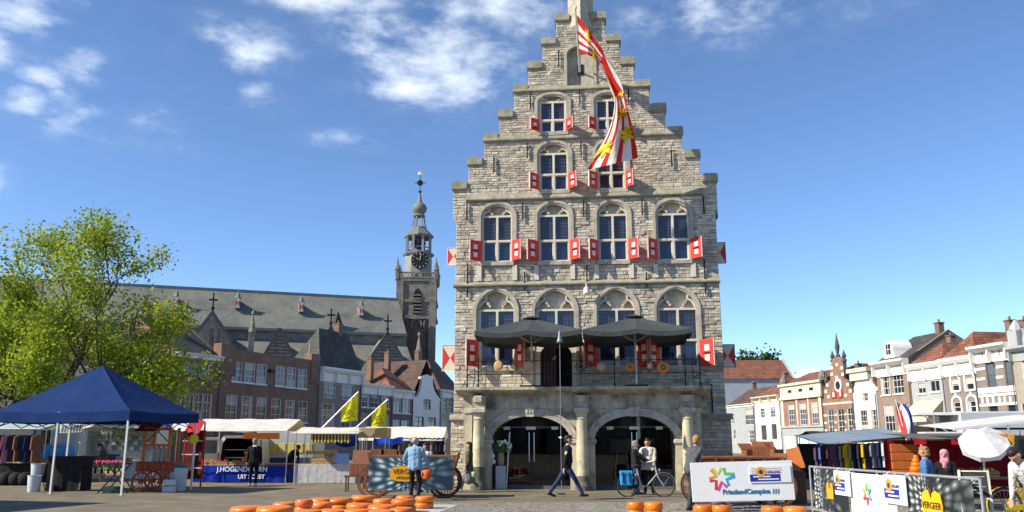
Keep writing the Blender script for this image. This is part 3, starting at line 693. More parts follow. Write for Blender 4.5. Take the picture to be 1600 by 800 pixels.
def hwindow(par, u0, u1, z0, z1, fm, nx=2, nz=3, gm=None, sill=None, fw=.09, dep=.14, hood=None, arched=0, blind=None):
    b = MB(); b.sweep([(u0, z0), (u1, z0), (u1, z1), (u0, z1)], -.012, fw, dep-.10, dep+.05, closed=True)
    if arched: b.prism([(u0, z1+.0)]+arch(u0, u1, z1, arched, 8)[1:-1]+[(u1, z1)], dep-.1, dep+.04)
    w = b.build('window', fm, par)
    b = MB(); b.quad((u0, dep, z0), (u1, dep, z0), (u1, dep, z1), (u0, dep, z1)); b.build('pane', gm or m_glass, w)
    if nx > 1 or nz > 1:
        b = MB(); t = .05
        for i in range(1, nx): x = u0+(u1-u0)*i/nx; b.box(x-t/2, x+t/2, dep-.04, dep-.004, z0, z1)
        for i in range(1, nz): q = z0+(z1-z0)*i/nz; b.box(u0, u1, dep-.042, dep-.006, q-t/2, q+t/2)
        b.build('glazing_bars', fm, w)
    if sill: b = MB(); b.box(u0-.1, u1+.1, -.1, .1, z0-.14, z0-.001); b.build('sill', sill, w)
    if hood:
        b = MB(); b.sweep([(u0, z0-.05), (u0, z1)]+arch(u0, u1, z1, hood[1], 8)[1:-1]+[(u1, z1), (u1, z0-.05)], 0, .22, -.06, .05) ; b.v and b.build('surround', hood[0], w)
        c = (u0+u1)/2; b = MB(); b.cbox(c-.13, c+.13, -.1, .0, z1+hood[1]-.02, z1+hood[1]+.42, .03); b.build('keystone', hood[0], w)
    if blind is None and random.random() < .55:
        k = random.choice((0, 1, 1, 2)); q = MB(); y0 = dep-.004
        if k == 0: q.quad((u0+fw, y0, z0+(z1-z0)*random.uniform(.45, .75)), (u1-fw, y0, z0+(z1-z0)*.6), (u1-fw, y0, z1-fw), (u0+fw, y0, z1-fw)) if False else q.box(u0+fw, u1-fw, y0-.002, y0, z0+(z1-z0)*random.uniform(.45, .8), z1-fw)
        elif k == 1: e_ = (u1-u0)*random.uniform(.14, .24); q.box(u0+fw*.5, u0+e_, y0-.002, y0, z0+fw, z1-fw); q.build('curtain', m_curt, w); q = MB(); q.box(u1-e_, u1-fw*.5, y0-.002, y0, z0+fw, z1-fw)
        else: q.box(u0+fw, u1-fw, y0-.002, y0, z0+fw, z0+(z1-z0)*.35)
        q.build('curtain', m_curt, w)
    if blind: b = MB(); b.box(u0+fw, u1-fw, dep-.03, dep-.008, z0+(z1-z0)*(1-blind), z1-fw); b.build('blind', m_hcream, w)
    return w
def house(fr, name, label, xl, xr, ytop, wins, wm, fm=None, yref=640, depth=9, cornice=None, roof=None, gable=None, low=None, n=0, nx=2, nz=3, sill=None, group=None):
    u0, u1 = fr.u(xl, yref, n), fr.u(xr, yref, n); zt = fr.z((xl+xr)/2, ytop, n); W = u1-u0
    o = fr.o+fr.e*u0+fr.n*n; t = thing(name, label, 'house', (o.x, o.y, 0), fr.a, group); fm = fm or m_hframe
    holes = []; cfg = []
    for w in wins:
        a, c, y0, y1 = w[:4]; kw = w[4] if len(w) > 4 else {}
        ym = (y0+y1)/2; xm = (a+c)/2; h = (fr.u(a, ym, n)-u0, fr.u(c, ym, n)-u0, fr.z(xm, y1, n), fr.z(xm, y0, n))
        h = (max(.12, h[0]), min(W-.12, h[1]), max(.4, h[2]), min(zt-.1, h[3])); holes.append(h); cfg.append(kw)
    b = MB(); wall_grid(b, 0, W, 0, zt, holes)
    b.quad((0, 0, 0), (0, 0, zt), (0, depth, zt), (0, depth, 0)); b.quad((W, 0, 0), (W, depth, 0), (W, depth, zt), (W, 0, zt)); b.quad((0, depth, 0), (0, depth, zt), (W, depth, zt), (W, depth, 0)); b.quad((0, .3, zt-.01), (W, .3, zt-.01), (W, depth, zt-.01), (0, depth, zt-.01))
    if gable:
        g = [(fr.u(x, y, n)-u0, fr.z(x, y, n)) for x, y in gable]; b.prism(g, .002, .35)
    wl = b.build('wall', wm, t)
    for h, kw in zip(holes, cfg):
        k = dict(nx=nx, nz=nz, sill=sill); k.update(kw); hwindow(t, *h, k.pop('fm', fm), **k)
    if low:                                                     # (y, material): a painted ground floor front
        b = MB(); b.box(-.02, W+.02, -.08, -.02, 0, fr.z((xl+xr)/2, low[0], n)); b.box(-.1, W+.1, -.22, -.02, fr.z((xl+xr)/2, low[0], n), fr.z((xl+xr)/2, low[0], n)+.25); lo = b.build('shop_front', low[1], t)
        for (a, c, y0, y1) in low[2]:
            b = MB(); b.box(fr.u(a, y0, n)-u0, fr.u(c, y0, n)-u0, -.12, -.082, fr.z(a, y1, n), fr.z(a, y0, n)); b.build('shop_window', low[3], lo)
    if cornice:                                                 # (material, height, projection)
        cm, h, p = cornice; b = MB(); b.prismx([(.02, zt-h), (-.08, zt-h), (-.08, zt-h*.35), (-p*.6, zt-h*.3), (-p, zt-h*.12), (-p, zt+.04), (.02, zt+.04)], -.08, W+.08)
        co = b.build('cornice', cm, t); k = max(2, int(W/2.4))
        for i in range(k+1):
            x = .1+(W-.2)*i/k; b = MB(); b.box(x-.07, x+.07, -p*.75, -.085, zt-h*.95, zt-h*.32); b.build('bracket', cm, co)
    b = MB(); b.tube([(W-.12, -.07, 0), (W-.12, -.07, zt-.3)], .055, 6); b.build('drainpipe', m_lead, t)
    if roof:
        kind, rm, rise = roof[:3]; e = .25; b = MB(); zt_ = zt+.03
        ins = roof[4] if len(roof) > 4 else 0
        if kind == 'par' and ins:
            b.add([(-.1, 0, zt_), (W+.1, 0, zt_), (W+.1, depth/2, zt_+rise), (ins, depth/2, zt_+rise), (W+.1, depth, zt_), (-.1, depth, zt_)], [(0, 1, 2, 3), (3, 2, 4, 5), (0, 3, 5)]); rf = b.build('roof', rm, t)
            b = MB(); b.prismx([(0, zt), (depth, zt), (depth/2, zt+rise-.05)], W-.25, W+.02); b.build('gable_end', wm, t)
        elif kind == 'par':                                       # ridge along the front, gable ends
            b.add([(-.1, -e*0, zt_), (W+.1, 0, zt_), (W+.1, depth/2, zt_+rise), (-.1, depth/2, zt_+rise), (W+.1, depth, zt_), (-.1, depth, zt_)], [(0, 1, 2, 3), (3, 2, 4, 5)]); rf = b.build('roof', rm, t)
            b = MB(); b.prismx([(0, zt), (depth, zt), (depth/2, zt+rise-.1)], 0, .25); b.build('gable_end', wm, t)
            b = MB(); b.prismx([(0, zt), (depth, zt), (depth/2, zt+rise+.12)], W-.25, W+.02); b.build('gable_end', roof[3] if len(roof) > 3 else wm, t)
        elif kind == 'hip':
            i_ = min(W, depth)*.42
            b.add([(-.1, -.1, zt_), (W+.1, -.1, zt_), (W+.1, depth, zt_), (-.1, depth, zt_), (i_, depth/2, zt_+rise), (W-i_, depth/2, zt_+rise)] if W > depth else
                  [(-.1, -.1, zt_), (W+.1, -.1, zt_), (W+.1, depth, zt_), (-.1, depth, zt_), (W/2, i_, zt_+rise), (W/2, depth-i_, zt_+rise)],
                  [(0, 1, 5, 4), (1, 2, 5), (2, 3, 4, 5), (3, 0, 4)] if W > depth else [(0, 1, 4), (1, 2, 5, 4), (2, 3, 5), (3, 0, 4, 5)]); rf = b.build('roof', rm, t)
        elif kind == 'perp':
            b.add([(-.1, .2, zt_), (W/2, .2, zt_+rise), (W+.1, .2, zt_), (-.1, depth, zt_), (W/2, depth, zt_+rise), (W+.1, depth, zt_)], [(0, 1, 4, 3), (1, 2, 5, 4), (3, 4, 5)]); rf = b.build('roof', rm, t)
        cxp = W*random.choice((.18, .8)); b = MB(); b.cbox(cxp-.35, cxp+.35, depth*.45, depth*.45+.7, zt+rise*.4, zt+rise+.9, .04); b.cbox(cxp-.42, cxp+.42, depth*.45-.07, depth*.45+.77, zt+rise+.9, zt+rise+1.02, .02); b.lathe([(.12, 0), (.1, .35)], 8, (cxp, depth*.45+.35, zt+rise+1.02)); b.build('chimney', m_bbrown, t)
    return t, u0, W, zt
# ---- left row
house(LFr, 'corner_house', 'brown brick house with white bowed pediment over a wide white window', 268, 341, 553,
      [(288, 300, 566, 592, dict(nx=2, nz=2)), (301, 313, 568, 592, dict(nx=2, nz=2)), (314, 327, 569, 593, dict(nx=2, nz=2)), (276, 289, 614, 655), (290, 303, 614, 655), (304, 317, 615, 655), (318, 331, 616, 655)],
      m_bbrown, depth=10, roof=('par', m_tiledark, 3.5), cornice=(m_hwhite, .4, .3))
t_, u_, W_, zt_ = house(LFr, 'brick_office', 'long dark red brick building with two rows of six white windows', 341, 497, 553,
      [(363, 378.5, 565, 596), (382, 398.5, 567, 598), (401, 416.5, 569, 600), (431, 445.5, 572, 603), (448, 462.5, 574, 605), (465.5, 479.5, 577, 607),
       (353, 370.5, 617, 658), (377, 394, 619, 659), (400.5, 416.5, 621, 659), (423.5, 439, 623, 660), (445.5, 460, 625, 660), (466, 480.5, 627, 660)],
      m_bbrown, depth=12, nx=2, nz=3, sill=m_hframe)
for (x0, x1, y0) in ((341, 366, 537), (484, 498, 553)):
    a, c = LFr.u(x0, 600)-u_, LFr.u(x1, 600)-u_; b = MB(); b.cbox(a, c, -.12, .9, zt_-2.5, LFr.z((x0+x1)/2, y0), .05); pi = b.build('pier', m_bbrown, t_)
b = MB(); a = LFr.u(490, 550)-u_; b.lathe([(.32, 0), (.3, .1), (.05, 1.8)], 4, (a, .4, LFr.z(490, 553))); b.build('finial', mat('tan_stone', (.42, .33, .22), .8), t_)
b = MB(); a = LFr.u(423, 580)-u_; b.cbox(a-.35, a+.35, -.3, 0, LFr.z(423, 582), LFr.z(423, 577), .04); b.build('wall_lamp', m_iron, t_)
house(LFr, 'grey_house', 'grey brown house with white dentilled cornice and big sash windows', 497.5, 563, 577,
      [(506, 525, 590, 622), (534, 553, 593, 625), (502, 523, 631, 668), (532, 550, 634, 668)], m_bgrey, depth=4.6, cornice=(m_hwhite, 1.5, .6), roof=('par', m_tiledark, 4.6, m_bgrey, 2.4), nz=4)
house(LFr, 'low_dark_house', 'low dark brick house with plain white fascia and three small windows', 563.5, 612, 601,
      [(565, 577, 611, 636), (580, 592, 612, 637), (596, 608, 614, 638), (563, 574, 646, 668), (596, 608, 648, 668)], m_bdark, depth=8, cornice=(m_hwhite, 1.2, .35), sill=m_hframe)
house(LFr, 'red_roofed_house', 'small dark brick house with white windows under an orange tiled roof', 612.5, 645, 610,
      [(614.5, 627, 622, 645), (629, 641, 623, 646), (613.5, 625, 656, 672), (627.5, 639, 657, 672)], m_bdark, depth=8, cornice=(m_hwhite, 1.0, .35), roof=('par', m_tilered, 3.0, m_bdark, 3.5), sill=m_hframe)
house(LFr, 'bell_gable_house', 'narrow white house with curved bell gable and single attic window', 645.5, 688, 622,
      [(661.5, 673, 624, 640), (648.5, 662, 651, 674), (668, 681, 652, 674)], m_hwhite, fm=m_bdark, depth=10, roof=('perp', m_tilebrown, 5.0),
      gable=[(645.5, 624), (652, 619), (656, 612), (659, 600), (659.5, 593), (657, 592), (657, 589), (667, 585), (678, 589), (678, 592), (676, 593), (677, 603), (680, 612), (684, 619), (688, 624)])
house(LFr, 'beige_house', 'beige house edge with white cornice beside the town hall corner', 688.5, 722, 611,
      [(690.5, 699, 621, 645), (701, 710, 621, 645), (690.5, 699, 655, 680), (701, 710, 655, 680)], mat('house_beige', (.42, .33, .2), .8, .1, 2), depth=9, cornice=(m_hwhite, 1.0, .5), roof=('par', m_tilebrown, 4.5, m_bdark, 4.0))
for i, (a, c, y, lab, wm) in enumerate([(-160, -60, 560, 'dark brick house at the far left behind the tree', m_bdark), (-60, 60, 590, 'cream plastered house half hidden by the green tree', m_hcream),
                                        (60, 170, 572, 'grey plastered house behind the crown of the tree', m_hgrey), (170, 268, 566, 'tan brick house between the tree and the bowed pediment', m_btan)]):
    ws = []
    for k in range(4):
        x = a+(c-a)*(.08+.24*k); ws += [(x, x+(c-a)*.13, 606, 636), (x, x+(c-a)*.13, 645, 672)]
    house(LFr, 'terraced_house', lab, a+1, c, y, ws, wm, depth=9, cornice=(m_hwhite, .7, .4), roof=('par', m_tiledark, 3))
# ---- right row
house(RFr, 'cottage', 'low grey plastered house with dark roof beside the town hall', 1137, 1180, 632,
      [(1143, 1147, 646, 662), (1164, 1178, 638, 664, dict(gm=m_glass)), (1146, 1150, 672, 692), (1168, 1180, 672, 692)], m_hgrey, depth=8, roof=('par', m_tilebrown, 2.6), yref=670, cornice=(m_hwhite, .4, .3))
house(RFr, 'white_house', 'plain white house with two small windows and dark closed shutters below', 1180.5, 1221, 619,
      [(1188, 1195, 638, 653), (1203.5, 1211.5, 636, 652), (1189, 1198, 664, 688, dict(nx=1, nz=1, gm=m_tiledark)), (1205, 1214, 662, 687, dict(nx=1, nz=1, gm=m_tiledark))], m_hwhite, yref=660, depth=9, cornice=(m_hcream, .8, .6), roof=('hip', m_tilered, 2.6))
t_, u_, W_, zt_ = house(RFr, 'pilastered_house', 'red brick house with cream pilasters, parapet panels and grey shop front', 1221.5, 1286, 598,
      [(1232, 1242, 631, 665), (1249.5, 1260, 629, 664), (1268, 1278, 627, 662)], m_bred, fm=m_hframe, yref=640, depth=9, nz=4, nx=3, roof=('par', m_tilered, 1.8),
      low=(668, m_hgrey, [(1227, 1243, 682, 706), (1248, 1263, 681, 706), (1266, 1281, 680, 706)], m_hframe))
for x in (1223.5, 1246, 1264, 1283):
    a = RFr.u(x, 640)-u_; b = MB(); b.box(a-.32, a+.32, -.12, -.002, RFr.z(x, 667), zt_-1.6) if x in (1223.5, 1283) else b.box(a-.16, a+.16, -.1, -.002, RFr.z(x, 664), zt_-1.9); b.build('pilaster', m_hcream, t_)
b = MB(); b.box(-.1, W_+.1, -.3, -.003, zt_-2.0, zt_-1.65); b.box(-.15, W_+.15, -.35, -.003, zt_-.2, zt_+.1); b.box(0, W_, -.1, -.004, zt_-1.65, zt_-.2); pa = b.build('parapet', m_hcream, t_)
for x in (1235, 1252, 1269):
    a = RFr.u(x, 612)-u_; b = MB(); b.box(a-.5, a+.5, -.14, -.101, zt_-1.1, zt_-.75); b.build('panel_slot', m_iron, pa)
for x in (1222, 1283):
    a = RFr.u(x, 598)-u_; b = MB(); b.lathe([(.5, 0), (.55, .5), (.4, .9), (.1, 1.3)], 8, (a, .2, zt_)); b.build('urn', mat('urn_stone', (.2, .18, .15), .9), pa)
t_, u_, W_, zt_ = house(RFr, 'ornate_gable_house', 'ornate red brick house with white bands and tall finialed gable', 1287, 1334, 622,
      [(1294, 1303.5, 640, 676, dict(arched=.8)), (1309, 1319.5, 639, 676, dict(arched=.8)), (1324.5, 1333.5, 638, 675, dict(arched=.8))], brick('brick_russet', (.27, .125, .085), (.21, .10, .07), (.26, .2, .16), .22, .075, .012, var=.25), yref=640, depth=9, nx=2, nz=4, roof=('perp', m_tilebrown, 3.4),
      gable=[(1287, 626), (1287, 606), (1290, 604), (1292, 598), (1297, 594), (1299, 566), (1297, 564), (1307, 556), (1318, 563), (1317, 566), (1319, 592), (1324, 596), (1326, 602), (1330, 604), (1334, 622)])
for (x, y, h) in ((1307, 556, 2.8), (1299, 564, 1.3), (1317, 563, 1.3), (1290, 604, 1.8), (1329, 603, 1.8)):
    a, zz = RFr.u(x, y)-u_, RFr.z(x, y); b = MB(); b.lathe([(.3, -.1), (.3, .1), (.15, .2), (.30, h*.4), (.12, h*.75), (.02, h)], 8, (a, .18, zz)); b.build('finial', mat('dark_stone', (.09, .08, .07), .9), t_)
for y in (630, 648, 660, 672):
    zz = RFr.z(1310, y); xs = [0]+([RFr.u(q, y)-u_ for q in (1293, 1304.5, 1308, 1320.5, 1323.5, 1334)] if y > 635 else [])+[W_]
    for a, c in zip(xs[::2], xs[1::2]):
        if c-a > .1: b = MB(); b.box(a, c, -.05, -.004, zz-.12, zz+.12); b.build('band', m_hcream, t_)
for (x, y) in ((1300, 575), (1316, 575), (1300, 585), (1317, 585), (1308, 570), (1308, 590), (1293, 602), (1325, 601), (1291, 612), (1329, 611), (1295, 620), (1322, 618)):
    a, zz = RFr.u(x, y)-u_, RFr.z(x, y); b = MB(); b.cbox(a-.28, a+.28, -.07, 0, zz-.2, zz+.2, .02); b.build('quoin_block', m_hcream, t_)
b = MB(); a, zz = RFr.u(1311, 602)-u_, RFr.z(1311, 602); b.lathe([(.75, -.12), (.8, .12)], 14, (a, -.03, zz), M=Matrix.Rotation(R(90), 3, 'X')); oc = b.build('oculus', m_hframe, t_)
b = MB(); b.lathe([(.5, -.17), (.5, -.1)], 14, (a, -.03, zz), M=Matrix.Rotation(R(-90), 3, 'X')); b.build('pane', m_glass, oc)
for (x0, x1) in ((1299.5, 1307.5), (1311, 1317)):
    a, c = RFr.u(x0, 616)-u_, RFr.u(x1, 616)-u_; b = MB(); b.cbox(a, c, -.12, -.01, RFr.z(1307, 622), RFr.z(1307, 610), .02); sh = b.build('shutter', m_red, t_)
    b = MB(); b.box(a+(c-a)*.35, a+(c-a)*.7, -.14, -.118, RFr.z(1307, 620), RFr.z(1307, 612)); b.build('white_panel', m_white, sh)
t_, u_, W_, zt_ = house(RFr, 'neck_gable_house', 'bright white house with curved neck gable and cream framed windows', 1335, 1371, 612,
      [(1347, 1356.5, 613, 627, dict(nz=2)), (1345, 1356, 641, 676, dict(nz=4)), (1361, 1371, 640, 675, dict(nz=4))], m_hwhite, fm=m_hcream, yref=640, depth=9, nx=3, roof=('perp', m_tilered, 3.2),
      gable=[(1335, 614), (1334, 606), (1336, 600), (1336, 582), (1358, 578), (1359, 590), (1362, 600), (1367, 605), (1371, 610)])
a, c = RFr.u(1328, 580)-u_, RFr.u(1359, 578)-u_; b = MB(); zz = RFr.z(1345, 580); b.box(a, c, -.5, .4, zz-.1, zz+.35); b.box(a+.3, c-.1, -.3, .3, zz-1.0, zz-.1); b.build('cornice', m_hcream, t_)
t_, u_, W_, zt_ = house(RFr, 'tan_house', 'tan brick house with white cornice, dark gabled roof and oval dormer', 1371.5, 1423, 563,
      [(1376, 1390.5, 586, 617), (1395, 1411.5, 583, 615), (1382, 1397.5, 632, 674), (1403, 1420, 630, 673)], m_btan, yref=610, depth=10, nx=3, nz=3, sill=m_hframe, cornice=(m_hwhite, 1.6, .8), roof=('par', m_tiledark, 3.0))
b = MB(); a, zz = RFr.u(1388, 560)-u_, RFr.z(1388, 561); b.prism(arch(a-.85, a+.85, zz+.8, 1.2, 10)+[(a+1.0, zz+.1), (a-1.0, zz+.1)], .1, 2.4); do = b.build('dormer', m_hwhite, t_)
b = MB(); b.box(a-.4, a+.4, .05, .095, zz+.5, zz+1.6); b.build('pane', m_glass, do)
b = MB(); b.box(a-.03, a+.03, .03, .05, zz+.5, zz+1.6); b.box(a-.4, a+.4, .03, .05, zz+1.0, zz+1.06); b.build('glazing_bars', m_hframe, do)
house(RFr, 'grey_fronted_house', 'grey painted house with white cornice and cream awning', 1423.5, 1475.5, 567,
      [(1433.5, 1446, 597, 615, dict(arched=.3)), (1453, 1468, 594, 612, dict(arched=.3))], m_hgrey, yref=600, depth=9, nx=2, nz=1, cornice=(m_hwhite, 1.7, .5), roof=('hip', m_tilered, 2.1), sill=m_hframe)
aw = MB(); a0, a1 = RFr.u(1430, 630), RFr.u(1474, 628); za, zb = RFr.z(1450, 626), RFr.z(1445, 656)
aw.grid(lambda u, v: (a0+(a1-a0)*u, -2.0*v, za+(zb-za)*v), 8, 4); aw.grid(lambda u, v: (a0+(a1-a0)*u, -2.0-.01*v, zb-.25*v), 8, 1)
ao = aw.build('awning', clothmat('cream_awning', (.72, .66, .47)), None, RFr.o, (0, 0, RFr.a)); tag(ao, 'cream cloth awning sloping out from the grey painted house', 'awning')
house(RFr, 'brown_brick_house', 'brown brick house with four white arched window surrounds under red tiles', 1476, 1527, 558,
      [(1487, 1499, 592, 611, dict(arched=.35, hood=(m_hframe, .4), blind=.4)), (1509, 1522, 589, 609, dict(arched=.35, hood=(m_hframe, .4), blind=.45)), (1490, 1502, 628, 644, dict(arched=.35, hood=(m_hframe, .4))), (1513, 1526, 626, 644, dict(arched=.35, hood=(m_hframe, .4)))],
      m_bgrey, yref=600, depth=10, nx=1, nz=2, cornice=(m_hwhite, 1.7, .5), roof=('hip', m_tilered, 2.5), sill=m_hframe)
t_, u_, W_, zt_ = house(RFr, 'banded_house', 'dark brick house with white stone bands and tall double windows', 1527.5, 1586, 538,
      [(1541, 1556, 565, 606, dict(gm=m_glass2)), (1570, 1586, 562, 603, dict(gm=m_glass2)), (1546, 1561, 634, 668), (1576, 1592, 632, 668)], m_bgrey, fm=m_bdark, yref=600, depth=10, nx=1, nz=2, cornice=(m_hwhite, 1.5, .8), roof=('par', m_tilered, 1.6))
for y in (562, 574, 590, 609, 617, 632):
    zz = RFr.z(1556, y+0); hh = .12 if y not in (609,) else .25
    holes_ = [(1541, 1556), (1570, 1586)] if y in (574, 590) else []
    xs = [0]+[q for h in holes_ for q in (RFr.u(h[0], y)-u_-.1, RFr.u(h[1], y)-u_+.1)]+[W_]
    for a, c in zip(xs[::2], xs[1::2]):
        if c-a > .1: b = MB(); b.box(a, c, -.06, -.004, zz-hh, zz+hh); b.build('band', m_hframe, t_)
for x in (1536, 1544, 1553, 1563, 1571, 1580):
    for y in (553, 625):
        a, zz = RFr.u(x, y)-u_, RFr.z(x, y); b = MB(); b.box(a-.14, a+.14, -.08, -.004, zz-.3, zz+.3); b.build('voussoir', m_hframe, t_)
t_, u_, W_, zt_ = house(RFr, 'stone_bank', 'grey stone corner building with pillar and balustraded dark roof', 1586.5, 1680, 536, [(1597, 1615, 560, 600), (1625, 1645, 555, 598), (1597, 1615, 630, 668), (1625, 1645, 628, 668)], mat('bank_stone', (.33, .30, .25), .85, .15, 2, .2, 20), yref=600, depth=10, cornice=(m_hgrey, 1.2, .6), roof=('par', m_slate, 3))
b = MB(); b.cbox(-.1, 1.0, -.2, .9, zt_-.2, RFr.z(1588, 515), .08); b.lathe([(.6, 0), (.45, .4), (.1, .9)], 8, (.45, .35, RFr.z(1588, 515))); b.build('corner_pillar', m_hgrey, t_)
for i in range(8): b = MB(); x = 1.5+i*.55; b.lathe([(.16, 0), (.2, .5), (.1, 1.0), (.16, 1.5)], 8, (x, .2, zt_+.04)); b.build('baluster', m_hgrey, t_)
# long barn behind the low houses on the right
BF = Fr((gx(1190, 165, 8), 165, 0), R(2)); a, c = BF.u(1105, 590), BF.u(1238, 590); z0, z1 = BF.z(1180, 591), BF.z(1180, 562, 5)
bo = thing('long_building', 'long grey walled building with orange tiled roof behind the white house', 'building', BF.o)
b = MB(); b.box(a, c, 0, 12, 0, z0); b.build('wall', mat('bluegrey_wall', (.30, .34, .38), .85, .12, .6), bo)
b = MB(); b.prismx([(-.4, z0-.1), (6, z1), (12.4, z0-.1)], a, c); b.build('roof', m_tilered, bo)
b = MB(); b.prismx([(-.3, z0), (6, z1+.4), (12.3, z0)], c, c+.4); b.build('verge', m_hgrey, bo)
# ================================================================== church
m_chroof = mat('church_slate', (.15, .152, .135), .8, .25, .3, .6, 2.5, stain=((.22, .21, .14), .65, .14), streak=((.09, .09, .085), .55, .8), bd=.1)
m_chlead = mat('church_lead', (.16, .17, .165), .7, .15, .4)
m_chstone = brick('church_stone', (.20, .18, .15), (.165, .15, .125), (.11, .10, .085), .8, .35, .03, .5, var=.35)
m_chbrick = brick('church_brick', (.15, .088, .062), (.12, .07, .052), (.14, .12, .10), .5, .16, .02, .4, var=.3)
CF = Fr((gx(450, 150, 12), 150, 0), R(19))
church = thing('church', 'long grey gothic church with slate roof rising behind the houses', 'church', CF.o, CF.a)
ridge_n = 9
r0, r1 = CF.u(-260, 440, ridge_n), CF.u(622, 470, ridge_n); zr = (CF.z(280, 449, ridge_n)+CF.z(600, 469, ridge_n))/2
ze = (CF.z(360, 511)+CF.z(610, 527))/2
b = MB(); b.prismx([(-.3, ze), (ridge_n, zr), (2*ridge_n+.3, ze)], r0, r1); b.build('roof', m_chroof, church)
b = MB(); b.box(r0, r1, 0, 2*ridge_n, 0, ze); b.build('nave_wall', m_chstone, church)
b = MB(); b.bar((r0, ridge_n, zr+.1), (r1, ridge_n, zr+.1), .5, .5); b.bar((r0, -.5, ze+.1), (r1, -.5, ze+.1), .4, .5); b.build('ridge_lead', m_chlead, church)
za = ze-1.6; zl = za-6.0
b = MB(); b.prismx([(0, za), (-9, zl), (-9, 0), (0, 0)], r0, r1); b.build('aisle', [m_chroof], church)
b = MB(); b.box(r0, r1, -.06, -.01, za-.9, za+.2); b.build('flashing', m_chlead, church)
for (x, y) in ((275, 472), (371.5, 474), (471, 480), (565, 486)):               # little shuttered dormers
    nn = 3.2; a, zz = CF.u(x, y, nn), CF.z(x, y, nn); b = MB(); b.box(a-.42, a+.42, nn, nn+3.2, zz-.9, zz+1.0); d = b.build('dormer', m_chlead, church)
    b = MB(); b.lathe([(.7, 0), (.55, .12), (.05, 1.2), (.04, 1.9)], 8, (a, nn+.55, zz+1.0)); b.build('spirelet', m_chlead, d)
    b = MB(); b.box(a-.38, a+.38, nn-.08, nn-.01, zz-.8, zz+.9); b.build('shutter', m_white, d)
    for s in (-1, 1): b = MB(); b.prism([(a+s*.37, zz-.65), (a+s*.37, zz+.75), (a+s*.02, zz+.05)], nn-.12, nn-.081); b.build('red_triangle', m_red, d)
a, zz = CF.u(527, 512, 1), CF.z(527, 515, 1); b = MB(); b.box(a-.5, a+.5, .2, 1.6, zz-1.5, zz+1.2); b.lathe([(.9, 0), (.1, 2)], 6, (a, .9, zz+1.2)); b.build('vent_turret', m_iron, church)
def chapel(xa, ya, xl, xr, yb, nn, wm, wdw=None, fin=True):
    a = CF.u(xa, ya, nn); zt = CF.z(xa, ya, nn); l, r = CF.u(xl, yb, nn), CF.u(xr, yb, nn); zb = CF.z((xl+xr)/2, yb, nn)
    b = MB(); b.prism([(l, 0), (r, 0), (r, zb), (a, zt), (l, zb)], nn, nn+.6); g = b.build('chapel_gable', wm, church)
    b = MB(); b.add([(l, nn+.6, zb), (a, nn+.6, zt-.3), (r, nn+.6, zb), (l, 0, zb), (a, 0, zt-.3), (r, 0, zb)], [(0, 1, 4, 3), (1, 2, 5, 4)]); b.build('chapel_roof', m_chroof, g)
    b = MB()
    for (p, q) in (((l-.2, zb-.2), (a, zt+.1)), ((r+.2, zb-.2), (a, zt+.1))): b.bar((p[0], nn+.2, p[1]), (q[0], nn+.2, q[1]), .5, .5)
    b.build('coping', mat('coping', (.10, .095, .085), .9, .2, 2), g)
    if fin:
        b = MB(); b.lathe([(.35, 0), (.15, .4), (.3, .9), (.12, 1.2), (.1, 3.0)], 6, (a, nn+.3, zt)); b.bar((a-.7, nn+.3, zt+2.2), (a+.7, nn+.3, zt+2.2), .25); b.bar((a, nn+.3, zt+1.3), (a, nn+.3, zt+3.3), .22); b.build('finial_cross', m_iron, g)
    if wdw:
        x0, x1, y0, y1 = wdw; u0, u1 = CF.u(x0, y1, nn), CF.u(x1, y1, nn); z0_, z1_ = CF.z(x0, y1, nn), CF.z((x0+x1)/2, y0, nn); zs_ = z0_+(z1_-z0_)*.35
        pth = [(u0, z0_-3), (u0, zs_)]+arch(u0, u1, zs_, z1_-zs_, 12, .5)[1:-1]+[(u1, zs_), (u1, z0_-3)]
        b = MB(); b.prism(pth, nn-.1, nn-.02); wv = b.build('window', m_glass, g)
        b = MB(); b.sweep(pth[::-1], -.4, .05, nn-.35, nn); 
        for k in range(1, 5): x = u0+(u1-u0)*k/5; b.box(x-.12, x+.12, nn-.25, nn-.09, z0_-3, zs_+(z1_-zs_)*(.55+.4*(1-abs(k-2.5)/2.5)))
        b.build('tracery', m_chstone, wv)
m_chband = brick('striped_slate', (.19, .17, .15), (.15, .135, .12), (.07, .06, .055), 2.5, .55, .14, .5, var=.2)
chapel(332, 489, 301, 361, 530, -9.6, m_chstone, (327, 335, 512, 526)); chapel(437, 514, 414, 457, 556, -9.6, m_chband, None, False)
chapel(517, 512, 503, 531, 545, -9.6, m_chband); chapel(606, 521, 562, 643, 585, -9.6, m_chband, (579, 624, 569, 606))
for (x, y0, y1) in ((396, 484, 560), (656, 518, 580)):
    nn = -10.4; a = CF.u(x, y0, nn); b = MB(); zt = CF.z(x, y0, nn); b.box(a-.45, a+.45, nn, nn+.9, 0, zt-3.6); b.lathe([(.62, zt-3.6), (.1, zt-.8), (.3, zt-.6), (.06, zt)], 4, (a, nn+.45, 0)); b.build('buttress_pinnacle', m_chstone, church)
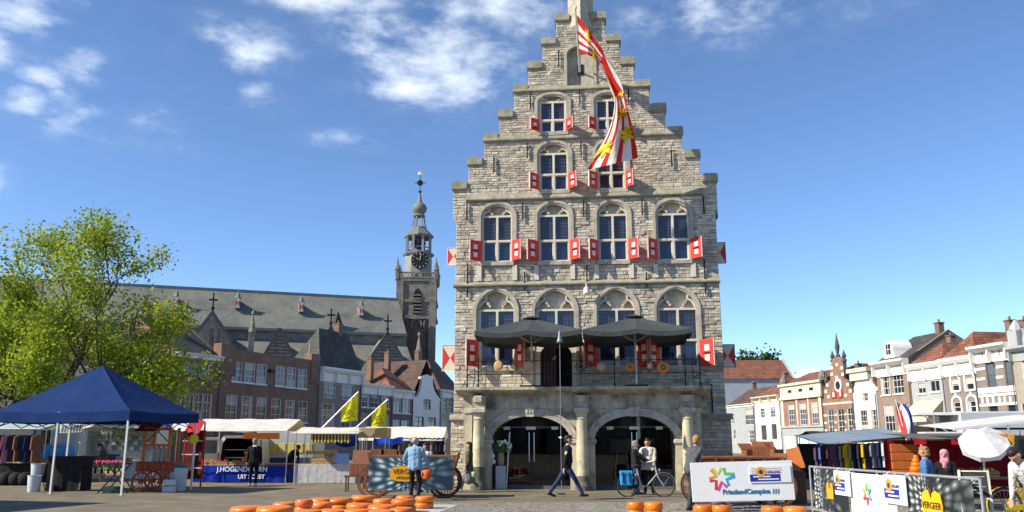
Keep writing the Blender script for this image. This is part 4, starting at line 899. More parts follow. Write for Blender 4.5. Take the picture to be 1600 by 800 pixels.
# tower
TF = Fr((gx(650, 168, 20), 168, 0), R(3)); tw = thing('church_tower', 'square church tower with white clock stage, open belfry and onion spire', 'church tower', TF.o, TF.a)
a, c = TF.u(620, 460), TF.u(681, 460); W = c-a; m = (a+c)/2; TZ = lambda y: TF.z(650, y)
zb1, zb2 = TZ(496), TZ(437)
b = MB(); b.box(a+.3, c-.3, .3, W-.3, 0, zb1); lower = b.build('lower_stage', m_chbrick, tw)
b = MB(); b.box(a, c, 0, W, zb1, zb2); b.build('belfry_stage', m_chstone, tw)
b = MB()
for zz in (zb1, zb2, TZ(470)): b.box(a-.25, c+.25, -.25, W+.25, zz-.3, zz+.3)
b.build('ledge', m_chstone, tw)
for s in (a-.1, c+.1-1.4):
    b = MB(); b.box(s, s+1.4, -.35, 1.2, 0, zb2-.3); b.build('corner_buttress', m_chstone, tw)
b = MB(); u0, u1 = TF.u(646, 470), TF.u(658, 470); pth = [(u0, TZ(490)), (u0, TZ(460))]+arch(u0, u1, TZ(460), 1.2, 8, .4)[1:-1]+[(u1, TZ(460)), (u1, TZ(490))]; b.prism(pth, -.12, -.02); lo = b.build('louvre_opening', m_dark, tw)
for k in range(6): zz = TZ(488)+(TZ(456)-TZ(488))*k/6; b = MB(); b.bar((u0, -.3, zz), (u1, -.3, zz), .4, .25); b.build('slat', m_chstone, lo)
for x in (630, 650, 670):
    u = TF.u(x, 510); b = MB(); b.sweep([(u-1.0, TZ(512)), (u-1.0, TZ(505))]+arch(u-1.0, u+1.0, TZ(505), .9, 8, .4)[1:-1]+[(u+1.0, TZ(505)), (u+1.0, TZ(512))], -.15, .15, -.1, .28); b.build('blind_arch', m_chstone, tw)
zt0 = TZ(426); b = MB(); 
for (p, q) in (((a-.2, -.2), (c+.2, -.2)), ((c+.2, -.2), (c+.2, W+.2)), ((a-.2, -.2), (a-.2, W+.2))):
    for zz in (zb2+.4, zt0): b.bar((p[0], p[1], zz), (q[0], q[1], zz), .25, .25)
    for k in range(13): x = p[0]+(q[0]-p[0])*k/12; y = p[1]+(q[1]-p[1])*k/12; x2 = p[0]+(q[0]-p[0])*(k+1)/12; y2 = p[1]+(q[1]-p[1])*(k+1)/12; b.bar((x, y, zb2+.4), (x2 if k < 12 else x, y2 if k < 12 else y, zt0), .14, .14); b.bar((x, y, zt0), (x2 if k < 12 else x, y2 if k < 12 else y, zb2+.4), .14, .14)
b.build('balustrade', m_chstone, tw)
for (x, y) in ((a, 0), (c, 0), (a, W), (c, W)):
    b = MB(); b.lathe([(.5, zb2), (.5, zt0+.4), (.65, zt0+.5), (.2, zt0+2.2), (.05, zt0+3.2)], 6, (x, y, 0)); b.build('pinnacle', m_chstone, tw)
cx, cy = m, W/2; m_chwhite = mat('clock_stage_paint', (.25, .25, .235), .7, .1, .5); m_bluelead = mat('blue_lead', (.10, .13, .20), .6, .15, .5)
r8 = (TF.u(672, 410)-TF.u(630, 410))/2*1.02
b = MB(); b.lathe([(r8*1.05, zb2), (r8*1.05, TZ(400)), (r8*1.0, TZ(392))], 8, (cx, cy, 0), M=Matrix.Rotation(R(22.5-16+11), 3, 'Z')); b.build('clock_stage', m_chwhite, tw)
b = MB(); zc = TZ(405); yq = cy-r8*1.08
b.lathe([(1.75, -.1), (1.75, .1)], 24, (cx+.5, yq, zc), M=Matrix.Rotation(R(90), 3, 'X')); ck = b.build('clock_face', m_iron, tw)
for k in range(12): t = k*math.pi/6; b = MB(); b.bar((cx+.5+1.25*math.cos(t), yq-.13, zc+1.25*math.sin(t)), (cx+.5+1.6*math.cos(t), yq-.13, zc+1.6*math.sin(t)), .16, .06); b.build('hour_mark', m_gold, ck)
b = MB(); b.bar((cx+.5, yq-.16, zc), (cx+.5-.8, yq-.16, zc+.4), .14, .06); b.build('hour_hand', m_gold, ck); b = MB(); b.bar((cx+.5, yq-.18, zc), (cx+.5+.2, yq-.18, zc+1.3), .1, .05); b.build('minute_hand', m_gold, ck)
z1, z2, z3, z4 = TZ(391), TZ(364), TZ(352), TZ(330)
b = MB(); b.lathe([(r8*1.15, z1-.4), (r8*1.2, z1), (r8*1.0, z1+.3)], 8, (cx, cy, 0)); b.lathe([(r8*1.0, z2-.3), (r8*1.12, z2), (r8*1.1, z2+.3), (r8*.62, z3), (r8*.5, z3+.6)], 8, (cx, cy, 0)); b.build('belfry_roof', mat('belfry_lead', (.15, .155, .15), .7, .1, .5), tw)
for k in range(8):
    t = R(22.5+45*k); x, y = cx+r8*.92*math.cos(t), cy+r8*.92*math.sin(t); b = MB(); b.bar((x, y, z1), (x, y, z2), .5, .5); b.build('belfry_post', m_chwhite, tw)
b = MB()
for k in range(8): t0, t1 = R(22.5+45*k), R(67.5+45*k); b.bar((cx+r8*.92*math.cos(t0), cy+r8*.92*math.sin(t0), z1+1.2), (cx+r8*.92*math.cos(t1), cy+r8*.92*math.sin(t1), z1+1.2), .2, .2)
b.lathe([(1.3, z1), (1.2, z2)], 8, (cx, cy, 0)); b.build('belfry_rail', m_bluelead, tw)
for (dx, zz, rr) in ((-.9, z1+2.4, .7), (.9, z1+2.6, .75), (0, z1+1.6, .6)): b = MB(); b.lathe([(rr, 0), (rr*.7, .3), (rr*.55, .9), (.1, 1.2)], 10, (cx+dx, cy-1.0, zz-.6)); b.build('bell', m_iron, tw)
for k in range(6): t = R(60*k); b = MB(); b.bar((cx+r8*.5*math.cos(t), cy+r8*.5*math.sin(t), z3+.4), (cx+r8*.33*math.cos(t), cy+r8*.33*math.sin(t), z4), .3, .3); b.build('lantern_post', m_chwhite, tw)
zo0, zo1 = TZ(330), TZ(308); hh = zo1-zo0
b = MB(); b.lathe([(r8*.42, zo0-.2), (r8*.48, zo0), (r8*.34, zo0+hh*.12), (r8*.52, zo0+hh*.35), (r8*.58, zo0+hh*.55), (r8*.46, zo0+hh*.8), (r8*.2, zo1), (r8*.1, TZ(298)), (.12, TZ(290))], 12, (cx, cy, 0)); b.build('onion', m_chlead, tw, smooth='auto')
b = MB(); b.sphere((cx, cy, TZ(291)), .35, 8, 6); b.bar((cx, cy, TZ(290)), (cx, cy, TZ(264)), .14); b.bar((cx-1.2, cy, TZ(277)), (cx+1.2, cy, TZ(277)), .12); b.lathe([(.65, -.06), (.65, .06)], 10, (cx, cy, TZ(277)), M=Matrix.Rotation(R(90), 3, 'X')); b.build('vane', m_iron, tw)
b = MB(); b.sphere((cx, cy, TZ(262)), (.55, .2, .5), 10, 6); b.build('gilded_ball', mat('bright_gilt', (.9, .8, .6), .25, .05, metal=.6), tw)
# ================================================================== trees
def leafmat(name, col, tr=.45):
    m = mat(name, col, .6, .25, .6, spec=.2, tint=True)
    nt = m.node_tree; N = nt.nodes.new; L = nt.links.new; P = nt.nodes['Principled BSDF']
    t = N('ShaderNodeBsdfTranslucent'); src = P.inputs['Base Color'].links[0].from_socket; L(src, t.inputs[0]); mx = N('ShaderNodeMixShader'); mx.inputs[0].default_value = tr
    L(P.outputs[0], mx.inputs[1]); L(t.outputs[0], mx.inputs[2]); L(mx.outputs[0], nt.nodes['Material Output'].inputs[0]); return m
m_bark = mat('bark', (.085, .068, .05), .95, .3, 6, .6, 20)
def leaves(pts, size, jit, rng):
    """numpy leaf quads (bent in two) round the given points"""
    P = np.repeat(np.array([p[0] for p in pts]), [p[1] for p in pts], axis=0); n = len(P)
    P = P+rng.normal(0, 1, (n, 3))*np.array([jit, jit, jit*.8])
    d = rng.normal(0, 1, (n, 3)); d[:, 2] -= .3; d /= np.linalg.norm(d, axis=1)[:, None]
    e = rng.normal(0, 1, (n, 3)); e = np.cross(d, e); e /= np.linalg.norm(e, axis=1)[:, None]
    s = size*rng.uniform(.6, 1.35, (n, 1)); nrm = np.cross(d, e)
    v = np.stack([P-d*s*.5, P+e*s*.36+nrm*s*.12, P+d*s*.6, P-e*s*.36+nrm*s*.12], axis=1).reshape(-1, 3)
    return v, n
def leaf_object(name, v, n, m, parent, rng, tints):
    me = bpy.data.meshes.new(name); me.vertices.add(4*n); me.vertices.foreach_set('co', v.astype(np.float32).ravel()); me.loops.add(4*n); me.loops.foreach_set('vertex_index', np.arange(4*n, dtype=np.int32))
    me.polygons.add(n); me.polygons.foreach_set('loop_start', np.arange(0, 4*n, 4, dtype=np.int32)); me.materials.append(m); me.update(calc_edges=True); me.validate()
    a = me.attributes.new('tint', 'FLOAT_COLOR', 'POINT'); c = np.ones((n, 4), dtype=np.float32); c[:, :3] = np.array(tints)[rng.integers(0, len(tints), n)]*rng.uniform(.75, 1.25, (n, 1)); a.data.foreach_set('color', np.repeat(c, 4, axis=0).ravel())
    o = bpy.data.objects.new(name, me); COL.objects.link(o); o.parent = parent; return o
def tree(name, label, base, limbs, H, m_leaf, seed, trunk_r=.24, fork=3.0, leafn=60, size=.16, jit=.33, levels=4):
    rng = np.random.default_rng(seed); rnd = random.Random(seed)
    t = thing(name, label, 'tree', base); b = MB(); tips = []
    b.tube([(0, 0, -.1), (.03, .02, fork*.4), (-.02, .04, fork*.75), (0, 0, fork)], [trunk_r*1.35, trunk_r, trunk_r*.9, trunk_r*.85], 10)
    def grow(p, d, ln, r, lv):
        k = 4; pts = [p]; q = p.copy(); dd = d.copy()
        for i in range(k):
            dd = (dd+Vector((rnd.gauss(0, .11), rnd.gauss(0, .11), rnd.gauss(.04, .09)))).normalized(); q = q+dd*(ln/k); pts.append(q.copy())
        r1 = r*.62; b.tube(pts, [r+(r1-r)*i/k for i in range(k+1)], 6 if lv < 2 else 4, cap=False)
        if lv >= 2:
            for i in (2, 3, 4): tips.append((tuple(pts[i]), rnd.randint(int(leafn*.3), int(leafn*.75))))
        if lv >= levels: tips.append((tuple(q), leafn)); return
        nb = rnd.choice((2, 3)) if lv else 3
        for j in range(nb):
            side = Vector((rnd.gauss(0, 1), rnd.gauss(0, 1), rnd.gauss(0, .6))); side = (side-dd*side.dot(dd)).normalized()
            nd = (dd*(.8 if j else 1.1)+side*rnd.uniform(.45, .8)+Vector((0, 0, .06))).normalized()
            st = pts[4] if j == 0 else pts[rnd.choice((2, 3, 4))]
            grow(st.copy(), nd, ln*rnd.uniform(.62, .8), r1*.8, lv+1)
    for (az, el, ln) in limbs:
        d = Vector((math.cos(az)*math.cos(el), math.sin(az)*math.cos(el), math.sin(el))); grow(Vector((0, 0, fork*rnd.uniform(.75, 1))), d, ln, trunk_r*rnd.uniform(.42, .6), 0)
    b.build('trunk', m_bark, t, smooth=True)
    v, n = leaves(tips, size, jit, rng)
    leaf_object('crown', v, n, m_leaf, t, rng, [(1, 1, 1), (1.15, 1.1, .8), (.75, .85, .9), (.55, .7, .8), (1.25, 1.15, .7)])
    return t
m_spring = leafmat('spring_leaf', (.31, .375, .038), .5)
tb = onground(140, 745); TD = 44
tree('spring_tree', 'leafy spring tree with fresh yellow green crown behind the blue tent', (gx(82, TD, 5), TD, 0),
     [(R(0), R(20), 3.7), (R(40), R(40), 3.2), (R(100), R(35), 2.9), (R(150), R(35), 3.2), (R(185), R(18), 3.7), (R(230), R(38), 2.9), (R(290), R(40), 2.8), (R(330), R(22), 3.6), (R(60), R(74), 4.7), (R(200), R(72), 4.4), (R(-20), R(64), 4.8), (R(15), R(5), 3.2), (R(170), R(6), 3.1), (R(260), R(12), 2.9), (R(345), R(0), 2.8), (R(200), R(2), 2.8)],
     13.5, m_spring, 11, .26, 3.0, leafn=56, size=.17, jit=.40, levels=3)
m_far = leafmat('far_leaf', (.06, .095, .022), .3)
tree('distant_tree', 'dense green tree top rising behind the orange tiled roof', (gx(1172, 205, 15), 205, 0), [(R(a), R(e), 4.6) for a, e in ((0, 35), (60, 55), (120, 40), (180, 40), (240, 55), (300, 40), (30, 75), (200, 75))], 26, m_far, 5, .6, 14.0, leafn=26, size=.95, jit=1.3, levels=2)
# ================================================================== market: helpers
m_pole = mat('pole_grey', (.45, .45, .44), .4, .08, 6, metal=.5)
m_polew = mat('pole_white', (.72, .72, .70), .4, .05)
m_wood = mat('cart_wood', (.21, .075, .027), .55, .25, 5, .2, 25, spec=.5)
m_woodd = mat('dark_wood', (.12, .06, .03), .7, .25, 5, .2, 25)
m_tanw = mat('tan_wood', (.36, .24, .12), .7, .2, 5, .2, 25)
m_canw = clothmat('canvas_white', (.78, .77, .73), .3); m_canb = clothmat('canvas_beige', (.46, .37, .22), .3); m_canblue = clothmat('canvas_grey_blue', (.22, .28, .36), .15)
m_black = mat('black_cloth', (.012, .012, .013), .9, .3, 3, .2, 10)
m_bluec = clothmat('blue_skirt', (.012, .035, .36), .08)
m_rub = mat('rubber', (.02, .02, .02), .7)
def skirt(b, u0, u1, y, z0, z1, k=30, amp=.03, m=0):
    b.grid(lambda u, v: (u0+(u1-u0)*u, y-amp*(.4+v)*math.sin(u*k*2.1+1.3*math.sin(u*9))*(.5+.5*math.sin(u*k*.37)), z1+(z0-z1)*v), max(8, int((u1-u0)*9)), 3, m)
def sag_canopy(b, x0, x1, y0, z0, y1, z1, sag=.05, nu=14, nv=6, m=0, thick=.012):
    f = lambda u, v: (x0+(x1-x0)*u, y0+(y1-y0)*v, z0+(z1-z0)*v-sag*math.sin(math.pi*v)*(1+.3*math.sin(u*21))-.02*math.sin(u*17)*math.sin(v*5))
    b.grid(f, nu, nv, m)
def stall(label, xl, xr, D, yr, ye, cm, depth=2.4, ridge=.45, skm=None, zt=.78, gable=None, over=.7, val=None, rz=0, cat='market stall', front=True, yc=None):
    """stall whose counter front stands at depth D; yr / ye are the canopy ridge and eave rows"""
    x0, x1 = gx(xl, D, 1.2), gx(xr, D, 1.2); t = thing('market_stall', label, cat, ((x0+x1)/2, D, 0), rz); w = (x1-x0)/2
    zr_ = at(800, yr, D+depth*ridge).z; ze_ = at(800, ye, D-over).z
    b = MB(); sag_canopy(b, -w-.15, w+.15, -over, ze_, depth*ridge, zr_); sag_canopy(b, -w-.15, w+.15, depth*ridge, zr_, depth+.2, ze_)
    if val: b.grid(lambda u, v: (-w-.15+(2*w+.3)*u, -over-.01, ze_-val*v), 12, 1)
    c = b.build('canopy', cm, t, smooth=True)
    if gable:
        for s in gable[1]: b = MB(); x = s*(w+.14); b.add([(x, -over, ze_), (x, depth*ridge, zr_-.02), (x, depth+.2, ze_)], [(0, 1, 2)]); b.build('end_flap', gable[0], c)
    for sx in (-1, 1):
        for y, zz in ((-.05, ze_+.1), (depth, ze_)):
            b = MB(); b.tube([(sx*w, y, 0), (sx*w, y, zz)], .022, 6); b.build('pole', m_pole, t)
    b = MB(); b.tube([(-w-.1, -over, ze_-.02), (w+.1, -over, ze_-.02)], .018, 6); 
    b.build('eave_bar', m_pole, t)
    if front:
        b = MB(); b.cbox(-w, w, 0, .95, zt-.05, zt, .01); b.build('counter', m_tanw, t)
        if skm:
            b = MB(); skirt(b, -w, w, -.02, .02, zt-.01); b.grid(lambda u, v: (w+.01, .9*u, zt-.01+(.02-zt)*v), 6, 3); b.build('skirt', skm, t, smooth=True)
        for sx in (-.9, 0, .9): b = MB(); b.box(sx*w-.03, sx*w+.03, .4, .46, 0, zt-.05); b.build('trestle', m_tanw, t)
    return t, w, zr_, ze_
def crate(label, loc, sx, sy, h, cm, fruit=None, fr=.045, pile=1, rz=0, group='produce crates', cat='crate', name='crate', rnd=random.Random(3)):
    t = thing(name, label, cat, loc, rz, group); b = MB(); w = .015
    for k in range(2):
        z0 = k*h*.52; z1 = z0+h*.44
        b.box(-sx/2, sx/2, -sy/2, -sy/2+w, z0, z1); b.box(-sx/2, sx/2, sy/2-w, sy/2, z0, z1); b.box(-sx/2, -sx/2+w, -sy/2+w, sy/2-w, z0, z1); b.box(sx/2-w, sx/2, -sy/2+w, sy/2-w, z0, z1)
    b.box(-sx/2+w, sx/2-w, -sy/2+w, sy/2-w, 0, .02); b.build('box', cm, t)
    if fruit:
        b = MB(); nx, ny = max(2, int(sx/fr/2.0)), max(2, int(sy/fr/2.0))
        for l in range(pile+1):
            for i in range(nx-l):
                for j in range(ny-l):
                    b.sphere((-sx/2+fr+(i+l*.5)*(sx-2*fr)/max(1, nx-1)+rnd.gauss(0, fr*.1), -sy/2+fr+(j+l*.5)*(sy-2*fr)/max(1, ny-1), h*.8+l*fr*1.3+rnd.gauss(0, fr*.12)), fr, 6, 4)
        b.build('produce', fruit, t, smooth=True, kind='stuff')
    return t
def fm(name, c, r=.5): return mat(name, c, r, .15, 20)
m_orange, m_redf, m_greenf, m_yel, m_bread = fm('orange_fruit', (.62, .2, .02)), fm('red_fruit', (.5, .04, .03)), fm('green_leafy', (.09, .16, .03)), fm('yellow_fruit', (.65, .42, .04)), fm('bread', (.42, .26, .11))
# ================================================================== blue tent at the left
def blue_tent(A, La, label):
    e1 = Vector((-.957, .29, 0)).normalized(); e2 = Vector((.29, .957, 0)).normalized(); Lb = 3.5
    t = thing('blue_tent', label, 'tent', A); zt, zv, za = 2.66, 2.33, 4.32
    m_tent = clothmat('tent_blue', (.010, .032, .125), .12, .1)
    c = [Vector((0, 0, 0)), e2*Lb, e2*Lb+e1*La, e1*La]; ap = (c[0]+c[2])/2
    b = MB()
    for i in range(4):
        p, q = c[i], c[(i+1) % 4]
        def f(u, v, p=p, q=q):
            e = p+(q-p)*u; w = v; pt = e+(ap-e)*w; z = zt+(za-zt)*(w**1.12)-.05*math.sin(math.pi*u)*(1-w)-.10*math.sin(math.pi*w)*abs(math.sin(2*math.pi*u))*.4
            return (pt.x, pt.y, z)
        b.grid(f, 16, 10)
    cn = b.build('canopy', m_tent, t, smooth=True); b = MB()
    for i in range(4):
        p, q = c[i], c[(i+1) % 4]; nrm = Vector((q-p).yx.to_3d()) if False else Vector(((q-p).y, -(q-p).x, 0)).normalized()
        def f(u, v, p=p, q=q, nrm=nrm):
            e = p+(q-p)*u-nrm*(-.02-.025*math.sin(u*24)*v); return (e.x, e.y, zt-.05*math.sin(math.pi*u)-(zt-zv)*v)
        b.grid(f, 30, 3)
    b.build('valance', m_tent, cn, smooth=True)
    for i, p in enumerate(c+[e1*La*.5+e2*0]):
        b = MB(); q = p+(ap-p)*.02; b.bar((q.x, q.y, 0), (q.x, q.y, zt-.03), .055, .055); lg = b.build('leg', m_polew, t)
        b = MB(); b.cbox(q.x-.08, q.x+.08, q.y-.08, q.y+.08, 0, .02, .005); b.build('foot', m_pole, lg)
    b = MB()
    for i in range(4):
        p, q = c[i], c[(i+1) % 4]
        for k in range(3):
            a_, b_ = p+(q-p)*(k/3), p+(q-p)*((k+1)/3); a_ = a_+(ap-a_)*.05; b_ = b_+(ap-b_)*.05; b.bar((a_.x, a_.y, zv+.25), (b_.x, b_.y, zv-.2), .025); b.bar((a_.x, a_.y, zv-.2), (b_.x, b_.y, zv+.25), .025)
    b.bar((c[0]+(ap-c[0])*.02+Vector((0, 0, zv))), (ap+Vector((0, 0, zv+.6))), .03); b.bar((c[2]+Vector((0, 0, zv))), (ap+Vector((0, 0, zv+.6))), .03); b.bar(ap+Vector((0, 0, zv+.6)), ap+Vector((0, 0, za-.05)), .04)
    b.build('scissor_frame', m_iron, t)
    return A, e1, e2
TA, TE1, TE2 = blue_tent(Vector((gx(196, 27.8, 1.2), 27.8, 0)), 5.7, 'blue pop-up market tent with peaked roof and white legs')
blue_tent(Vector((-15.6, 20.0, 0)), 6.0, 'second blue tent just past the left edge, seen by its shadow')
# black draped table
def draped(label, xl, xr, D, h, m, depth=.8, cat='table'):
    x0, x1 = gx(xl, D), gx(xr, D); w = (x1-x0)/2; t = thing('draped_table', label, cat, ((x0+x1)/2, D, 0)); b = MB()
    b.cbox(-w+.02, w-.02, .02, depth, h-.04, h-.005, .01); b.build('tabletop', m_tanw, t)
    b = MB(); skirt(b, -w, w, 0, .015, h, 22, .035); b.grid(lambda u, v: (-w+2*w*u, depth*v, h+.004), 4, 2); b.grid(lambda u, v: (-w, depth*u, h+(.02-h)*v), 4, 3); b.grid(lambda u, v: (w+.03*v, depth*u, h+(.02-h)*v), 4, 3); b.build('cloth', m, t, smooth=True)
    for sx in (-1, 1):
        for y in (.1, depth-.1): b = MB(); b.box(sx*(w-.08)-.02, sx*(w-.08)+.02, y-.02, y+.02, 0, h-.04); b.build('leg', m_pole, t)
    return t
draped('tall table under a black floor length cloth beneath the blue tent', 70, 123, 30.3, 1.17, m_black)
def bucket(label, px, D, z, r, h, m, group=None, lid=None, name='bucket'):
    t = thing(name, label, 'bucket', (gx(px, D, z+.2), D, z), 0, group); b = MB(); b.lathe([(r*.82, 0), (r*.86, .02), (r, h*.96), (r*1.06, h*.97), (r*1.06, h), (r*.97, h), (r*.8, .03)], 16); b.build('shell', m, t, smooth='auto')
    b = MB(); b.tube([(r*math.cos(q), -r*.15-.03*math.sin(q), h*.95-r*.7*math.sin(q)) for q in [math.pi*i/10 for i in range(11)]], .006, 5); b.build('handle', m_pole, t)
    if lid: b = MB(); b.lathe([(r*1.08, h), (r*1.1, h+.05), (r*.9, h+.1), (.02, h+.12)], 16); b.build('lid', lid, t, smooth='auto')
    return t
m_pail = mat('pail_white', (.55, .60, .63), .4, .06, 3); m_teal = mat('teal_plastic', (.02, .17, .16), .5, .1, 4); m_palepl = mat('pale_plastic', (.5, .58, .6), .5, .06, 3)
bucket('lower white bucket standing on the ground beside the black draped table', 53, 29.9, 0, .22, .55, m_pail); bucket('upper white bucket balanced on a stool behind the lower one', 59, 30.6, .50, .23, .42, m_pail)
def stool(label, px, D, h):
    t = thing('stool', label, 'stool', (gx(px, D), D, 0)); b = MB(); b.lathe([(.2, h-.04), (.2, h)], 12); b.build('seat', m_black, t)
    for k in range(4): a = R(45+90*k); b = MB(); b.bar((.22*math.cos(a), .22*math.sin(a), 0), (.12*math.cos(a), .12*math.sin(a), h-.03), .025); b.build('leg', m_iron, t)
stool('low black stool under the upper white bucket', 59, 30.6, .49)
# folding trestle with green crate
t = thing('folding_trestle', 'black folding trestle legs beside the front white tent leg', 'trestle', (gx(178, 29.0), 29.0, 0))
for k, (a, c) in enumerate((((-.55, 0, 0), (.25, 0, .95)), ((.45, 0, 0), (-.3, 0, .95)), ((-.5, .5, 0), (.25, .5, .95)), ((.45, .5, 0), (-.3, .5, .95)))): b = MB(); b.bar(a, c, .035); b.build('leg', m_iron, t)
b = MB(); b.bar((-.3, .02, .95), (.25, .02, .95), .04); b.build('top_rail', m_iron, t); b = MB(); b.bar((-.3, .48, .95), (.25, .48, .95), .04); b.build('top_rail', m_iron, t)
crate('dark green crate on the ground under the folding trestle', (gx(176, 29.3), 29.3, 0), .5, .4, .22, mat('green_crate', (.02, .06, .05), .5), None, group=None)
# red hand cart with wheels under the tent
def wheel(par, c, r, nsp=10, m=None, rim=.04, axis='y', name='wheel', tyre=None, hub=.06, spoke=.028):
    b = MB(); n = 28; P = lambda t, rr, o=0: (c[0]+rr*math.cos(t), c[1]+o, c[2]+rr*math.sin(t)) if axis == 'y' else (c[0]+o, c[1]+rr*math.cos(t), c[2]+rr*math.sin(t))
    vs = []; 
    for i in range(n):
        t = 2*math.pi*i/n
        for (rr, o) in ((r, -rim/2), (r, rim/2), (r-rim*1.15, rim/2), (r-rim*1.15, -rim/2)): vs.append(P(t, rr, o))
    b.add(vs, [(i*4+q, i*4+(q+1) % 4, ((i+1) % n)*4+(q+1) % 4, ((i+1) % n)*4+q) for i in range(n) for q in range(4)])
    w = b.build(name, m, par)
    b = MB(); b.tube([P(0, 0, -.09), P(0, 0, .09)], hub, 10); b.build('hub', m, w)
    for k in range(nsp):
        t = 2*math.pi*k/nsp+.1; b = MB(); b.bar(P(t, hub*.8), P(t, r-rim), spoke, spoke*.8); b.build('spoke', m, w)
    if tyre: b = MB(); b.tube([P(2*math.pi*i/n, r+.004) for i in range(n)], .02, 5, closed=True); b.build('tyre', tyre, w)
    return w
m_redw = mat('red_cart_paint', (.33, .05, .02), .5, .2, 5, .1, 20); m_orw = mat('orange_wood', (.45, .13, .025), .55, .2, 5)
def red_cart():
    D = 30.2; x0, x1 = gx(207, D), gx(268, D); t = thing('red_wagon', 'small red showman wagon with spoked wheels and posts under the tent', 'wagon', ((x0+x1)/2, D, 0)); w = (x1-x0)/2
    for sx in (-.40, .28): wheel(t, (sx, -.05, .33), .33, 10, m_redw, .05)
    for sx in (-.40, .28): wheel(t, (sx, 1.0, .33), .33, 10, m_redw, .05)
    b = MB(); b.cbox(-w, w, .05, .95, .66, .98, .02); b.build('body', m_redw, t)
    for k in range(6): x = -w+.05+k*(2*w-.1)/6; b = MB(); b.cbox(x+.02, x+(2*w-.1)/6-.02, .02, .05, .70, .94, .008); b.build('panel', m_redw, t)
    for sx in (-.45, .42):
        for y in (.1, .9): b = MB(); b.bar((sx, y, .98), (sx, y, 2.15), .08); b.build('post', m_orw, t)
    for z in (1.55, 2.1): b = MB(); b.bar((-.45, .1, z), (.42, .1, z), .07, .09); b.build('rail', m_orw, t)
    b = MB(); b.bar((-.45, .1, 1.62), (.1, .1, 2.1), .03); b.bar((.42, .1, 1.62), (-.1, .1, 2.1), .03); b.build('brace', m_woodd, t)
    for k in range(4):
        b = MB(); x = -.26+k*.17; b.lathe([(.07, 0), (.075, .02), (.075, .45), (.05, .5), (.05, .53)], 10, (x, .5, .98)); b.build('churn', mat('churn', (.33, .32, .28), .4, .1, 5, metal=.4), t)
    b = MB(); sag_canopy(b, -.75, .0, -.2, 2.02, .5, 2.35, .05, 8, 4); b.build('awning', mat('awning_red', (.4, .05, .03), .8), t)
red_cart()
bucket('pale tub with dark teal lid beside the red wagon', 277.5, 30.6, 0, .31, .78, m_palepl, None, m_teal, 'lidded_tub')
crate('white plastic box on the ground before the teal lidded tub', (gx(264, 30.0), 30.0, 0), .35, .3, .42, m_pail, None, group=None)
# striped flag awning and yellow star sign on the far tent leg
def tricolour_awning():
    D = 33; x0, x1 = gx(256, D, 2.4), gx(320, D, 2.2); t = thing('tricolour_awning', 'red white and blue striped awning on a red frame right of the tent', 'awning', (x0, D, 0)); W = x1-x0
    z0, z1 = at(258, 655, D).z, at(320, 668, D).z; ms = [mat('flag_blue', (.02, .03, .22), .8), mat('flag_white', (.72, .72, .7), .8), mat('flag_red', (.5, .02, .03), .8)]
    b = MB(); b.grid(lambda u, v: (W*u, -.6*v, z0+(z1-z0)*u+.25-.5*v+.03*math.sin(u*40)*(v > .9)), 30, 4, m=lambda u, v: 0 if u < .33 else (1 if u < .66 else 2)); b.build('cloth', ms, t)
    for x in (W*.55, W*.78, W): b = MB(); b.bar((x, 0, 0), (x, 0, z1+.2), .05); b.build('post', ms[2], t)
    for z in (.7, 1.2, 1.7): b = MB(); b.bar((W*.5, 0, z), (W, 0, z), .04); b.build('shelf_rail', m_polew, t)
    b = MB(); b.box(W*.55, W, .15, .2, .3, 2.1); b.build('back_cloth', mat('dark_red_cloth', (.12, .02, .02), .9), t)
tricolour_awning()
b = MB(); D = 30.7; pts = []
for k in range(24): rr = .19 if k % 2 == 0 else .145; a = k*math.pi/12; pts.append((rr*math.cos(a), rr*math.sin(a)))
b.prism(pts, -.01, .01); so_ = b.build('star_sign', mat('sign_yellow', (.75, .55, .01), .6, .05), None, (gx(303, D, 1.75), D, at(303, 686, D).z)); tag(so_, 'yellow star shaped price sign on the far tent leg', 'sign')
# ================================================================== stalls left of the tent and behind it
stall('stall with pale aqua canopy at the far left edge', -70, 70, 37, 655, 669, clothmat('canvas_aqua', (.42, .6, .6), .3), skm=m_black, depth=2.6)
stall('white canopied stall with dark goods behind the black draped table', 28, 128, 38, 659, 671, m_canw, skm=m_black, depth=2.6)
t, w, zr_, ze_ = stall('flower stall with white canopy behind the tent', 126, 240, 40, 656, 668, m_canw, skm=m_canw, depth=2.6)
m_pink = mat('pink_petals', (.5, .09, .2), .7, .3, 30); m_cratep = mat('tan_crate', (.5, .4, .22), .8, .15, 8)
rf = random.Random(5)
def flower_crate(label, loc):
    c = crate(label, loc, .38, .3, .24, m_cratep, None, group='crates of pink flowers', name='flower_crate'); b = MB(); g = MB()
    for k in range(60):
        x, y = rf.uniform(-.19, .19), rf.uniform(-.15, .15); z = .26+rf.uniform(0, .1); a = rf.uniform(0, 6.3); g.bar((x, y, .1), (x+rf.gauss(0, .04), y+rf.gauss(0, .03), z), .035, .008)
        if k % 2: b.sphere((x, y, z+.12+rf.uniform(0, .05)), .04, 5, 3)
    b.build('flowers', m_pink, c, kind='stuff'); g.build('leaves', m_greenf, c, kind='stuff')
for k in range(7): flower_crate(('first', 'second', 'third', 'fourth', 'fifth', 'sixth', 'seventh')[k]+' tan crate of pink flowers from the left on the flower bench', (gx(126+k*10.2, 37.4, .5), 37.4, .36))
b = MB(); bx0, bx1 = gx(122, 37.4), gx(194, 37.4); b.box(0, bx1-bx0, -.2, .25, .28, .355); bt = b.build('flower_bench', m_tanw, None, (bx0, 37.4, 0)); tag(bt, 'low wooden bench carrying the row of flower crates', 'bench')
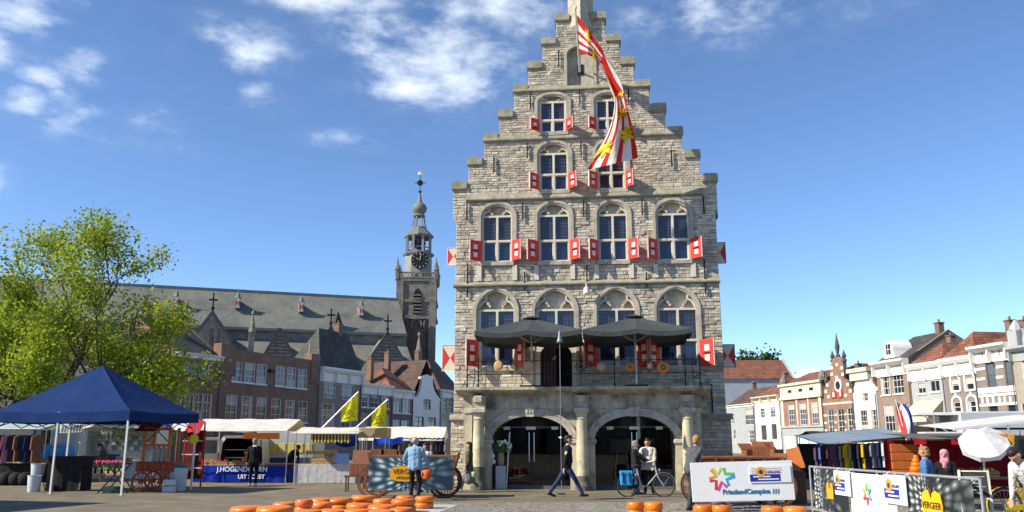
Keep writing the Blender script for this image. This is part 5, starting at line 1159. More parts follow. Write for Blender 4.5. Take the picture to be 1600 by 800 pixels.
for x in (.1, (bx1-bx0)/2, bx1-bx0-.1): b = MB(); b.box(x-.03, x+.03, -.15, .2, 0, .279); b.build('leg', m_tanw, bt)
# blue sacks on the draped table's rear stall, hanging clothes at the far left
m_skyb = mat('sky_blue_bag', (.05, .25, .6), .7, .2, 4, .3, 8)
def sack(label, px, D, z, r, h, m, group):
    t = MB(); prof = [(r*.7, 0), (r, h*.2), (r*.95, h*.6), (r*.7, h*.85), (r*.3, h)]; t.lathe(prof, 10); t.v = [(x*(1+.12*math.sin(z_*9+x*11)), y, z_) for x, y, z_ in t.v]
    o = t.build('bag', m, None, (gx(px, D, z), D, z), smooth=True); tag(o, label, 'bag', group); return o
for k, x in enumerate((64, 74, 85, 96, 107)): sack(('first', 'second', 'third', 'fourth', 'fifth')[k]+' bright blue bag from the left on the rear counter behind the black table', x, 38.2, .82, .24, .75, m_skyb, 'blue bags in a row')
cols = [('pink', (.5, .18, .24)), ('dark', (.03, .03, .04)), ('brown', (.2, .1, .06)), ('navy', (.02, .03, .08)), ('grey', (.2, .2, .21)), ('maroon', (.14, .03, .05)), ('blue', (.09, .14, .3)), ('yellow', (.62, .42, .02)), ('teal', (.05, .18, .17)), ('white', (.6, .6, .58)), ('plum', (.12, .06, .10))]
CM = {n: clothmat('garment_'+n, c, .1, .15) for n, c in cols}
def garment(colour, label, loc, rz, w=.5, h=1.1, group=None):
    t = thing('garment', label, 'garment', loc, rz, group); b = MB(); ph = random.uniform(0, 6)
    prof = [(-w*.1, 0), (-w*.5, -.08), (-w*.56, -h*.55), (-w*.44, -h*.55), (-w*.36, -.3), (-w*.38, -h), (w*.38, -h), (w*.36, -.3), (w*.44, -h*.55), (w*.56, -h*.55), (w*.5, -.08), (w*.1, 0)]
    b.prism(prof, -.035, .035); b.v = [(x, y+.02*math.sin(x*14+ph)*(-z), z) for x, y, z in b.v]; b.build('cloth', CM[colour], t)
    b = MB(); b.tube([(0, 0, 0), (0, 0, .05), (.02, 0, .08), (.03, 0, .05)], .004, 4); b.build('hook', m_pole, t)
rg = random.Random(9)
for k in range(7):
    c = ('dark', 'pink', 'dark', 'brown', 'dark', 'navy', 'brown')[k]; garment(c, '%s garment, %s from the left on the far left stall' % (c, ('first', 'second', 'third', 'fourth', 'fifth', 'sixth', 'seventh')[k]), (gx(3+k*9, 36.4, 1.5), 36.4, 1.95), rg.uniform(.3, 1.2), group='clothes on the far left stall')
for k, x in enumerate((8, 24, 38)): sack(('left', 'middle', 'right')[k]+' of three dark bundles on the ground before the far left stall', x, 34.5, 0, .3, .5, m_black, 'dark bundles on the ground')
# white plate sign above
b = MB(); b.cbox(-.42, .42, -.02, .02, -.17, .17, .01); so_ = b.build('hanging_sign', m_polew, None, (gx(111, 33, 2.1), 33, at(111, 669, 33).z), (0, R(-3), 0)); tag(so_, 'pale striped sign board hanging under the blue tent edge', 'sign')
for k in range(7): b = MB(); b.bar((-.36+k*.11, -.028, -.12), (-.3+k*.11, -.028, .12), .03, .006); b.build('stripe', m_teal, so_)
# white truck behind the flower stall
b = MB(); D = 42; x0, x1 = gx(122, D, 1.5), gx(236, D, 1.5); tk = thing('sales_trailer', 'white sales trailer with steel shelves behind the flower stall', 'trailer', ((x0+x1)/2, D, 0)); w = (x1-x0)/2
b.box(-w, w, .6, 2.4, .5, 2.3); b.box(-w, -w+.4, 0, .6, .5, 2.3); b.box(-w, w, 0, .6, .5, 1.0); b.build('body', mat('trailer_white', (.55, .56, .55), .5, .08, 1), tk)
for k in range(4): b = MB(); b.box(-w+.6, w-.1, .35, .58, 1.25+k*.25, 1.28+k*.25); b.build('shelf', m_pole, tk)
for k in range(14): b = MB(); x = -w+.8+k*(2*w-1.2)/13; b.cbox(x-.1, x+.1, .4, .55, 1.28+(k % 3)*.25, 1.44+(k % 3)*.25, .02); b.build('ware', [m_polew, m_pail, m_pole][k % 3], tk)
for x in (-w*.6, w*.6): wheel(tk, (x, .1, .3), .3, 6, m_rub, .12, hub=.12)
# ================================================================== J. Hogendoorn fruit stall
t, w, zr_, ze_ = stall('long white canopied fruit stall with blue lettered skirt', 303, 449, 36.6, 655, 673, m_canw, depth=3.0, ridge=.42, skm=None, zt=.72, gable=(m_canb, (1,)), over=.9)
b = MB(); skirt(b, -w, w, -.05, .03, .71, 26, .02); sk = b.build('skirt', m_bluec, t, smooth=True)
b = MB(); b.add([(w, -.05, .71), (w+.1, -.1, .02), (w+.1, .9, .02), (w, .9, .71)], [(0, 1, 2, 3)]); b.build('skirt_end', m_bluec, t)
m_letter = mat('letter_white', (.8, .8, .8), .6, .03)
xo = t.location.x
text('lettering', 'J.HOGENDOORN', .29, m_letter, sk, (gx(378.5, 36.5, .6)-xo, -.10, at(380, 733.5, 36.5).z), sx=.93, bold=.006); text('lettering', 'UIT SOEST', .24, m_letter, sk, (gx(393, 36.5, .4)-xo, -.10, at(393, 745, 36.5).z), bold=.006)
for k in range(3): b = MB(); x = -w+.35+k*.95; b.sweep([(x, .06), (x+.7, .06), (x+.7, .46), (x, .46)], 0, .014, -.105, -.07, closed=True); b.build('skirt_panel', m_bluec, sk)
m_crateb = mat('crate_wood', (.33, .22, .11), .8, .2, 8)
for k, (x, mm, nm) in enumerate([(314, m_yel, 'yellow'), (323, m_orange, 'orange'), (332, m_yel, 'pale yellow'), (343, m_redf, 'dark red'), (353, m_redf, 'bright red'), (366, m_greenf, 'green')]):
    crate('wooden crate of %s fruit on the blue skirted stall' % nm, (gx(x, 37.0, .8), 37.0, .72), .26, .5, .12, m_crateb, mm, .05, 1)
for k, (x, zz) in enumerate(((372, .72), (380, .72), (388, .72), (382, .86), (388, 1.0), (386, 1.14))):
    crate(('bottom left', 'bottom middle', 'bottom right', 'second tier left', 'second tier right', 'topmost')[k]+' tomato crate in the stepped pile by the black jacketed man', (gx(x, 37.2, .9), 37.2+.1*(k//3), zz), .22, .4, .11, m_crateb, mat('tomato', (.62, .1, .02), .4, .15, 20), .045, 1, group='stepped pile of tomato crates')
b = MB(); D = 36.2; x0, x1 = gx(381, D, 2), gx(437, D, 2); b.cbox(0, x1-x0, -.05, .05, -.13, .13, .02); o = b.build('orange_beam', m_orange, None, (x0, D, at(400, 681, D).z)); tag(o, 'orange fascia board hanging under the stall canopies', 'board')
b = MB(); D = 36.9; x0, x1 = gx(415, D, .75), gx(458, D, .75); b.cbox(0, x1-x0, -.2, .5, 0, .05, .01); o = b.build('counter_board', m_orw, None, (x0, D, .73)); tag(o, 'orange brown counter board at the right end of the fruit stall', 'board')
# van
def van():
    D = 39.5; x0, x1 = gx(340, D, 1), gx(407, D, 1); W = x1-x0; t = thing('delivery_van', 'white delivery van with open rear doors behind the fruit stall', 'van', ((x0+x1)/2, D, 0)); w = W/2; H = 1.95; m_van = mat('van_white', (.6, .61, .6), .35, .04, 2, spec=.5)
    sec = [(-w, .35), (-w-.02, .9), (-w+.06, 1.7), (-w+.22, H), (w-.22, H), (w-.06, 1.7), (w+.02, .9), (w, .35)]
    ins = [(x*.86, .5 if z < .4 else z*.94) for x, z in sec]; n = len(sec); b = MB()
    vs = [(x, 0, z) for x, z in sec]+[(x, 4.2, z) for x, z in sec]+[(x, 0, z) for x, z in ins]+[(x, 2.6, z) for x, z in ins]
    b.add(vs, [(i, (i+1) % n, n+(i+1) % n, n+i) for i in range(n)]+[(i, 2*n+i, 2*n+(i+1) % n, (i+1) % n) for i in range(n)]); b.add(vs[n:2*n], [tuple(range(n))]); bo = b.build('body', m_van, t)
    b = MB(); b.add(vs[2*n:], [(i, (i+1) % n, n+(i+1) % n, n+i) for i in range(n)]+[tuple(range(n, 2*n))]); b.build('interior', m_dark, t)
    b = MB(); b.prismx([(4.2, .35), (5.2, .4), (5.25, .9), (4.6, 1.15), (4.2, 1.7)], -w+.05, w-.05); b.build('bonnet', m_van, t)
    for s in (-1,):
        b = MB(); b.cbox(-.9, 0, -.04, .04, 0, 1.45, .03); d = b.build('rear_door', m_van, t, (-w, -.02, .42), (0, 0, R(62))); b = MB(); b.box(-.78, -.12, -.05, .05, .75, 1.32); b.build('window', m_glass2, d)
    b = MB(); b.cbox(0, .9, -.04, .04, 0, 1.45, .03); d = b.build('rear_door', m_van, t, (w, -.02, .42), (0, 0, R(-80))); b = MB(); b.box(.12, .78, -.05, .05, .75, 1.32); b.build('window', m_glass2, d)
    for (x, y) in ((-w+.1, .8), (w-.1, .8), (-w+.1, 4.2), (w-.1, 4.2)): wheel(t, (x, y, .31), .31, 5, m_rub, .16, axis='x', hub=.12)
    b = MB(); b.cbox(-w, w, -.12, 0, .3, .5, .03); b.build('bumper', mat('bumper', (.04, .04, .04), .6), t)
    for z in (.95, 1.3): b = MB(); b.box(-w*.8, w*.2, .3, 1.5, z, z+.03); b.build('shelf', m_pole, t)
    for s in (-1, 1): b = MB(); b.cbox(s*w-.06, s*w+.06, -.03, .02, .8, 1.2, .01); b.build('tail_light', m_redf, t)
van()
# trailer with yellow strip
D = 41; x0, x1 = gx(400, D, 1.5), gx(492, D, 1.5); t = thing('food_trailer', 'pale grey trailer with yellow panels behind the leaning seller', 'trailer', ((x0+x1)/2, D, 0)); w = (x1-x0)/2
b = MB(); b.cbox(-w, w, 0, 2.2, .4, 2.35, .06); b.build('body', mat('trailer_grey', (.42, .43, .42), .5, .1, 1), t)
for k in range(6): b = MB(); x = -w+.25+k*(2*w-.3)/6; b.cbox(x, x+(2*w-.3)/6-.08, -.03, .0, 1.15, 1.6, .01); b.build('yellow_panel', mat('panel_yellow', (.55, .48, .12), .6), t)
b = MB(); b.box(-w, w, -.02, .0, .42, .95); b.build('lower_band', mat('navy_band', (.02, .04, .12), .6), t)
for x in (-w*.5, w*.5): wheel(t, (x, .1, .32), .32, 5, m_rub, .14, hub=.14)
# second stall: nuts and cheese with striped valance
t, w, zr_, ze_ = stall('stall with scalloped striped valance and white counter cloth', 462, 556, 36.0, 668, 677, m_canw, depth=2.6, ridge=.5, skm=clothmat('white_skirt', (.55, .56, .56), .15), zt=.78)
ms = [mat('valance_yellow', (.5, .36, .06), .8), mat('valance_dark', (.03, .025, .02), .8)]
b = MB(); b.grid(lambda u, v: (-w*.4+w*1.3*u, -.6-.01*v, ze_-.03-.36*v*(.8+.2*abs(math.sin(u*12*math.pi/2)))), 48, 2, m=lambda u, v: int(u*24) % 2); b.build('valance', ms, t)
for k, (x, mm) in enumerate(((490, m_bread), (500, m_yel), (510, m_bread), (520, m_bread))): crate('%s goods in the %s tray from the left on the white clothed counter' % ('yellow' if mm is m_yel else 'brown', ('first', 'second', 'third', 'fourth')[k]), (gx(x, 36.4, .9), 36.4, .785), .27, .5, .22, m_tanw, mm, .05, 1, group='trays on the white clothed counter')
for k, x in enumerate((484, 497, 510, 521)): crate(('first', 'second', 'third', 'fourth')[k]+' small wooden box from the left on the upper shelf', (gx(x, 36.9, 1.3), 36.9, 1.2), .3, .2, .1, m_tanw, m_yel, .04, 0, group='boxes on the upper shelf')
b = MB(); x0, x1 = gx(478, 36.9, 1.2), gx(528, 36.9, 1.2); b.box(0, x1-x0, -.15, .15, -.03, -.001); o = b.build('goods_shelf', m_tanw, None, (x0, 36.9, 1.2)); tag(o, 'upper wooden shelf carrying the small boxes', 'shelf')
for x in (.05, x1-x0-.05): b = MB(); b.box(x-.02, x+.02, -.02, .02, -.42, -.031); b.build('upright', m_tanw, o)
b = MB(); b.cbox(-.3, .3, -.02, .02, -.2, .2, .01); o = b.build('blue_sign', mat('panel_blue', (.16, .3, .6), .5), None, (gx(534, 36.2, 1), 36.2, 1.0), (R(-25), 0, 0)); tag(o, 'pale blue leaning sign on the white clothed counter', 'sign')
b = MB(); b.sphere((0, 0, 0), (.55, .25, .3), 12, 8); o = b.build('blue_tarp', clothmat('tarp_blue', (.01, .05, .4), .1), None, (gx(541, 38, 1.9), 38, at(541, 688, 38).z), smooth=True); tag(o, 'rolled blue tarpaulin slung under the stall canopy', 'tarpaulin')
# third stall
t, w, zr_, ze_ = stall('white canopied clothes stall behind the cheese cart', 566, 688, 40, 667, 688, m_canw, depth=3, ridge=.55, skm=m_black, zt=.8, gable=(m_canw, (1,)))
for k in range(12): c = rg.choice(('dark', 'navy', 'dark', 'grey', 'brown')); garment(c, '%s garment, %s from the left on the rail behind the cheese cart' % (c, ('first', 'second', 'third', 'fourth', 'fifth', 'sixth', 'seventh', 'eighth', 'ninth', 'tenth', 'eleventh', 'twelfth')[k]), (gx(622+k*7, 39.6, 1.5), 39.6, 1.85), rg.uniform(.2, 1.3), group='clothes behind the cheese cart')
b = MB(); D = 36.5; x0, x1 = gx(560, D, 2), gx(604, D, 2); b.cbox(0, x1-x0, 0, 1.4, 0, .42, .03); o = b.build('rolled_awning', m_canb, None, (x0, D, at(580, 684, D).z)); tag(o, 'beige canvas roof box between the striped stall and the clothes stall', 'awning')
for x in (.06, x1-x0-.06):
    for y in (.1, 1.3): q = MB(); q.tube([(x, y, -at(580, 684, D).z), (x, y, .02)], .02, 6); q.build('pole', m_pole, o)
b = MB(); b.grid(lambda u, v: (1.3*u, -.1*v+.1*math.sin(u*8), -.28*v-.04*math.sin(u*12)), 16, 3); o = b.build('blue_sheet', MATS['tarp_blue'], None, (gx(584, 39, 1.9), 39, at(600, 684, 39).z), smooth=True); tag(o, 'blue sheet hanging below the clothes stall canopy', 'sheet')
def wooden_bin(label, px, D, z, w, d, h, lid=True, rz=0, lid_a=-18):
    t = thing('wooden_bin', label, 'bin', (gx(px, D, z+.3), D, z), rz); b = MB()
    for k in range(4): b.cbox(-w/2+k*w/4+.004, -w/2+(k+1)*w/4-.004, -d/2, -d/2+.03, 0, h, .006)
    b.box(-w/2, -w/2+.03, -d/2+.031, d/2, 0, h); b.box(w/2-.03, w/2, -d/2+.031, d/2, 0, h); b.box(-w/2+.031, w/2-.031, d/2-.03, d/2, 0, h); b.box(-w/2+.031, w/2-.031, -d/2+.031, d/2-.031, 0, .03); b.build('box', m_wood, t)
    if lid: b = MB(); b.cbox(-w/2, w/2, -.015, .015, 0, d, .006); b.build('lid', m_wood, t, (0, d/2, h), (R(lid_a), 0, 0))
wooden_bin('brown wooden bin with raised lid left of the cheese cart', 562, 30, .55, .62, .5, .35)
b = MB(); b.cbox(-.5, .5, -.3, .3, .5, .545, .01); tr = b.build('bin_trestle', m_woodd, None, (gx(562, 30, .5), 30, 0)); tag(tr, 'dark trestle table under the raised lid bin', 'trestle')
for x in (-.42, .42):
    for y in (-.22, .22): b = MB(); b.box(x-.025, x+.025, y-.025, y+.025, 0, .5); b.build('leg', m_woodd, tr)
for k, (x, lab) in enumerate(((591, 'left of two orange brown crates behind the cheese cart'), (608, 'right of two orange brown crates behind the cheese cart'))): wooden_bin(lab, x, 31.5, 1.1, .5, .5, .3, False)
b = MB(); b.box(-.75, .75, -.3, .3, 1.04, 1.095); tr = b.build('crate_table', m_woodd, None, (gx(599.5, 31.5, 1), 31.5, 0)); tag(tr, 'dark table carrying the two orange brown crates', 'table')
for x in (-.65, .65):
    for y in (-.22, .22): b = MB(); b.box(x-.03, x+.03, y-.03, y+.03, 0, 1.04); b.build('leg', m_woodd, tr)
# yellow banners on slanting poles
m_yflag = clothmat('yellow_flag', (.62, .60, .02), .35)
def yflag(label, p0, p1, quadpx, D):
    a, c = at(*p0, D), at(*p1, D); t = thing('yellow_banner', label, 'banner', a, 0, None); b = MB(); b.tube([(0, 0, 0), c-a], .03, 6); b.build('pole', m_polew, t)
    q = [at(x, y, D)-a for x, y in quadpx]                      # top-left, top-right, bottom-right, bottom-left
    b = MB(); b.grid(lambda u, v: tuple((q[0]*(1-u)+q[1]*u)*(1-v)+(q[3]*(1-u)+q[2]*u)*v+Vector((0, .06*math.sin(u*7+v*2), 0))), 12, 10); cl = b.build('cloth', m_yflag, t, smooth=True)
    mm = mat('olive_print', (.30, .29, .02), .8)
    for (v0, rr) in ((.52, 0), (.85, 0)):
        pl = [tuple((q[0]*(1-u)+q[1]*u)*(1-v)+(q[3]*(1-u)+q[2]*u)*v+Vector((0, .06*math.sin(u*7+v*2)-.02, 0))) for u, v in [(.15+.7*i/12, v0-.07*math.sin(math.pi*i/12)) for i in range(13)]]
        b = MB(); b.tube(pl, .018, 4); b.build('print', mm, cl)
    pl = [tuple((q[0]*(1-u)+q[1]*u)*(1-v)+(q[3]*(1-u)+q[2]*u)*v+Vector((0, .06*math.sin(u*7+v*2)-.02, 0))) for u, v in [(.5+.2*math.cos(2*math.pi*i/12), .68+.12*math.sin(2*math.pi*i/12)) for i in range(12)]]
    b = MB(); b.tube(pl, .016, 4, closed=True); b.build('print', mm, cl)
yflag('left yellow banner on a slanting white pole above the stalls', (503, 669), (560, 612), [(534, 639), (560, 613), (558, 657), (533, 659)], 36)
yflag('right yellow banner on a slanting white pole above the stalls', (552, 672), (606, 624), [(581, 645), (604, 626), (603, 666), (580, 667)], 36)

# clutter on and under the left stalls
rc = random.Random(21)
for k in range(16):
    x = rc.uniform(2, 66) if k < 9 else rc.uniform(128, 205); D = 36.6 if k < 9 else 39.4; w, h = rc.uniform(.22, .42), rc.uniform(.14, .34); cn = rc.choice(('white', 'brown', 'red', 'dark blue', 'beige')); cc = {'white': (.6, .6, .58), 'brown': (.25, .14, .07), 'red': (.4, .05, .04), 'dark blue': (.03, .05, .16), 'beige': (.42, .36, .26)}[cn]
    x = (4+k*7.4) if k < 9 else (132+(k-9)*10.5)
    b = MB(); b.cbox(-w/2, w/2, -.15, .15, 0, h, .015); o = b.build('goods_box', mat('goods_'+cn.replace(' ', '_'), cc, .7, .15, 5), None, (gx(x, D, .9), D+.3, .785), (0, 0, rc.uniform(-.3, .3))); tag(o, '%s goods box, %s from the left on the %s counter' % (cn, ('first', 'second', 'third', 'fourth', 'fifth', 'sixth', 'seventh', 'eighth', 'ninth')[k if k < 9 else k-9], 'far left stall' if k < 9 else 'flower stall'), 'box', 'goods boxes on the left stalls')
    b = MB(); b.box(-w/2-.004, w/2+.004, -.155, .155, h*.8, h*.98); b.build('lid', MATS['goods_'+cn.replace(' ', '_')], o)
# ================================================================== people
SKIN = mat('skin', (.50, .28, .19), .6, .1, 12); HAIRD = mat('hair_dark', (.02, .015, .012), .6, .3, 40); HAIRG = mat('hair_grey', (.22, .21, .20), .7, .3, 40); HAIRB = mat('hair_blond', (.30, .17, .07), .7, .3, 40)
EYE_M = mat('eye_dark', (.02, .015, .012), .3); LIP = mat('lip', (.35, .12, .10), .5); SHOEB = mat('shoe_black', (.015, .014, .014), .4); SHOEW = mat('shoe_white', (.6, .6, .58), .6)
def clo(name, c, v=.2): return mat('wear_'+name, c, .85, max(v, .18), 5, .9, 9, spec=.15, bd=.06)
def ik(a, c, l1, l2, pole):
    a, c, pole = Vector(a), Vector(c), Vector(pole); d = c-a; L_ = d.length
    if L_ > (l1+l2)*.999: c = a+d*((l1+l2)*.999/L_); d = c-a; L_ = d.length
    x = (l1*l1-l2*l2+L_*L_)/(2*L_); h = math.sqrt(max(0, l1*l1-x*x)); u = d/L_; p = pole-u*pole.dot(u); p.normalize()
    return a+u*x+p*h, c
def person(label, px, D, rz, top, legs, shoes=SHOEB, hair=HAIRD, H=1.76, lean=0, head=0, feet=((.0, .1), (.0, -.1)), hands=((.08, .27, .80), (.08, -.27, .80)), lift=(0, 0), style='short', coat=0., skirt=None, bulk=1., collar=None, side=0, tilt=0, x=None, z0=0, elbow=None, vox=.0115, nod=0):
    sc = H/1.76; t = thing('person', label, 'person', (gx(px, D, .9) if x is None else x, D, z0), rz)
    caps = []; tags = ['skin', 'top', 'legs', 'shoes', 'hair', 'eye', 'lip', 'collar', 'skirt']
    def C(a, b, r0, r1, tg): caps.append((Vector(a), Vector(b), r0, r1, tags.index(tg)))
    pel = Vector((0, 0, .93)); RL = Matrix.Rotation(R(lean), 3, 'Y') @ Matrix.Rotation(R(side), 3, 'X')
    up = lambda p: pel+RL@(Vector(p)-pel)
    k = bulk
    for s in (-1, 1):
        C(up((0, s*.085, 1.36)), up((.0, s*.07, 1.12)), .115*k, .108*k, 'top'); C(up((0, s*.07, 1.12)), up((0, s*.075, .93-coat*.3)), .108*k, .118*k, 'top')
        C(up((0, s*.10, 1.405)), up((0, s*.175, 1.395)), .075*k, .066*k, 'top')
        C((0, s*.06, .93), (0, s*.085, .88), .11, .10, 'legs')
        if coat: C(up((0, s*.07, .95)), (0, s*.085, .93-coat), .125*k, .135*k, 'top')
        C(up((.02, s*.055, 1.33)), up((.045, s*.04, 1.05)), .09*k, .10*k, 'top')
    C(up((-.03, 0, 1.36)), up((-.03, 0, 1.1)), .105*k, .10*k, 'top'); C(up((-.03, 0, 1.1)), up((-.03, 0, .92-coat*.3)), .10*k, .115*k, 'top'); C((-.03, 0, .92), (-.03, 0, .88), .105, .09, 'legs')
    if skirt:
        for s in (-1, 1): C((0, s*.07, .9), (.0, s*.11, skirt), .12, .15, 'skirt'); C((.05, s*.04, .9), (.10, s*.05, skirt), .1, .11, 'skirt'); C((-.05, s*.04, .9), (-.12, s*.05, skirt), .1, .11, 'skirt')
    # head
    hc = up((.015, 0, 1.53)); RH = RL @ Matrix.Rotation(R(head), 3, 'Z') @ Matrix.Rotation(R(nod), 3, 'Y'); hd = lambda p: hc+RH@Vector(p)
    C(up((-.01, 0, 1.42)), hd((0, 0, .02)), .058, .054, 'skin'); C(up((-.015, -.045, 1.44)), up((-.015, .045, 1.44)), .064, .064, 'collar' if collar else 'top')
    C(hd((-.02, 0, .125)), hd((.015, 0, .105)), .095, .088, 'skin'); C(hd((.025, -.018, .045)), hd((.025, .018, .045)), .055, .055, 'skin'); C(hd((.06, 0, .03)), hd((.05, 0, .03)), .03, .03, 'skin')
    C(hd((.098, 0, .095)), hd((.113, 0, .07)), .010, .017, 'skin'); C(hd((.085, -.03, .125)), hd((.085, .03, .125)), .016, .016, 'skin')
    for s in (-1, 1): C(hd((-.005, s*.088, .10)), hd((-.005, s*.092, .07)), .020, .015, 'skin'); C(hd((.094, s*.034, .105)), hd((.096, s*.034, .105)), .011, .011, 'eye')
    C(hd((.088, -.02, .035)), hd((.088, .02, .035)), .009, .009, 'lip')
    if style in ('short', 'long', 'curly'):
        C(hd((-.03, 0, .145)), hd((.02, 0, .165)), .098, .082, 'hair'); C(hd((-.045, 0, .12)), hd((-.05, 0, .07)), .088, .075, 'hair')
    if style == 'bald': C(hd((-.055, -.03, .09)), hd((-.055, .03, .09)), .066, .066, 'hair')
    if style == 'long':
        for s in (-1, 1): C(hd((-.03, s*.06, .12)), hd((-.05, s*.06, -.12)), .055, .045, 'hair')
        C(hd((-.06, 0, .1)), hd((-.08, 0, -.16)), .075, .06, 'hair')
    if style == 'curly':
        rr = random.Random(4)
        for i in range(16): a = rr.uniform(-2.5, 2.5)+math.pi; z = rr.uniform(.02, .2); C(hd((.085*math.cos(a)-.01, .085*math.sin(a), z)), hd((.09*math.cos(a)-.01, .09*math.sin(a), z+.01)), .036, .036, 'hair')
    if style == 'scarf':
        C(hd((-.03, 0, .14)), hd((.01, 0, .15)), .112, .102, 'hair'); C(hd((-.03, 0, .08)), hd((-.01, 0, -.05)), .108, .105, 'hair'); C(hd((.03, -.03, -.05)), hd((.03, .03, -.05)), .085, .085, 'hair'); C(hd((.05, 0, -.06)), hd((.08, 0, -.2)), .07, .05, 'hair')
    # legs
    for i, s in enumerate((1, -1)):
        hip = Vector((0, s*.085, .9)); an = Vector((feet[i][0], feet[i][1], .085+lift[i])); kn, an = ik(hip, an, .43, .41, (1, s*.08, 0))
        C(hip, kn, .092, .066, 'legs'); C(kn, an+(kn-an)*.06, .066, .052, 'legs')
        pit = -.55*lift[i]/.15 if lift[i] else 0; fd = Vector((math.cos(pit), s*.12, math.sin(pit))); he = an+Vector((-.055, 0, -.045)); to = he+fd*.21
        C(an, he+Vector((.01, 0, 0)), .043, .036, 'shoes'); C(he, to, .036, .030, 'shoes'); C(he+Vector((.03, s*.01, .02)), to+Vector((-.06, 0, .01)), .04, .032, 'shoes')
    # arms with hands
    for i, s in enumerate((1, -1)):
        sh = up((0, s*.205, 1.385)); tg = up(hands[i]) if len(hands[i]) == 3 else Vector(hands[i][:3])
        po = (-.7, s*.5, -.35) if not elbow else elbow[i]
        el, wr = ik(sh, tg, .29, .26, po)
        C(sh, el, .058*k, .047*k, 'top'); C(el, wr+(el-wr)*.1, .047*k, .036, 'top')
        d = (wr-el).normalized(); lat = d.cross(Vector((0, 0, 1)) if abs(d.z) < .8 else Vector((1, 0, 0))).normalized(); nn = lat.cross(d).normalized()
        if nn.x < 0: nn = -nn
        pa = wr+d*.085
        for q in (-1, 1): C(wr+d*.01, pa+lat*q*.018, .024, .022, 'skin')
        for q, ln in enumerate((.062, .074, .070, .054)):
            b0 = pa+lat*(-.033+.022*q); m1 = b0+d*ln*.55+nn*.006; m2 = m1+d*ln*.42+nn*.022; C(b0, m1, .0105, .0098, 'skin'); C(m1, m2, .0098, .0085, 'skin')
        th = wr+d*.03-lat*s*.03; C(wr+d*.015-lat*s*.02, th+d*.03-lat*s*.02, .016, .013, 'skin'); C(th+d*.03-lat*s*.02, th+d*.07-lat*s*.018+nn*.02, .012, .010, 'skin')
    b = MB()
    for (a, c, r0, r1, tg) in caps:
        n = 12 if max(r0, r1) > .03 else 8; dv = (c-a); L_ = dv.length
        if L_ < 1e-4: dv = Vector((0, 0, 1)); c = a+dv*1e-3; L_ = 1e-3
        M = dv.normalized().to_track_quat('Z', 'Y').to_matrix(); pr = [(r0*math.sin(q), -r0*math.cos(q)) for q in [math.pi/2*i/4 for i in range(5)]]+[(r1*math.cos(q), L_+r1*math.sin(q)) for q in [math.pi/2*i/4 for i in range(5)]]
        b.lathe(pr, n, a, M=M)
    me = bpy.data.meshes.new('tmp'); me.from_pydata(b.v, [], b.f); ob = bpy.data.objects.new('tmp', me); COL.objects.link(ob)
    md = ob.modifiers.new('r', 'REMESH'); md.mode = 'VOXEL'; md.voxel_size = vox; md.use_smooth_shade = True
    sm = ob.modifiers.new('s', 'SMOOTH'); sm.factor = .5; sm.iterations = 1
    m2 = bpy.data.meshes.new_from_object(ob.evaluated_get(bpy.context.evaluated_depsgraph_get())); bpy.data.objects.remove(ob)
    n = len(m2.polygons); ce = np.empty(n*3, dtype=np.float32); m2.polygons.foreach_get('center', ce); ce = ce.reshape(-1, 3)
    best = np.full(n, 1e9); idx = np.zeros(n, dtype=np.int32)
    for (a, c, r0, r1, tg) in caps:
        a_, c_ = np.array(a), np.array(c); ab = c_-a_; q = np.clip(((ce-a_)@ab)/max(1e-9, ab@ab), 0, 1); d = np.linalg.norm(ce-(a_+q[:, None]*ab), axis=1)-(r0+(r1-r0)*q)
        w = d < best; best[w] = d[w]; idx[w] = tg
    for q in (SKIN, top, legs, shoes, hair, EYE_M, LIP, collar or top, skirt and MATS.get('wear_skirt') or legs): m2.materials.append(q)
    m2.polygons.foreach_set('material_index', idx); m2.polygons.foreach_set('use_smooth', np.ones(n, dtype=bool)); m2.name = 'body'
    o = bpy.data.objects.new('body', m2); COL.objects.link(o); o.parent = t; o.scale = (sc, sc, sc)
    return t
W_SKIRT = clo('skirt', (.16, .15, .155))
# placed left to right
person('seller in grey leaning over the counter behind the flower crates', 168, 40.6, R(215), clo('greytop', (.09, .085, .085)), clo('blk', (.02, .02, .022)), lean=32, hands=((.45, .2, .95), (.45, -.15, .95)), H=1.7, vox=.016)
person('man in black jacket and white shoes standing before the blue lettered stall', 397, 34.0, R(96), clo('blkjacket', (.012, .012, .015)), clo('blkjeans', (.010, .011, .014)), SHOEW, HAIRG, H=1.80, head=-25, feet=((.08, .13), (-.06, -.11)), hands=((.16, .27, .86), (.06, -.26, .80)), bulk=1.08, collar=SHOEW, coat=.08)
person('seller in black bending over the orange brown counter board', 452, 37.9, R(-30), clo('blkjacket', (.012, .012, .015)), clo('blk', (.02, .02, .022)), lean=42, hands=((.5, .18, .98), (.45, -.18, .95)), H=1.72, vox=.014)
shirt = clo('blueshirt', (.20, .33, .47), .12)
bluem = person('bald man in light blue shirt seen from behind at the cheese cart', 648, 25.4, R(78), shirt, clo('navytr', (.016, .018, .026)), SHOEB, HAIRG, H=1.82, head=-38, feet=((.06, .12), (-.04, -.13)), hands=((.22, .20, .98), (.16, -.40, .84)), style='bald', bulk=1.1, elbow=((-.3, .8, -.3), (-.5, -.6, -.2)))
person('dark curly haired woman in white behind the cheese cart', 664.5, 29.6, R(-100), clo('whitetop', (.6, .58, .55), .1), clo('blk', (.02, .02, .022)), hair=HAIRD, H=1.62, style='curly', vox=.014)
person('woman in olive jacket and grey skirt walking past the left column', 733, 29.7, R(178), clo('olive', (.085, .075, .045)), clo('greytr', (.15, .145, .15)), SHOEW, HAIRD, H=1.66, head=8, feet=((.30, .08), (-.34, -.08)), lift=(0, .10), hands=((.10, .24, .86), (.05, -.24, .84)), style='long', coat=.10, skirt=.42, bulk=1.05)
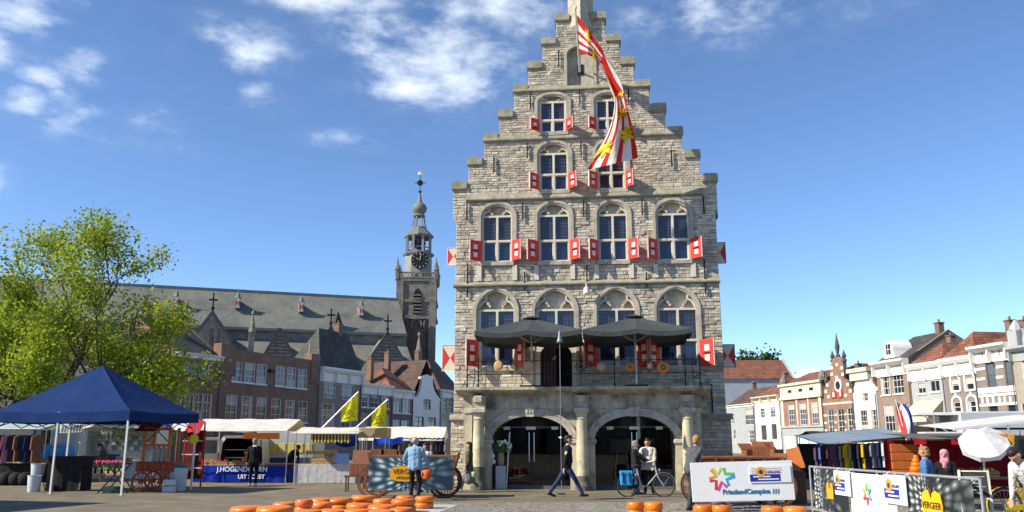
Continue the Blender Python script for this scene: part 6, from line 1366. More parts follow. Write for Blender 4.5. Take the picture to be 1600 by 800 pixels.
off = person('uniformed man in dark jacket and blue trousers striding before the arches', 886, 25.9, R(0), clo('darkuni', (.012, .013, .017)), clo('bluetr', (.028, .042, .10)), SHOEB, HAIRD, H=1.86, lean=3, head=4, feet=((-.50, .09), (.46, -.09)), lift=(.09, 0), hands=((.06, .26, .84), (-.10, -.28, .82)), bulk=1.12, collar=clo('collar_pale', (.45, .45, .45)))
b = MB(); b.sphere((0, 0, 0), (.05, .015, .07), 8, 6); em = b.build('sleeve_badge', m_gold, off, (-.03, -.285, 1.33))
person('man in black leather jacket reaching out beside the bicycle', 993, 28.3, R(-12), clo('leather', (.022, .021, .022)), clo('jeansblue', (.03, .06, .13)), SHOEB, HAIRG, H=1.70, head=8, feet=((.05, .12), (-.08, -.12)), hands=((.42, .12, 1.08), (.46, -.06, 1.06)), bulk=1.08, elbow=((-.5, .6, -.6), (-.5, -.5, -.6)))
person('man in cream jacket and black trousers facing the camera behind the bicycle', 1013, 28.5, R(-106), clo('cream', (.60, .56, .46), .08), clo('blk2', (.014, .014, .016)), SHOEB, HAIRD, H=1.78, head=-12, feet=((.04, .13), (0, -.12)), hands=((.20, .17, .88), (.20, -.17, 1.0)), bulk=1.14, coat=.06, elbow=((-.3, .9, -.3), (-.3, -.9, -.3)))
person('man in grey sweater leaning over the wooden cart beside the white board', 1080, 21.9, R(30), clo('greyhood', (.085, .088, .095)), clo('dkjeans', (.045, .047, .05)), SHOEB, HAIRB, H=1.86, lean=17, head=14, side=0, feet=((.12, .14), (-.22, -.12)), hands=((.42, .16, 1.10), (-.10, -.22, .92)), bulk=1.08, elbow=((-.4, .6, -.5), (-.9, -.5, 0)))
b = MB(); b.box(-.10, .08, -.03, .03, -.06, .06); 
person('fair haired woman in blue denim jacket behind the banner fence', 1449, 17.6, R(150), clo('denim', (.075, .17, .33)), clo('dkjeans', (.045, .047, .05)), hair=HAIRB, H=1.57, head=25, style='curly', hands=((.2, .2, .95), (.15, -.25, .85)), bulk=1.12)
person('woman in pink headscarf and dark jacket behind the banner fence', 1479, 19.2, R(-125), clo('blkjacket', (.012, .012, .015)), clo('blk', (.02, .02, .022)), hair=clo('pinkscarf', (.62, .24, .28), .15), H=1.49, style='scarf', hands=((.2, .12, .95), (.2, -.15, .95)), collar=clo('collar_pale', (.45, .45, .45)))
person('cyclist in white top and jeans bending at the right edge', 1622, 14.6, R(200), clo('whitetop', (.6, .58, .55), .1), clo('jeansblue', (.03, .06, .13)), SHOEB, HAIRD, H=1.72, lean=38, hands=((.5, .2, .95), (.5, -.2, .95)), bulk=1.2)
# orange red bag in the blue shirted man's right hand
b = MB(); b.lathe([(.07, 0), (.11, .03), (.105, .14), (.12, .24), (.07, .27)], 8); b.v = [(x_*(1+.25*math.sin(z_*31)), y_*.6, z_) for x_, y_, z_ in b.v]; b.tube([(.03, 0, .26), (.01, 0, .38), (-.02, 0, .26)], .008, 5); o = b.build('shopping_bag', mat('bag_orange', (.62, .10, .02), .5, .15, 8), None, (gx(667, 25.3, .8), 25.3, .60), smooth=True); tag(o, 'orange carrier bag held by the man in the blue shirt', 'bag')
b = MB(); b.lathe([(.06, 0), (.11, .04), (.11, .18), (.03, .26)], 8); o = b.build('carrier_bag', mat('bag_green', (.5, .55, .28), .5), None, (gx(740, 29.6, .6), 29.6, .48), smooth=True); tag(o, 'pale green carrier bag beside the woman in olive', 'bag')
# ================================================================== bicycles
def bicycle(label, xr, xf, D, col, rz=0, dark=None, basket=None):
    x0, x1 = gx(xr, D, .33), gx(xf, D, .33); t = thing('bicycle', label, 'bicycle', (x0, D, 0), rz); L_ = x1-x0 if rz == 0 else 1.12; r = .345
    fm_ = mat('bike_'+str(col), col, .3, .05, metal=.3, spec=.5); dk = dark or fm_
    chrome = MATS['steel']
    for cx in (0, L_):
        b = MB(); b.tube([(cx+r*math.cos(a), 0, r+r*math.sin(a)) for a in [2*math.pi*i/32 for i in range(32)]], .019, 6, closed=True); w = b.build('wheel', m_rub, t)
        b = MB(); b.tube([(cx+(r-.028)*math.cos(a), 0, r+(r-.028)*math.sin(a)) for a in [2*math.pi*i/32 for i in range(32)]], .011, 5, closed=True); b.build('rim', chrome, w)
        b = MB(); [b.tube([(cx, .03*(-1)**k, r), (cx+(r-.03)*math.cos(2*math.pi*k/20), 0, r+(r-.03)*math.sin(2*math.pi*k/20))], .0022, 3, cap=False) for k in range(20)]; b.tube([(cx, -.05, r), (cx, .05, r)], .022, 8); b.build('spokes', chrome, w)
        b = MB(); a0, a1 = (R(20), R(200)) if cx == 0 else (R(-5), R(150)); P = [(cx+(r+.04)*math.cos(a0+(a1-a0)*i/14), r+(r+.04)*math.sin(a0+(a1-a0)*i/14)) for i in range(15)]; b.sweep(P, -.004, .004, -.028, .028); b.build('mudguard', dk if cx == 0 else fm_, t)
    bb = (.42, 0, .29); st = (.30, 0, .86); ht = (L_-.24, 0, .88); hb = (L_-.20, 0, .68)
    b = MB(); b.tube([bb, st], .018, 8); b.tube([bb, (.6, 0, .33), hb], .021, 8); b.tube([(.36, 0, .58), (.6, 0, .42), (L_-.21, 0, .74)], .016, 8) if not dark else None; b.tube([hb, ht], .022, 8)
    for s in (-.045, .045): b.tube([bb, (0, s, r)], .012, 6); b.tube([(.33, 0, .74), (0, s, r)], .010, 6)
    b.build('frame', fm_, t)
    b = MB()
    for s in (-.05, .05): b.tube([(L_-.195, s*.5, .66), (L_-.15, s, .55), (L_, s, r)], .013, 6)
    b.build('fork', fm_, t)
    b = MB(); b.sphere((.27, 0, .93), (.13, .085, .045), 10, 6); b.tube([(.295, 0, .86), (.28, 0, .92)], .015, 6); b.build('saddle', m_rub, t, smooth=True)
    b = MB(); b.tube([ht, (L_-.26, 0, 1.02)], .015, 6); b.tube([(L_-.46, .28, 1.04), (L_-.28, .2, 1.07), (L_-.26, 0, 1.03), (L_-.28, -.2, 1.07), (L_-.46, -.28, 1.04)], .012, 6); b.build('handlebar', chrome, t)
    b = MB(); b.cbox(-.02, .46, -.05, -.03, .25, .37, .008); b.build('chain_guard', dk, t)
    b = MB(); b.lathe([(.09, -.006), (.09, .006)], 14, (.42, -.065, .29), M=Matrix.Rotation(R(90), 3, 'X')); b.bar((.42, -.08, .29), (.50, -.08, .15), .02); b.bar((.42, .08, .29), (.34, .08, .43), .02); b.build('crank', chrome, t)
    for (q, y) in (((.50, .145), -.12), ((.34, .435), .12)): b = MB(); b.cbox(q[0]-.05, q[0]+.05, y-.035, y+.035, q[1]-.012, q[1]+.012, .005); b.build('pedal', m_rub, t)
    b = MB(); b.tube([(.3, .06, .72), (-.25, .06, .74)], .008, 5); b.tube([(.3, -.06, .72), (-.25, -.06, .74)], .008, 5); b.tube([(-.25, .06, .74), (-.25, -.06, .74)], .008, 5); b.tube([(-.2, .06, .74), (0, .05, r)], .007, 5); b.tube([(-.2, -.06, .74), (0, -.05, r)], .007, 5); b.build('carrier', m_iron, t)
    b = MB(); b.lathe([(.035, 0), (.05, .05), (.05, .07)], 10, (L_-.16, 0, .80), M=Matrix.Rotation(R(90), 3, 'Y')); b.build('headlamp', chrome, t)
    return t, L_
bk, _ = bicycle('silver bicycle with blue pannier bag standing before the right arch', 980.5, 1037, 27.3, (.55, .55, .55), dark=mat('bike_navy', (.012, .016, .035), .3))
p = thing('pannier_bag', 'bright blue pannier bag with black straps on the bicycle carrier', 'bag', (bk.location.x-.05, 27.18, .34)); mb_ = mat('pannier_blue', (.03, .30, .62), .55, .1, 6, .2, 12)
b = MB(); b.cbox(-.19, .19, -.07, .05, 0, .42, .03); b.build('body', mb_, p)
b = MB(); b.cbox(-.2, .2, -.09, .06, .33, .45, .02); b.build('flap', mb_, p)
for x in (-.1, .1): b = MB(); b.box(x-.015, x+.015, -.1, -.071, .08, .4); b.build('strap', m_rub, p)
bicycle('yellow bicycle behind the chalkboard at the right', 1571, 1628, 18.6, (.65, .45, .01))
# ================================================================== cheese
m_cheese = mat('cheese_wax', (.72, .175, .006), .38, .12, 3, .12, 9, spec=.5, objr=.16, stain=((.55, .10, .004), .5, 3.5))
m_cheese2 = mat('cheese_wax_deep', (.62, .12, .018), .4, .12, 3, .12, 9, spec=.5, objr=.08)
def cheese_mesh(r, h):
    b = MB(); pr = []
    for i in range(9): a = -math.pi/2+math.pi*i/8; pr.append((r-h*.42+h*.42*math.cos(a), h/2+h/2*math.sin(a)))
    b.lathe([(r*.02, 0)]+pr+[(r*.02, h)], 24); return b
c0 = None
def cheese(label, px, D, z, r=.29, h=.15, m=None, group='cheese wheels in the foreground', y=None):
    global c0
    if c0 is None: o = cheese_mesh(.29, .15).build('cheese', m_cheese, None, smooth='auto'); c0 = o
    else: o = c0.copy(); COL.objects.link(o)
    if m is m_cheese2: o.data = c2.data
    o.location = (gx(px, D, z+.07), D, z); o.scale = (r/.29, r/.29, h/.15); o.rotation_euler = (random.uniform(-.03, .03), random.uniform(-.03, .03), random.uniform(0, 6)); return tag(o, label, 'cheese', group)
c2 = cheese_mesh(.29, .15).build('cheese', m_cheese2); c2.data.polygons.foreach_set('use_smooth', [True]*len(c2.data.polygons)); _m = c2.data; bpy.data.objects.remove(c2)
class _H: data = _m
c2 = _H
# (px, depth, layers, radius, what it is)
piles = [(538, 23.6, 1, .30, 'rearmost low pile of the left cheese group'), (568, 22.5, 2, .32, 'pile right of the rearmost one in the left cheese group'), (502, 21.4, 2, .28, 'pile behind the tall triple pile'), (474.5, 18.6, 3, .19, 'tallest narrow pile of the left cheese group'), (503, 20.0, 2, .25, 'pile touching the tallest narrow pile'),
         (444, 20.0, 2, .27, 'pile left of the tallest narrow pile'), (530, 21.5, 2, .33, 'pile on the white board in the middle of the left group'), (388, 16.7, 3, .34, 'leftmost of all cheese piles'), (429, 16.6, 3, .35, 'second pile from the left in the front row'),
         (563, 19.6, 2, .32, 'pile before the white board'), (596, 19.1, 2, .31, 'front pile below the cart banner'), (598, 21.2, 2, .24, 'small pile between the cart wheel and the front pile'), (630.5, 21.1, 2, .30, 'front pile at the feet of the blue shirted man'), (633, 22.3, 2, .24, 'low pile behind the feet of the blue shirted man'), (663, 22.2, 2, .25, 'rightmost pile of the left cheese group'),
         (482, 17.7, 2, .28, 'front row pile below the tallest narrow pile'), (596, 17.7, 2, .28, 'bottom edge pile below the cart banner'), (628, 18.3, 2, .26, 'bottom edge pile by the blue shirted man'),
         (521, 17.9, 2, .29, 'front row pile under the white board'), (559, 17.9, 2, .29, 'front row pile right of the white board')]
for (px, D, n, r, lab) in piles:
    for k in range(n): cheese(('upper' if k == n-1 else ('bottom' if k == 0 else ('middle' if k == 1 else 'third')))+' cheese of the '+lab, px+random.uniform(-1, 1), D+random.uniform(-.03, .03), .03+k*.148, r, .15, m_cheese2 if (px == 474.5 and k == n-1) else None)
for (px, D, n, r, lab) in [(993, 19.5, 2, .195, 'left of the two piles below the bicycle'), (1021.5, 19.4, 2, .205, 'right of the two piles below the bicycle'), (1098, 18.5, 2, .21, 'left pile under the white company board'), (1127, 18.4, 2, .22, 'second pile under the white company board'), (1207, 18.1, 2, .225, 'third pile under the white company board'), (1241, 18.0, 2, .245, 'rightmost pile under the white company board')]:
    for k in range(n): cheese(('upper' if k else 'lower')+' cheese of the '+lab, px+random.uniform(-.6, .6), D, .03+k*.168, r, .17)
def pallet(label, c, w, d, rz=0, m=None):
    t = thing('cheese_board', label, 'board', c, rz); m = m or mat('board_grey', (.42, .41, .39), .8, .2, 6, .2, 20)
    for k in range(5): b = MB(); y = -d/2+k*d/5; b.cbox(-w/2, w/2, y+.01, y+d/5-.01, .0, .026, .004); b.build('plank', m, t)
for i, (a, c, w, d, r_, lab) in enumerate([(648, 21.3, 1.3, 4.6, .12, 'grey plank board under the rightmost piles of the left cheese group'), (560, 21.4, 1.9, 5.2, .1, 'grey plank board under the middle of the left cheese group'), (470, 20.3, 2.1, 5.5, .08, 'grey plank board under the left of the left cheese group'), (1007, 18.95, 1.1, 1.2, 0, 'grey plank board under the piles below the bicycle'), (1113, 18.45, 1.2, 1.2, 0, 'grey plank board under the first company board piles'), (1224, 18.05, 1.3, 1.2, 0, 'grey plank board under the last company board piles'), (405, 17.0, 2.4, 1.4, 0, 'grey plank board under the leftmost cheese piles')]):
    pallet(lab, (gx(a, c), c, .003), w, d, -r_)
# ================================================================== banner art
def streakmat(name, cx, cz, cdark, cmid, clight, k=9.0, thr=.5):
    m, nt, N, L, P = _nodes(name); P.inputs['Roughness'].default_value = .45
    tc = N('ShaderNodeTexCoord'); mp = N('ShaderNodeMapping'); L(tc.outputs['Object'], mp.inputs[0]); mp.inputs['Location'].default_value = (-cx, 0, -cz)
    sp = N('ShaderNodeSeparateXYZ'); L(mp.outputs[0], sp.inputs[0]); M = lambda op, a, b=None: (lambda n: ([L(q, n.inputs[i]) if not isinstance(q, (int, float)) else setattr(n.inputs[i], 'default_value', q) for i, q in enumerate((a, b)) if q is not None], n.outputs[0])[1])(N('ShaderNodeMath'))
    def MM(op, a, b=None):
        n = N('ShaderNodeMath'); n.operation = op
        for i, q in enumerate((a, b)):
            if q is None: continue
            if isinstance(q, (int, float)): n.inputs[i].default_value = q
            else: L(q, n.inputs[i])
        return n.outputs[0]
    x, z = sp.outputs[0], sp.outputs[2]; ang = MM('ARCTAN2', z, x); rad = MM('SQRT', MM('ADD', MM('MULTIPLY', x, x), MM('MULTIPLY', z, z)))
    ax = MM('ABSOLUTE', x); cb = N('ShaderNodeCombineXYZ'); L(MM('MULTIPLY', MM('LOGARITHM', MM('ADD', ax, .16), 2.718), k*.34), cb.inputs[0]); L(MM('MULTIPLY', MM('DIVIDE', z, MM('ADD', ax, .38)), k*.85), cb.inputs[1]); L(MM('MULTIPLY', MM('SIGN', x), 3.0), cb.inputs[2])
    v = N('ShaderNodeTexVoronoi'); L(cb.outputs[0], v.inputs['Vector']); v.inputs['Scale'].default_value = 1.6; v.feature = 'F1'; v.inputs['Randomness'].default_value = .45
    cr = N('ShaderNodeValToRGB'); L(v.outputs['Distance'], cr.inputs[0]); e = cr.color_ramp.elements; e[0].position = .12; e[0].color = clight+(1,); e[1].position = thr; e[1].color = cdark+(1,); q = e.new((.12+thr)/2); q.color = cmid+(1,)
    L(cr.outputs[0], P.inputs['Base Color']); MATS[name] = m; return m
m_ban1 = streakmat('cheese_store_print', 0, .45, (.012, .03, .05), (.07, .14, .19), (.62, .68, .72), 5.0, .62)
m_ban2 = streakmat('cheese_store_print_bw', .6, .5, (.012, .016, .018), (.10, .11, .11), (.68, .7, .7), 8.0, .52)
m_logo = mat('logo_orange', (.72, .34, .01), .5, .04); m_ltxt = mat('logo_text', (.10, .03, .01), .6); m_bwhite = mat('board_white', (.76, .77, .77), .4, .03, 2)
def shield(cx, cz, w, h):                                       # logo: cheese with a bite and tip
    return [(cx-w*.5, cz-h*.42), (cx+w*.5, cz-h*.42), (cx+w*.54, cz), (cx+w*.46, cz+h*.32), (cx+w*.2, cz+h*.40), (cx, cz+h*.30), (cx-w*.2, cz+h*.40), (cx-w*.46, cz+h*.32), (cx-w*.54, cz)]
# ================================================================== cheese cart with the printed banner
def cart(label, xl, xr, D, rz=0, wheels=(-1.1, 1.0), zb=.78, r=.47, bay=5, m=None):
    x0, x1 = gx(xl, D, 1), gx(xr, D, 1); t = thing('market_cart', label, 'cart', ((x0+x1)/2, D, 0), rz); w = (x1-x0)/2; m = m or m_wood
    for y in (0.05, 1.15):
        for x in wheels: wheel(t, (x*w/1.3, y, r), r, 12, m_wood if x < 0 else m_woodd, .055, hub=.075, tyre=m_iron)
    b = MB(); b.cbox(-w, w, .12, 1.1, zb, zb+.08, .01); b.build('bed', m_woodd, t)
    for y in (.12, 1.07):
        b = MB(); b.cbox(-w, w, y, y+.04, zb+.08, zb+.42, .01); b.build('side_board', m, t); b = MB(); b.cbox(-w-.05, w+.05, y-.03, y+.07, zb+.42, zb+.48, .01); b.build('top_rail', m, t)
        for k in range(bay+1): b = MB(); x = -w+.03+(2*w-.06)*k/bay; b.cbox(x-.03, x+.03, y-.025, y+.0, zb+.08, zb+.42, .006) if y < 1 else b.cbox(x-.03, x+.03, y+.04, y+.06, zb+.08, zb+.42, .006); b.build('stake', m, t)
    for s in (-1, 1): b = MB(); b.prism([(s*w, zb+.08), (s*(w+.03), zb+.08), (s*(w+.16), zb+.56), (s*(w+.13), zb+.56)], .1, 1.12); b.build('end_board', m, t)
    for x in wheels: b = MB(); b.bar((x*w/1.3, 0, r), (x*w/1.3, 1.2, r), .08); b.build('axle', m_woodd, t)
    for y in (.3, .9): b = MB(); b.bar((-w, y, zb-.06), (w, y, zb-.06), .08, .1); b.build('beam', m_woodd, t)
    for x in wheels:
        for y in (.3, .9): b = MB(); b.bar((x*w/1.3, y, r), (x*w/1.3, y, zb-.1), .07); b.build('bracket', m_woodd, t)
    return t, w
ct, cw = cart('long wooden cheese cart behind the dark printed banner', 580, 708, 26.6, wheels=(-1.22, 1.02))
D = 26.35; x0, x1 = gx(576, D, .7), gx(708.5, D, .7); z0, z1 = at(640, 766, D).z, at(640, 714, D).z; w = (x1-x0)/2
bn = thing('printed_banner', 'dark blue banner printed with rows of cheese and an orange logo on the cart', 'banner', ((x0+x1)/2, D, z0))
b = MB(); b.grid(lambda u, v: (-w+2*w*u, .012*math.sin(u*14), (z1-z0)*v), 24, 6); b.build('sheet', m_ban1, bn, smooth=True)
b = MB(); b.grid(lambda u, v: (-w+2*w*u, .006+.012*math.sin(u*14), (z1-z0)*v), 24, 1); b.build('backing', m_bwhite, bn)
cx = gx(634.5, D, .7)-(x0+x1)/2; cz = (z1-z0)*.50; lw, lh = .98, .46
b = MB(); b.prism([(cx+lw/2*math.copysign(abs(math.cos(a))**.6, math.cos(a)), cz+lh/2*math.copysign(abs(math.sin(a))**.8, math.sin(a))) for a in [2*math.pi*i/28 for i in range(28)]], -.045, -.03); lg = b.build('logo', m_logo, bn)
text('lettering', 'VERGEER', .205, m_ltxt, lg, (cx, -.05, cz+.05), sx=.95); text('lettering', 'HOLLAND', .12, m_ltxt, lg, (cx, -.05, cz-.12))
# ================================================================== company board and its cart
ct, cw = cart('long wooden bin cart behind the white company board', 1094, 1224, 22.9, wheels=(-1.05, 1.12), r=.5, zb=.80)
for (x, D, z, w_, h, rz_, lab) in [(1172, 24.6, 1.28, .42, .16, .3, 'left tipped wooden bin on the bin cart'), (1193, 24.4, 1.28, .6, .22, -.2, 'large wooden bin in the middle of the bin cart'), (1211, 24.3, 1.28, .36, .18, .5, 'small wooden bin at the right of the bin cart')]: wooden_bin(lab, x, D, z, w_, .26, h, True, rz_, -50)
b = MB(); b.cbox(-.18, .18, -.02, .02, -.3, .3, .01); o = b.build('tipped_board', m_orw, None, (gx(1243, 23.6, 1.2), 23.6, 1.22), (R(-22), R(-12), R(-10))); tag(o, 'orange wooden board propped at the right end of the bin cart', 'board')
b = MB(); b.cbox(-.25, .25, -.2, .2, 0, .9, .02); o = b.build('support_box', m_woodd, None, (gx(1244, 23.9), 23.9, 0)); tag(o, 'dark wooden box under the propped orange board', 'box')
BD = 21.2; BR = R(-3); bx0, bx1 = at(1081, 753, BD), at(1240, 750, BD+.4); bw = (bx1-bx0).length
BF2 = Fr((bx0.x, BD, 0), BR); u1 = BF2.u(1240.5, 750); zt_, zb_ = (BF2.z(1078, 723)+BF2.z(1236, 719))/2, (BF2.z(1084, 785)+BF2.z(1245, 780))/2
bd = thing('company_board', 'large white board with coloured star emblem hung on the bin cart', 'board', (bx0.x, BD, zb_-.035), BR); Hb = zt_-zb_; ROT = R(1.5); bd.rotation_euler = (0, -ROT, BR)
b = MB(); b.cbox(0, u1, -.02, .02, 0, Hb, .004); bp = b.build('panel', m_bwhite, bd)
def bpx(px, py): u, z = BF2.uv(px, py); return u, z-zb_+.035-u*math.tan(ROT)
tips = [(447, 450), (550, 508), (490, 602), (402, 636), (340, 545), (360, 462)]; notch = [(468, 500), (478, 545), (440, 565), (397, 556), (397, 520), (412, 500)]; colr = [(.10, .5, .12), (.03, .35, .62), (.65, .05, .25), (.62, .04, .06), (.75, .28, .05), (.55, .62, .04)]
pz = lambda q: bpx(1040+q[0]/5, 640+q[1]/5)
for k in range(6):
    A, Nn, B = pz(tips[k]), pz(notch[k]), pz(tips[(k+1) % 6]); ctr = pz((440, 535)); sh = lambda p, f: (p[0]+(ctr[0]-p[0])*f, p[1]+(ctr[1]-p[1])*f)
    def off(p, d): return (p[0]+d[0], p[1]+d[1])
    path = [off(A, ((B[0]-A[0])*.10, (B[1]-A[1])*.10)), Nn, off(B, ((A[0]-B[0])*.10, (A[1]-B[1])*.10))]
    b = MB(); b.sweep(path, -.035, .035, -.027, -.0215); b.build('emblem_arm', mat('arm_%d' % k, colr[k], .5, .03), bp)
tx, tz = bpx(1166, 768); text('lettering', 'FrieslandCampina', .158, mat('letter_blue', (.02, .15, .30), .5), bp, (tx, -.026, tz), sx=1.0, bold=.004)
q0, q1 = bpx(1207, 771), bpx(1217, 763)
for k in range(3): b = MB(); b.bar((q0[0]+.06*k, -.026, q0[1]), (q0[0]+.03+.06*k, -.026, q1[1]), .02, .006); b.build('script_mark', MATS['letter_blue'], bp)
def poster(par, u0, u1, z0, z1, y, base):
    W, H = u1-u0, z1-z0; b = MB(); b.box(u0, u1, y-.012, y, z0, z1); p = b.build('poster', base, par); bl = mat('poster_blue', (.02, .03, .30), .5); pk = mat('poster_pink', (.6, .42, .45), .5)
    b = MB(); b.box(u0, u0+W*.74, y-.016, y-.0125, z0+H*.08, z0+H*.5); b.build('blue_field', bl, p)
    for k in range(3): b = MB(); b.box(u0+W*.05, u0+W*.78, y-.016, y-.0125, z0+H*(.56+k*.13), z0+H*(.62+k*.13)); b.build('stripe', pk, p)
    b = MB(); b.lathe([(H*.3, 0), (H*.3, .006)], 16, (u0+W*.27, y-.017, z0+H*.65), M=Matrix.Rotation(R(90), 3, 'X')); d = b.build('cheese_disc', m_logo, p); b = MB(); b.lathe([(H*.13, 0), (H*.13, .004)], 12, (u0+W*.27, y-.024, z0+H*.65), M=Matrix.Rotation(R(90), 3, 'X')); b.build('disc_label', bl, d)
    text('lettering', 'HOLLAND', H*.16, bl, p, (u0+W*.58, y-.018, z0+H*.62)); 
    for k in range(2): b = MB(); b.box(u0+W*(.08+.12*k), u0+W*(.5+.2*k), y-.019, y-.0165, z0+H*(.33-.16*k), z0+H*(.40-.16*k)); b.build('print_line', m_bwhite, p)
(pu0, pz1), (pu1, pz0) = bpx(1171, 728.5), bpx(1237, 753); poster(bp, pu0, pu1, pz0, pz1, -.03, m_bwhite)
# ================================================================== barrier with banners on the right
P0 = Vector((gx(1265, 20.3, 1.1), 20.3, 0)); P1 = Vector((gx(1531, 13.3, 1.1), 13.3, 0)); dv = P1-P0; FA = math.atan2(dv.y, dv.x); FF = Fr(P0, FA); FL = dv.length
fe = thing('crowd_barrier', 'grey steel tube barrier carrying the banners at the right', 'barrier', P0, FA)
b = MB(); b.tube([(0, 0, 1.1), (FL, 0, 1.1)], .025, 8); b.build('top_tube', m_pole, fe); b = MB(); b.tube([(0, 0, .15), (FL, 0, .15)], .02, 8); b.build('bottom_tube', m_pole, fe)
for k in range(5): b = MB(); x = FL*k/4; b.tube([(x, 0, 0), (x, 0, 1.1)], .022, 8); b.build('post', m_pole, fe); b = MB(); b.bar((x, -.3, .02), (x, .3, .02), .05, .03); b.build('foot', m_pole, fe)
def hung(name, label, xl, xr, yt, y, m, cat='banner', n=None, zb=None, deep=None):
    u0, u1 = FF.u(xl, yt, y), FF.u(xr, yt, y); zt = min(1.07, FF.z((xl+xr)/2, yt, y)); zb = .2 if zb is None else FF.z((xl+xr)/2, zb, y)
    o = FF.o+FF.e*u0+FF.n*y; t = thing(name, label, cat, (o.x, o.y, 0), FA); b = MB(); b.grid(lambda u, v: ((u1-u0)*u, .012*math.sin(u*9+v*2), zb+(zt-zb)*v), 12, 5); s = b.build('sheet', m, t, smooth=True)
    for x in (.06, u1-u0-.06): b = MB(); b.tube([(x, .0, zt-.03), (x, -y, 1.12), (x+.02, -y+.03, 1.08), (x+.01, .01, zt-.04)], .006, 4); b.build('tie', m_polew, t)
    return t, s, u1-u0, zb, zt
t, s, W, zb, zt = hung('printed_banner', 'left dark banner with small orange logo on the steel barrier', 1270, 1322, 731, -.05, streakmat('print_bw_left', .45, .6, (.012, .016, .018), (.10, .11, .11), (.7, .72, .72), 5.5, .6))
b = MB(); b.prism(shield(W*.52, zb+(zt-zb)*.5, .34, .42), -.03, -.02); lg = b.build('logo', m_logo, s); b = MB(); b.bar((W*.52, -.035, zb+(zt-zb)*.68), (W*.52, -.035, zb+(zt-zb)*.56), .04, .008); b.build('flame', m_ltxt, lg)
t, s, W, zb, zt = hung('printed_banner', 'white banner with faint coloured star on the steel barrier', 1326, 1397, 741, -.06, m_bwhite)
for k in range(6):
    a0 = R(90-60*k); c = (W*.42, zb+(zt-zb)*.55); rr = .2; A = (c[0]+rr*math.cos(a0), c[1]+rr*math.sin(a0)); B = (c[0]+rr*math.cos(a0-R(60)), c[1]+rr*math.sin(a0-R(60))); Nn = (c[0]+rr*.38*math.cos(a0-R(30)), c[1]+rr*.38*math.sin(a0-R(30)))
    b = MB(); b.sweep([A, Nn, B], -.018, .018, -.03, -.02); b.build('emblem_arm', MATS['arm_%d' % k], s)
t, s, W, zb, zt = hung('printed_banner', 'large dark banner with big yellow lettered logo on the steel barrier', 1414, 1519, 745, -.05, streakmat('print_bw_right', .75, .62, (.012, .016, .018), (.10, .12, .11), (.72, .74, .74), 5.5, .6))
cxx = FF.u(1457, 770, -.05)-FF.u(1414, 745, -.05); b = MB(); b.prism(shield(cxx, .62, .62, .62), -.035, -.02); lg = b.build('logo', mat('logo_yellow', (.75, .45, .01), .5, .04), s); text('lettering', 'VERGEER', .155, m_ltxt, lg, (cxx, -.042, .62)); text('lettering', 'HOLLAND', .09, m_ltxt, lg, (cxx, -.042, .48))
b = MB(); b.prism([(cxx-.05, .86), (cxx, .74), (cxx+.05, .86), (cxx, .92)], -.045, -.036); b.build('flame', m_ltxt, lg)
for (xl, xr, yt, yb, lab) in [(1304, 1328, 735, 772, 'small blue and orange poster left on the steel barrier'), (1382, 1416, 741, 785, 'small blue and orange poster in the middle of the barrier')]:
    u0, u1 = FF.u(xl, (yt+yb)/2, -.1), FF.u(xr, (yt+yb)/2, -.1); z0, z1 = FF.z(xl, yb, -.1), FF.z(xl, yt, -.1); o = FF.o+FF.e*u0-FF.n*.1; t = thing('cheese_poster', lab, 'poster', (o.x, o.y, 0), FA); b = MB(); b.box(0, u1-u0, -.005, .005, z0, z1); p = b.build('sheet', m_bwhite, t); poster(p, .03, u1-u0-.03, z0+(z1-z0)*.12, z1-.05, -.008, m_bwhite)
    b = MB(); [b.tube([(x, 0, z1-.02), (x, .1, 1.125), (x+.01, .13, 1.08)], .007, 4) for x in (.06, u1-u0-.06)]; b.build('ties', m_polew, t)
# chalkboard
D = 13.7; cbx = gx(1524, D, 1); t = thing('chalkboard', 'black folding chalkboard with pale wooden frame at the right', 'sign', (cbx, D, 0), R(-22)); z1, z0 = at(1524, 735, D).z, at(1524, 778, D).z
b = MB(); b.box(-.2, .2, -.01, .01, z0, z1); b.build('slate', mat('chalk_slate', (.03, .032, .033), .8, .2, 6), t, (0, 0, 0), (R(-6), 0, 0))
b = MB(); b.sweep([(-.22, z0-.02), (.22, z0-.02), (.22, z1), (-.22, z1)], 0, .03, -.025, .025, closed=True); b.build('frame', mat('frame_pale', (.6, .57, .5), .6), t, (0, 0, 0), (R(-6), 0, 0))
for x in (-.2, .2):
    for y in (-.12, .4): b = MB(); b.bar((x*1.05, y if y > 0 else -.02, 0), (x, .1, z1), .03); b.build('leg', MATS['frame_pale'], t)
for k in range(6): b = MB(); z = z1-.1-k*.05; b.box(-.15, .15-.04*(k % 3), -.016, -.0125, z, z+.012); b.build('chalk_line', mat('chalk', (.35, .35, .35), .9), t, (0, .0, 0), (R(-6), 0, 0))
# ================================================================== right hand stalls
D = 31; x0, x1 = gx(1270, D, 1.7), gx(1416, D, 1.7); cs = thing('clothing_stall', 'clothing stall with grey blue sloping canopy and hanging garments', 'market stall', (x0, D, 0)); W = x1-x0; za, zb_ = at(1272, 694, D).z, at(1414, 681, D).z
b = MB(); b.grid(lambda u, v: (W*u, -.7+2.8*v, za+(zb_-za)*u+.32*v-.04*math.sin(math.pi*v)*math.sin(u*9)), 16, 6); b.build('canopy', m_canblue, cs, smooth=True)
for (x, y) in ((.1, -.5), (W-.1, -.5), (.1, 2), (W-.1, 2), (W*.5, 2)): b = MB(); b.tube([(x, y, 0), (x, y, za+(zb_-za)*x/W+(.32 if y > 0 else 0))], .025, 6); b.build('pole', m_pole, cs)
b = MB(); b.tube([(.05, -.5, za-.04), (W, -.5, zb_-.1)], .018, 6); b.build('rail', m_pole, cs)
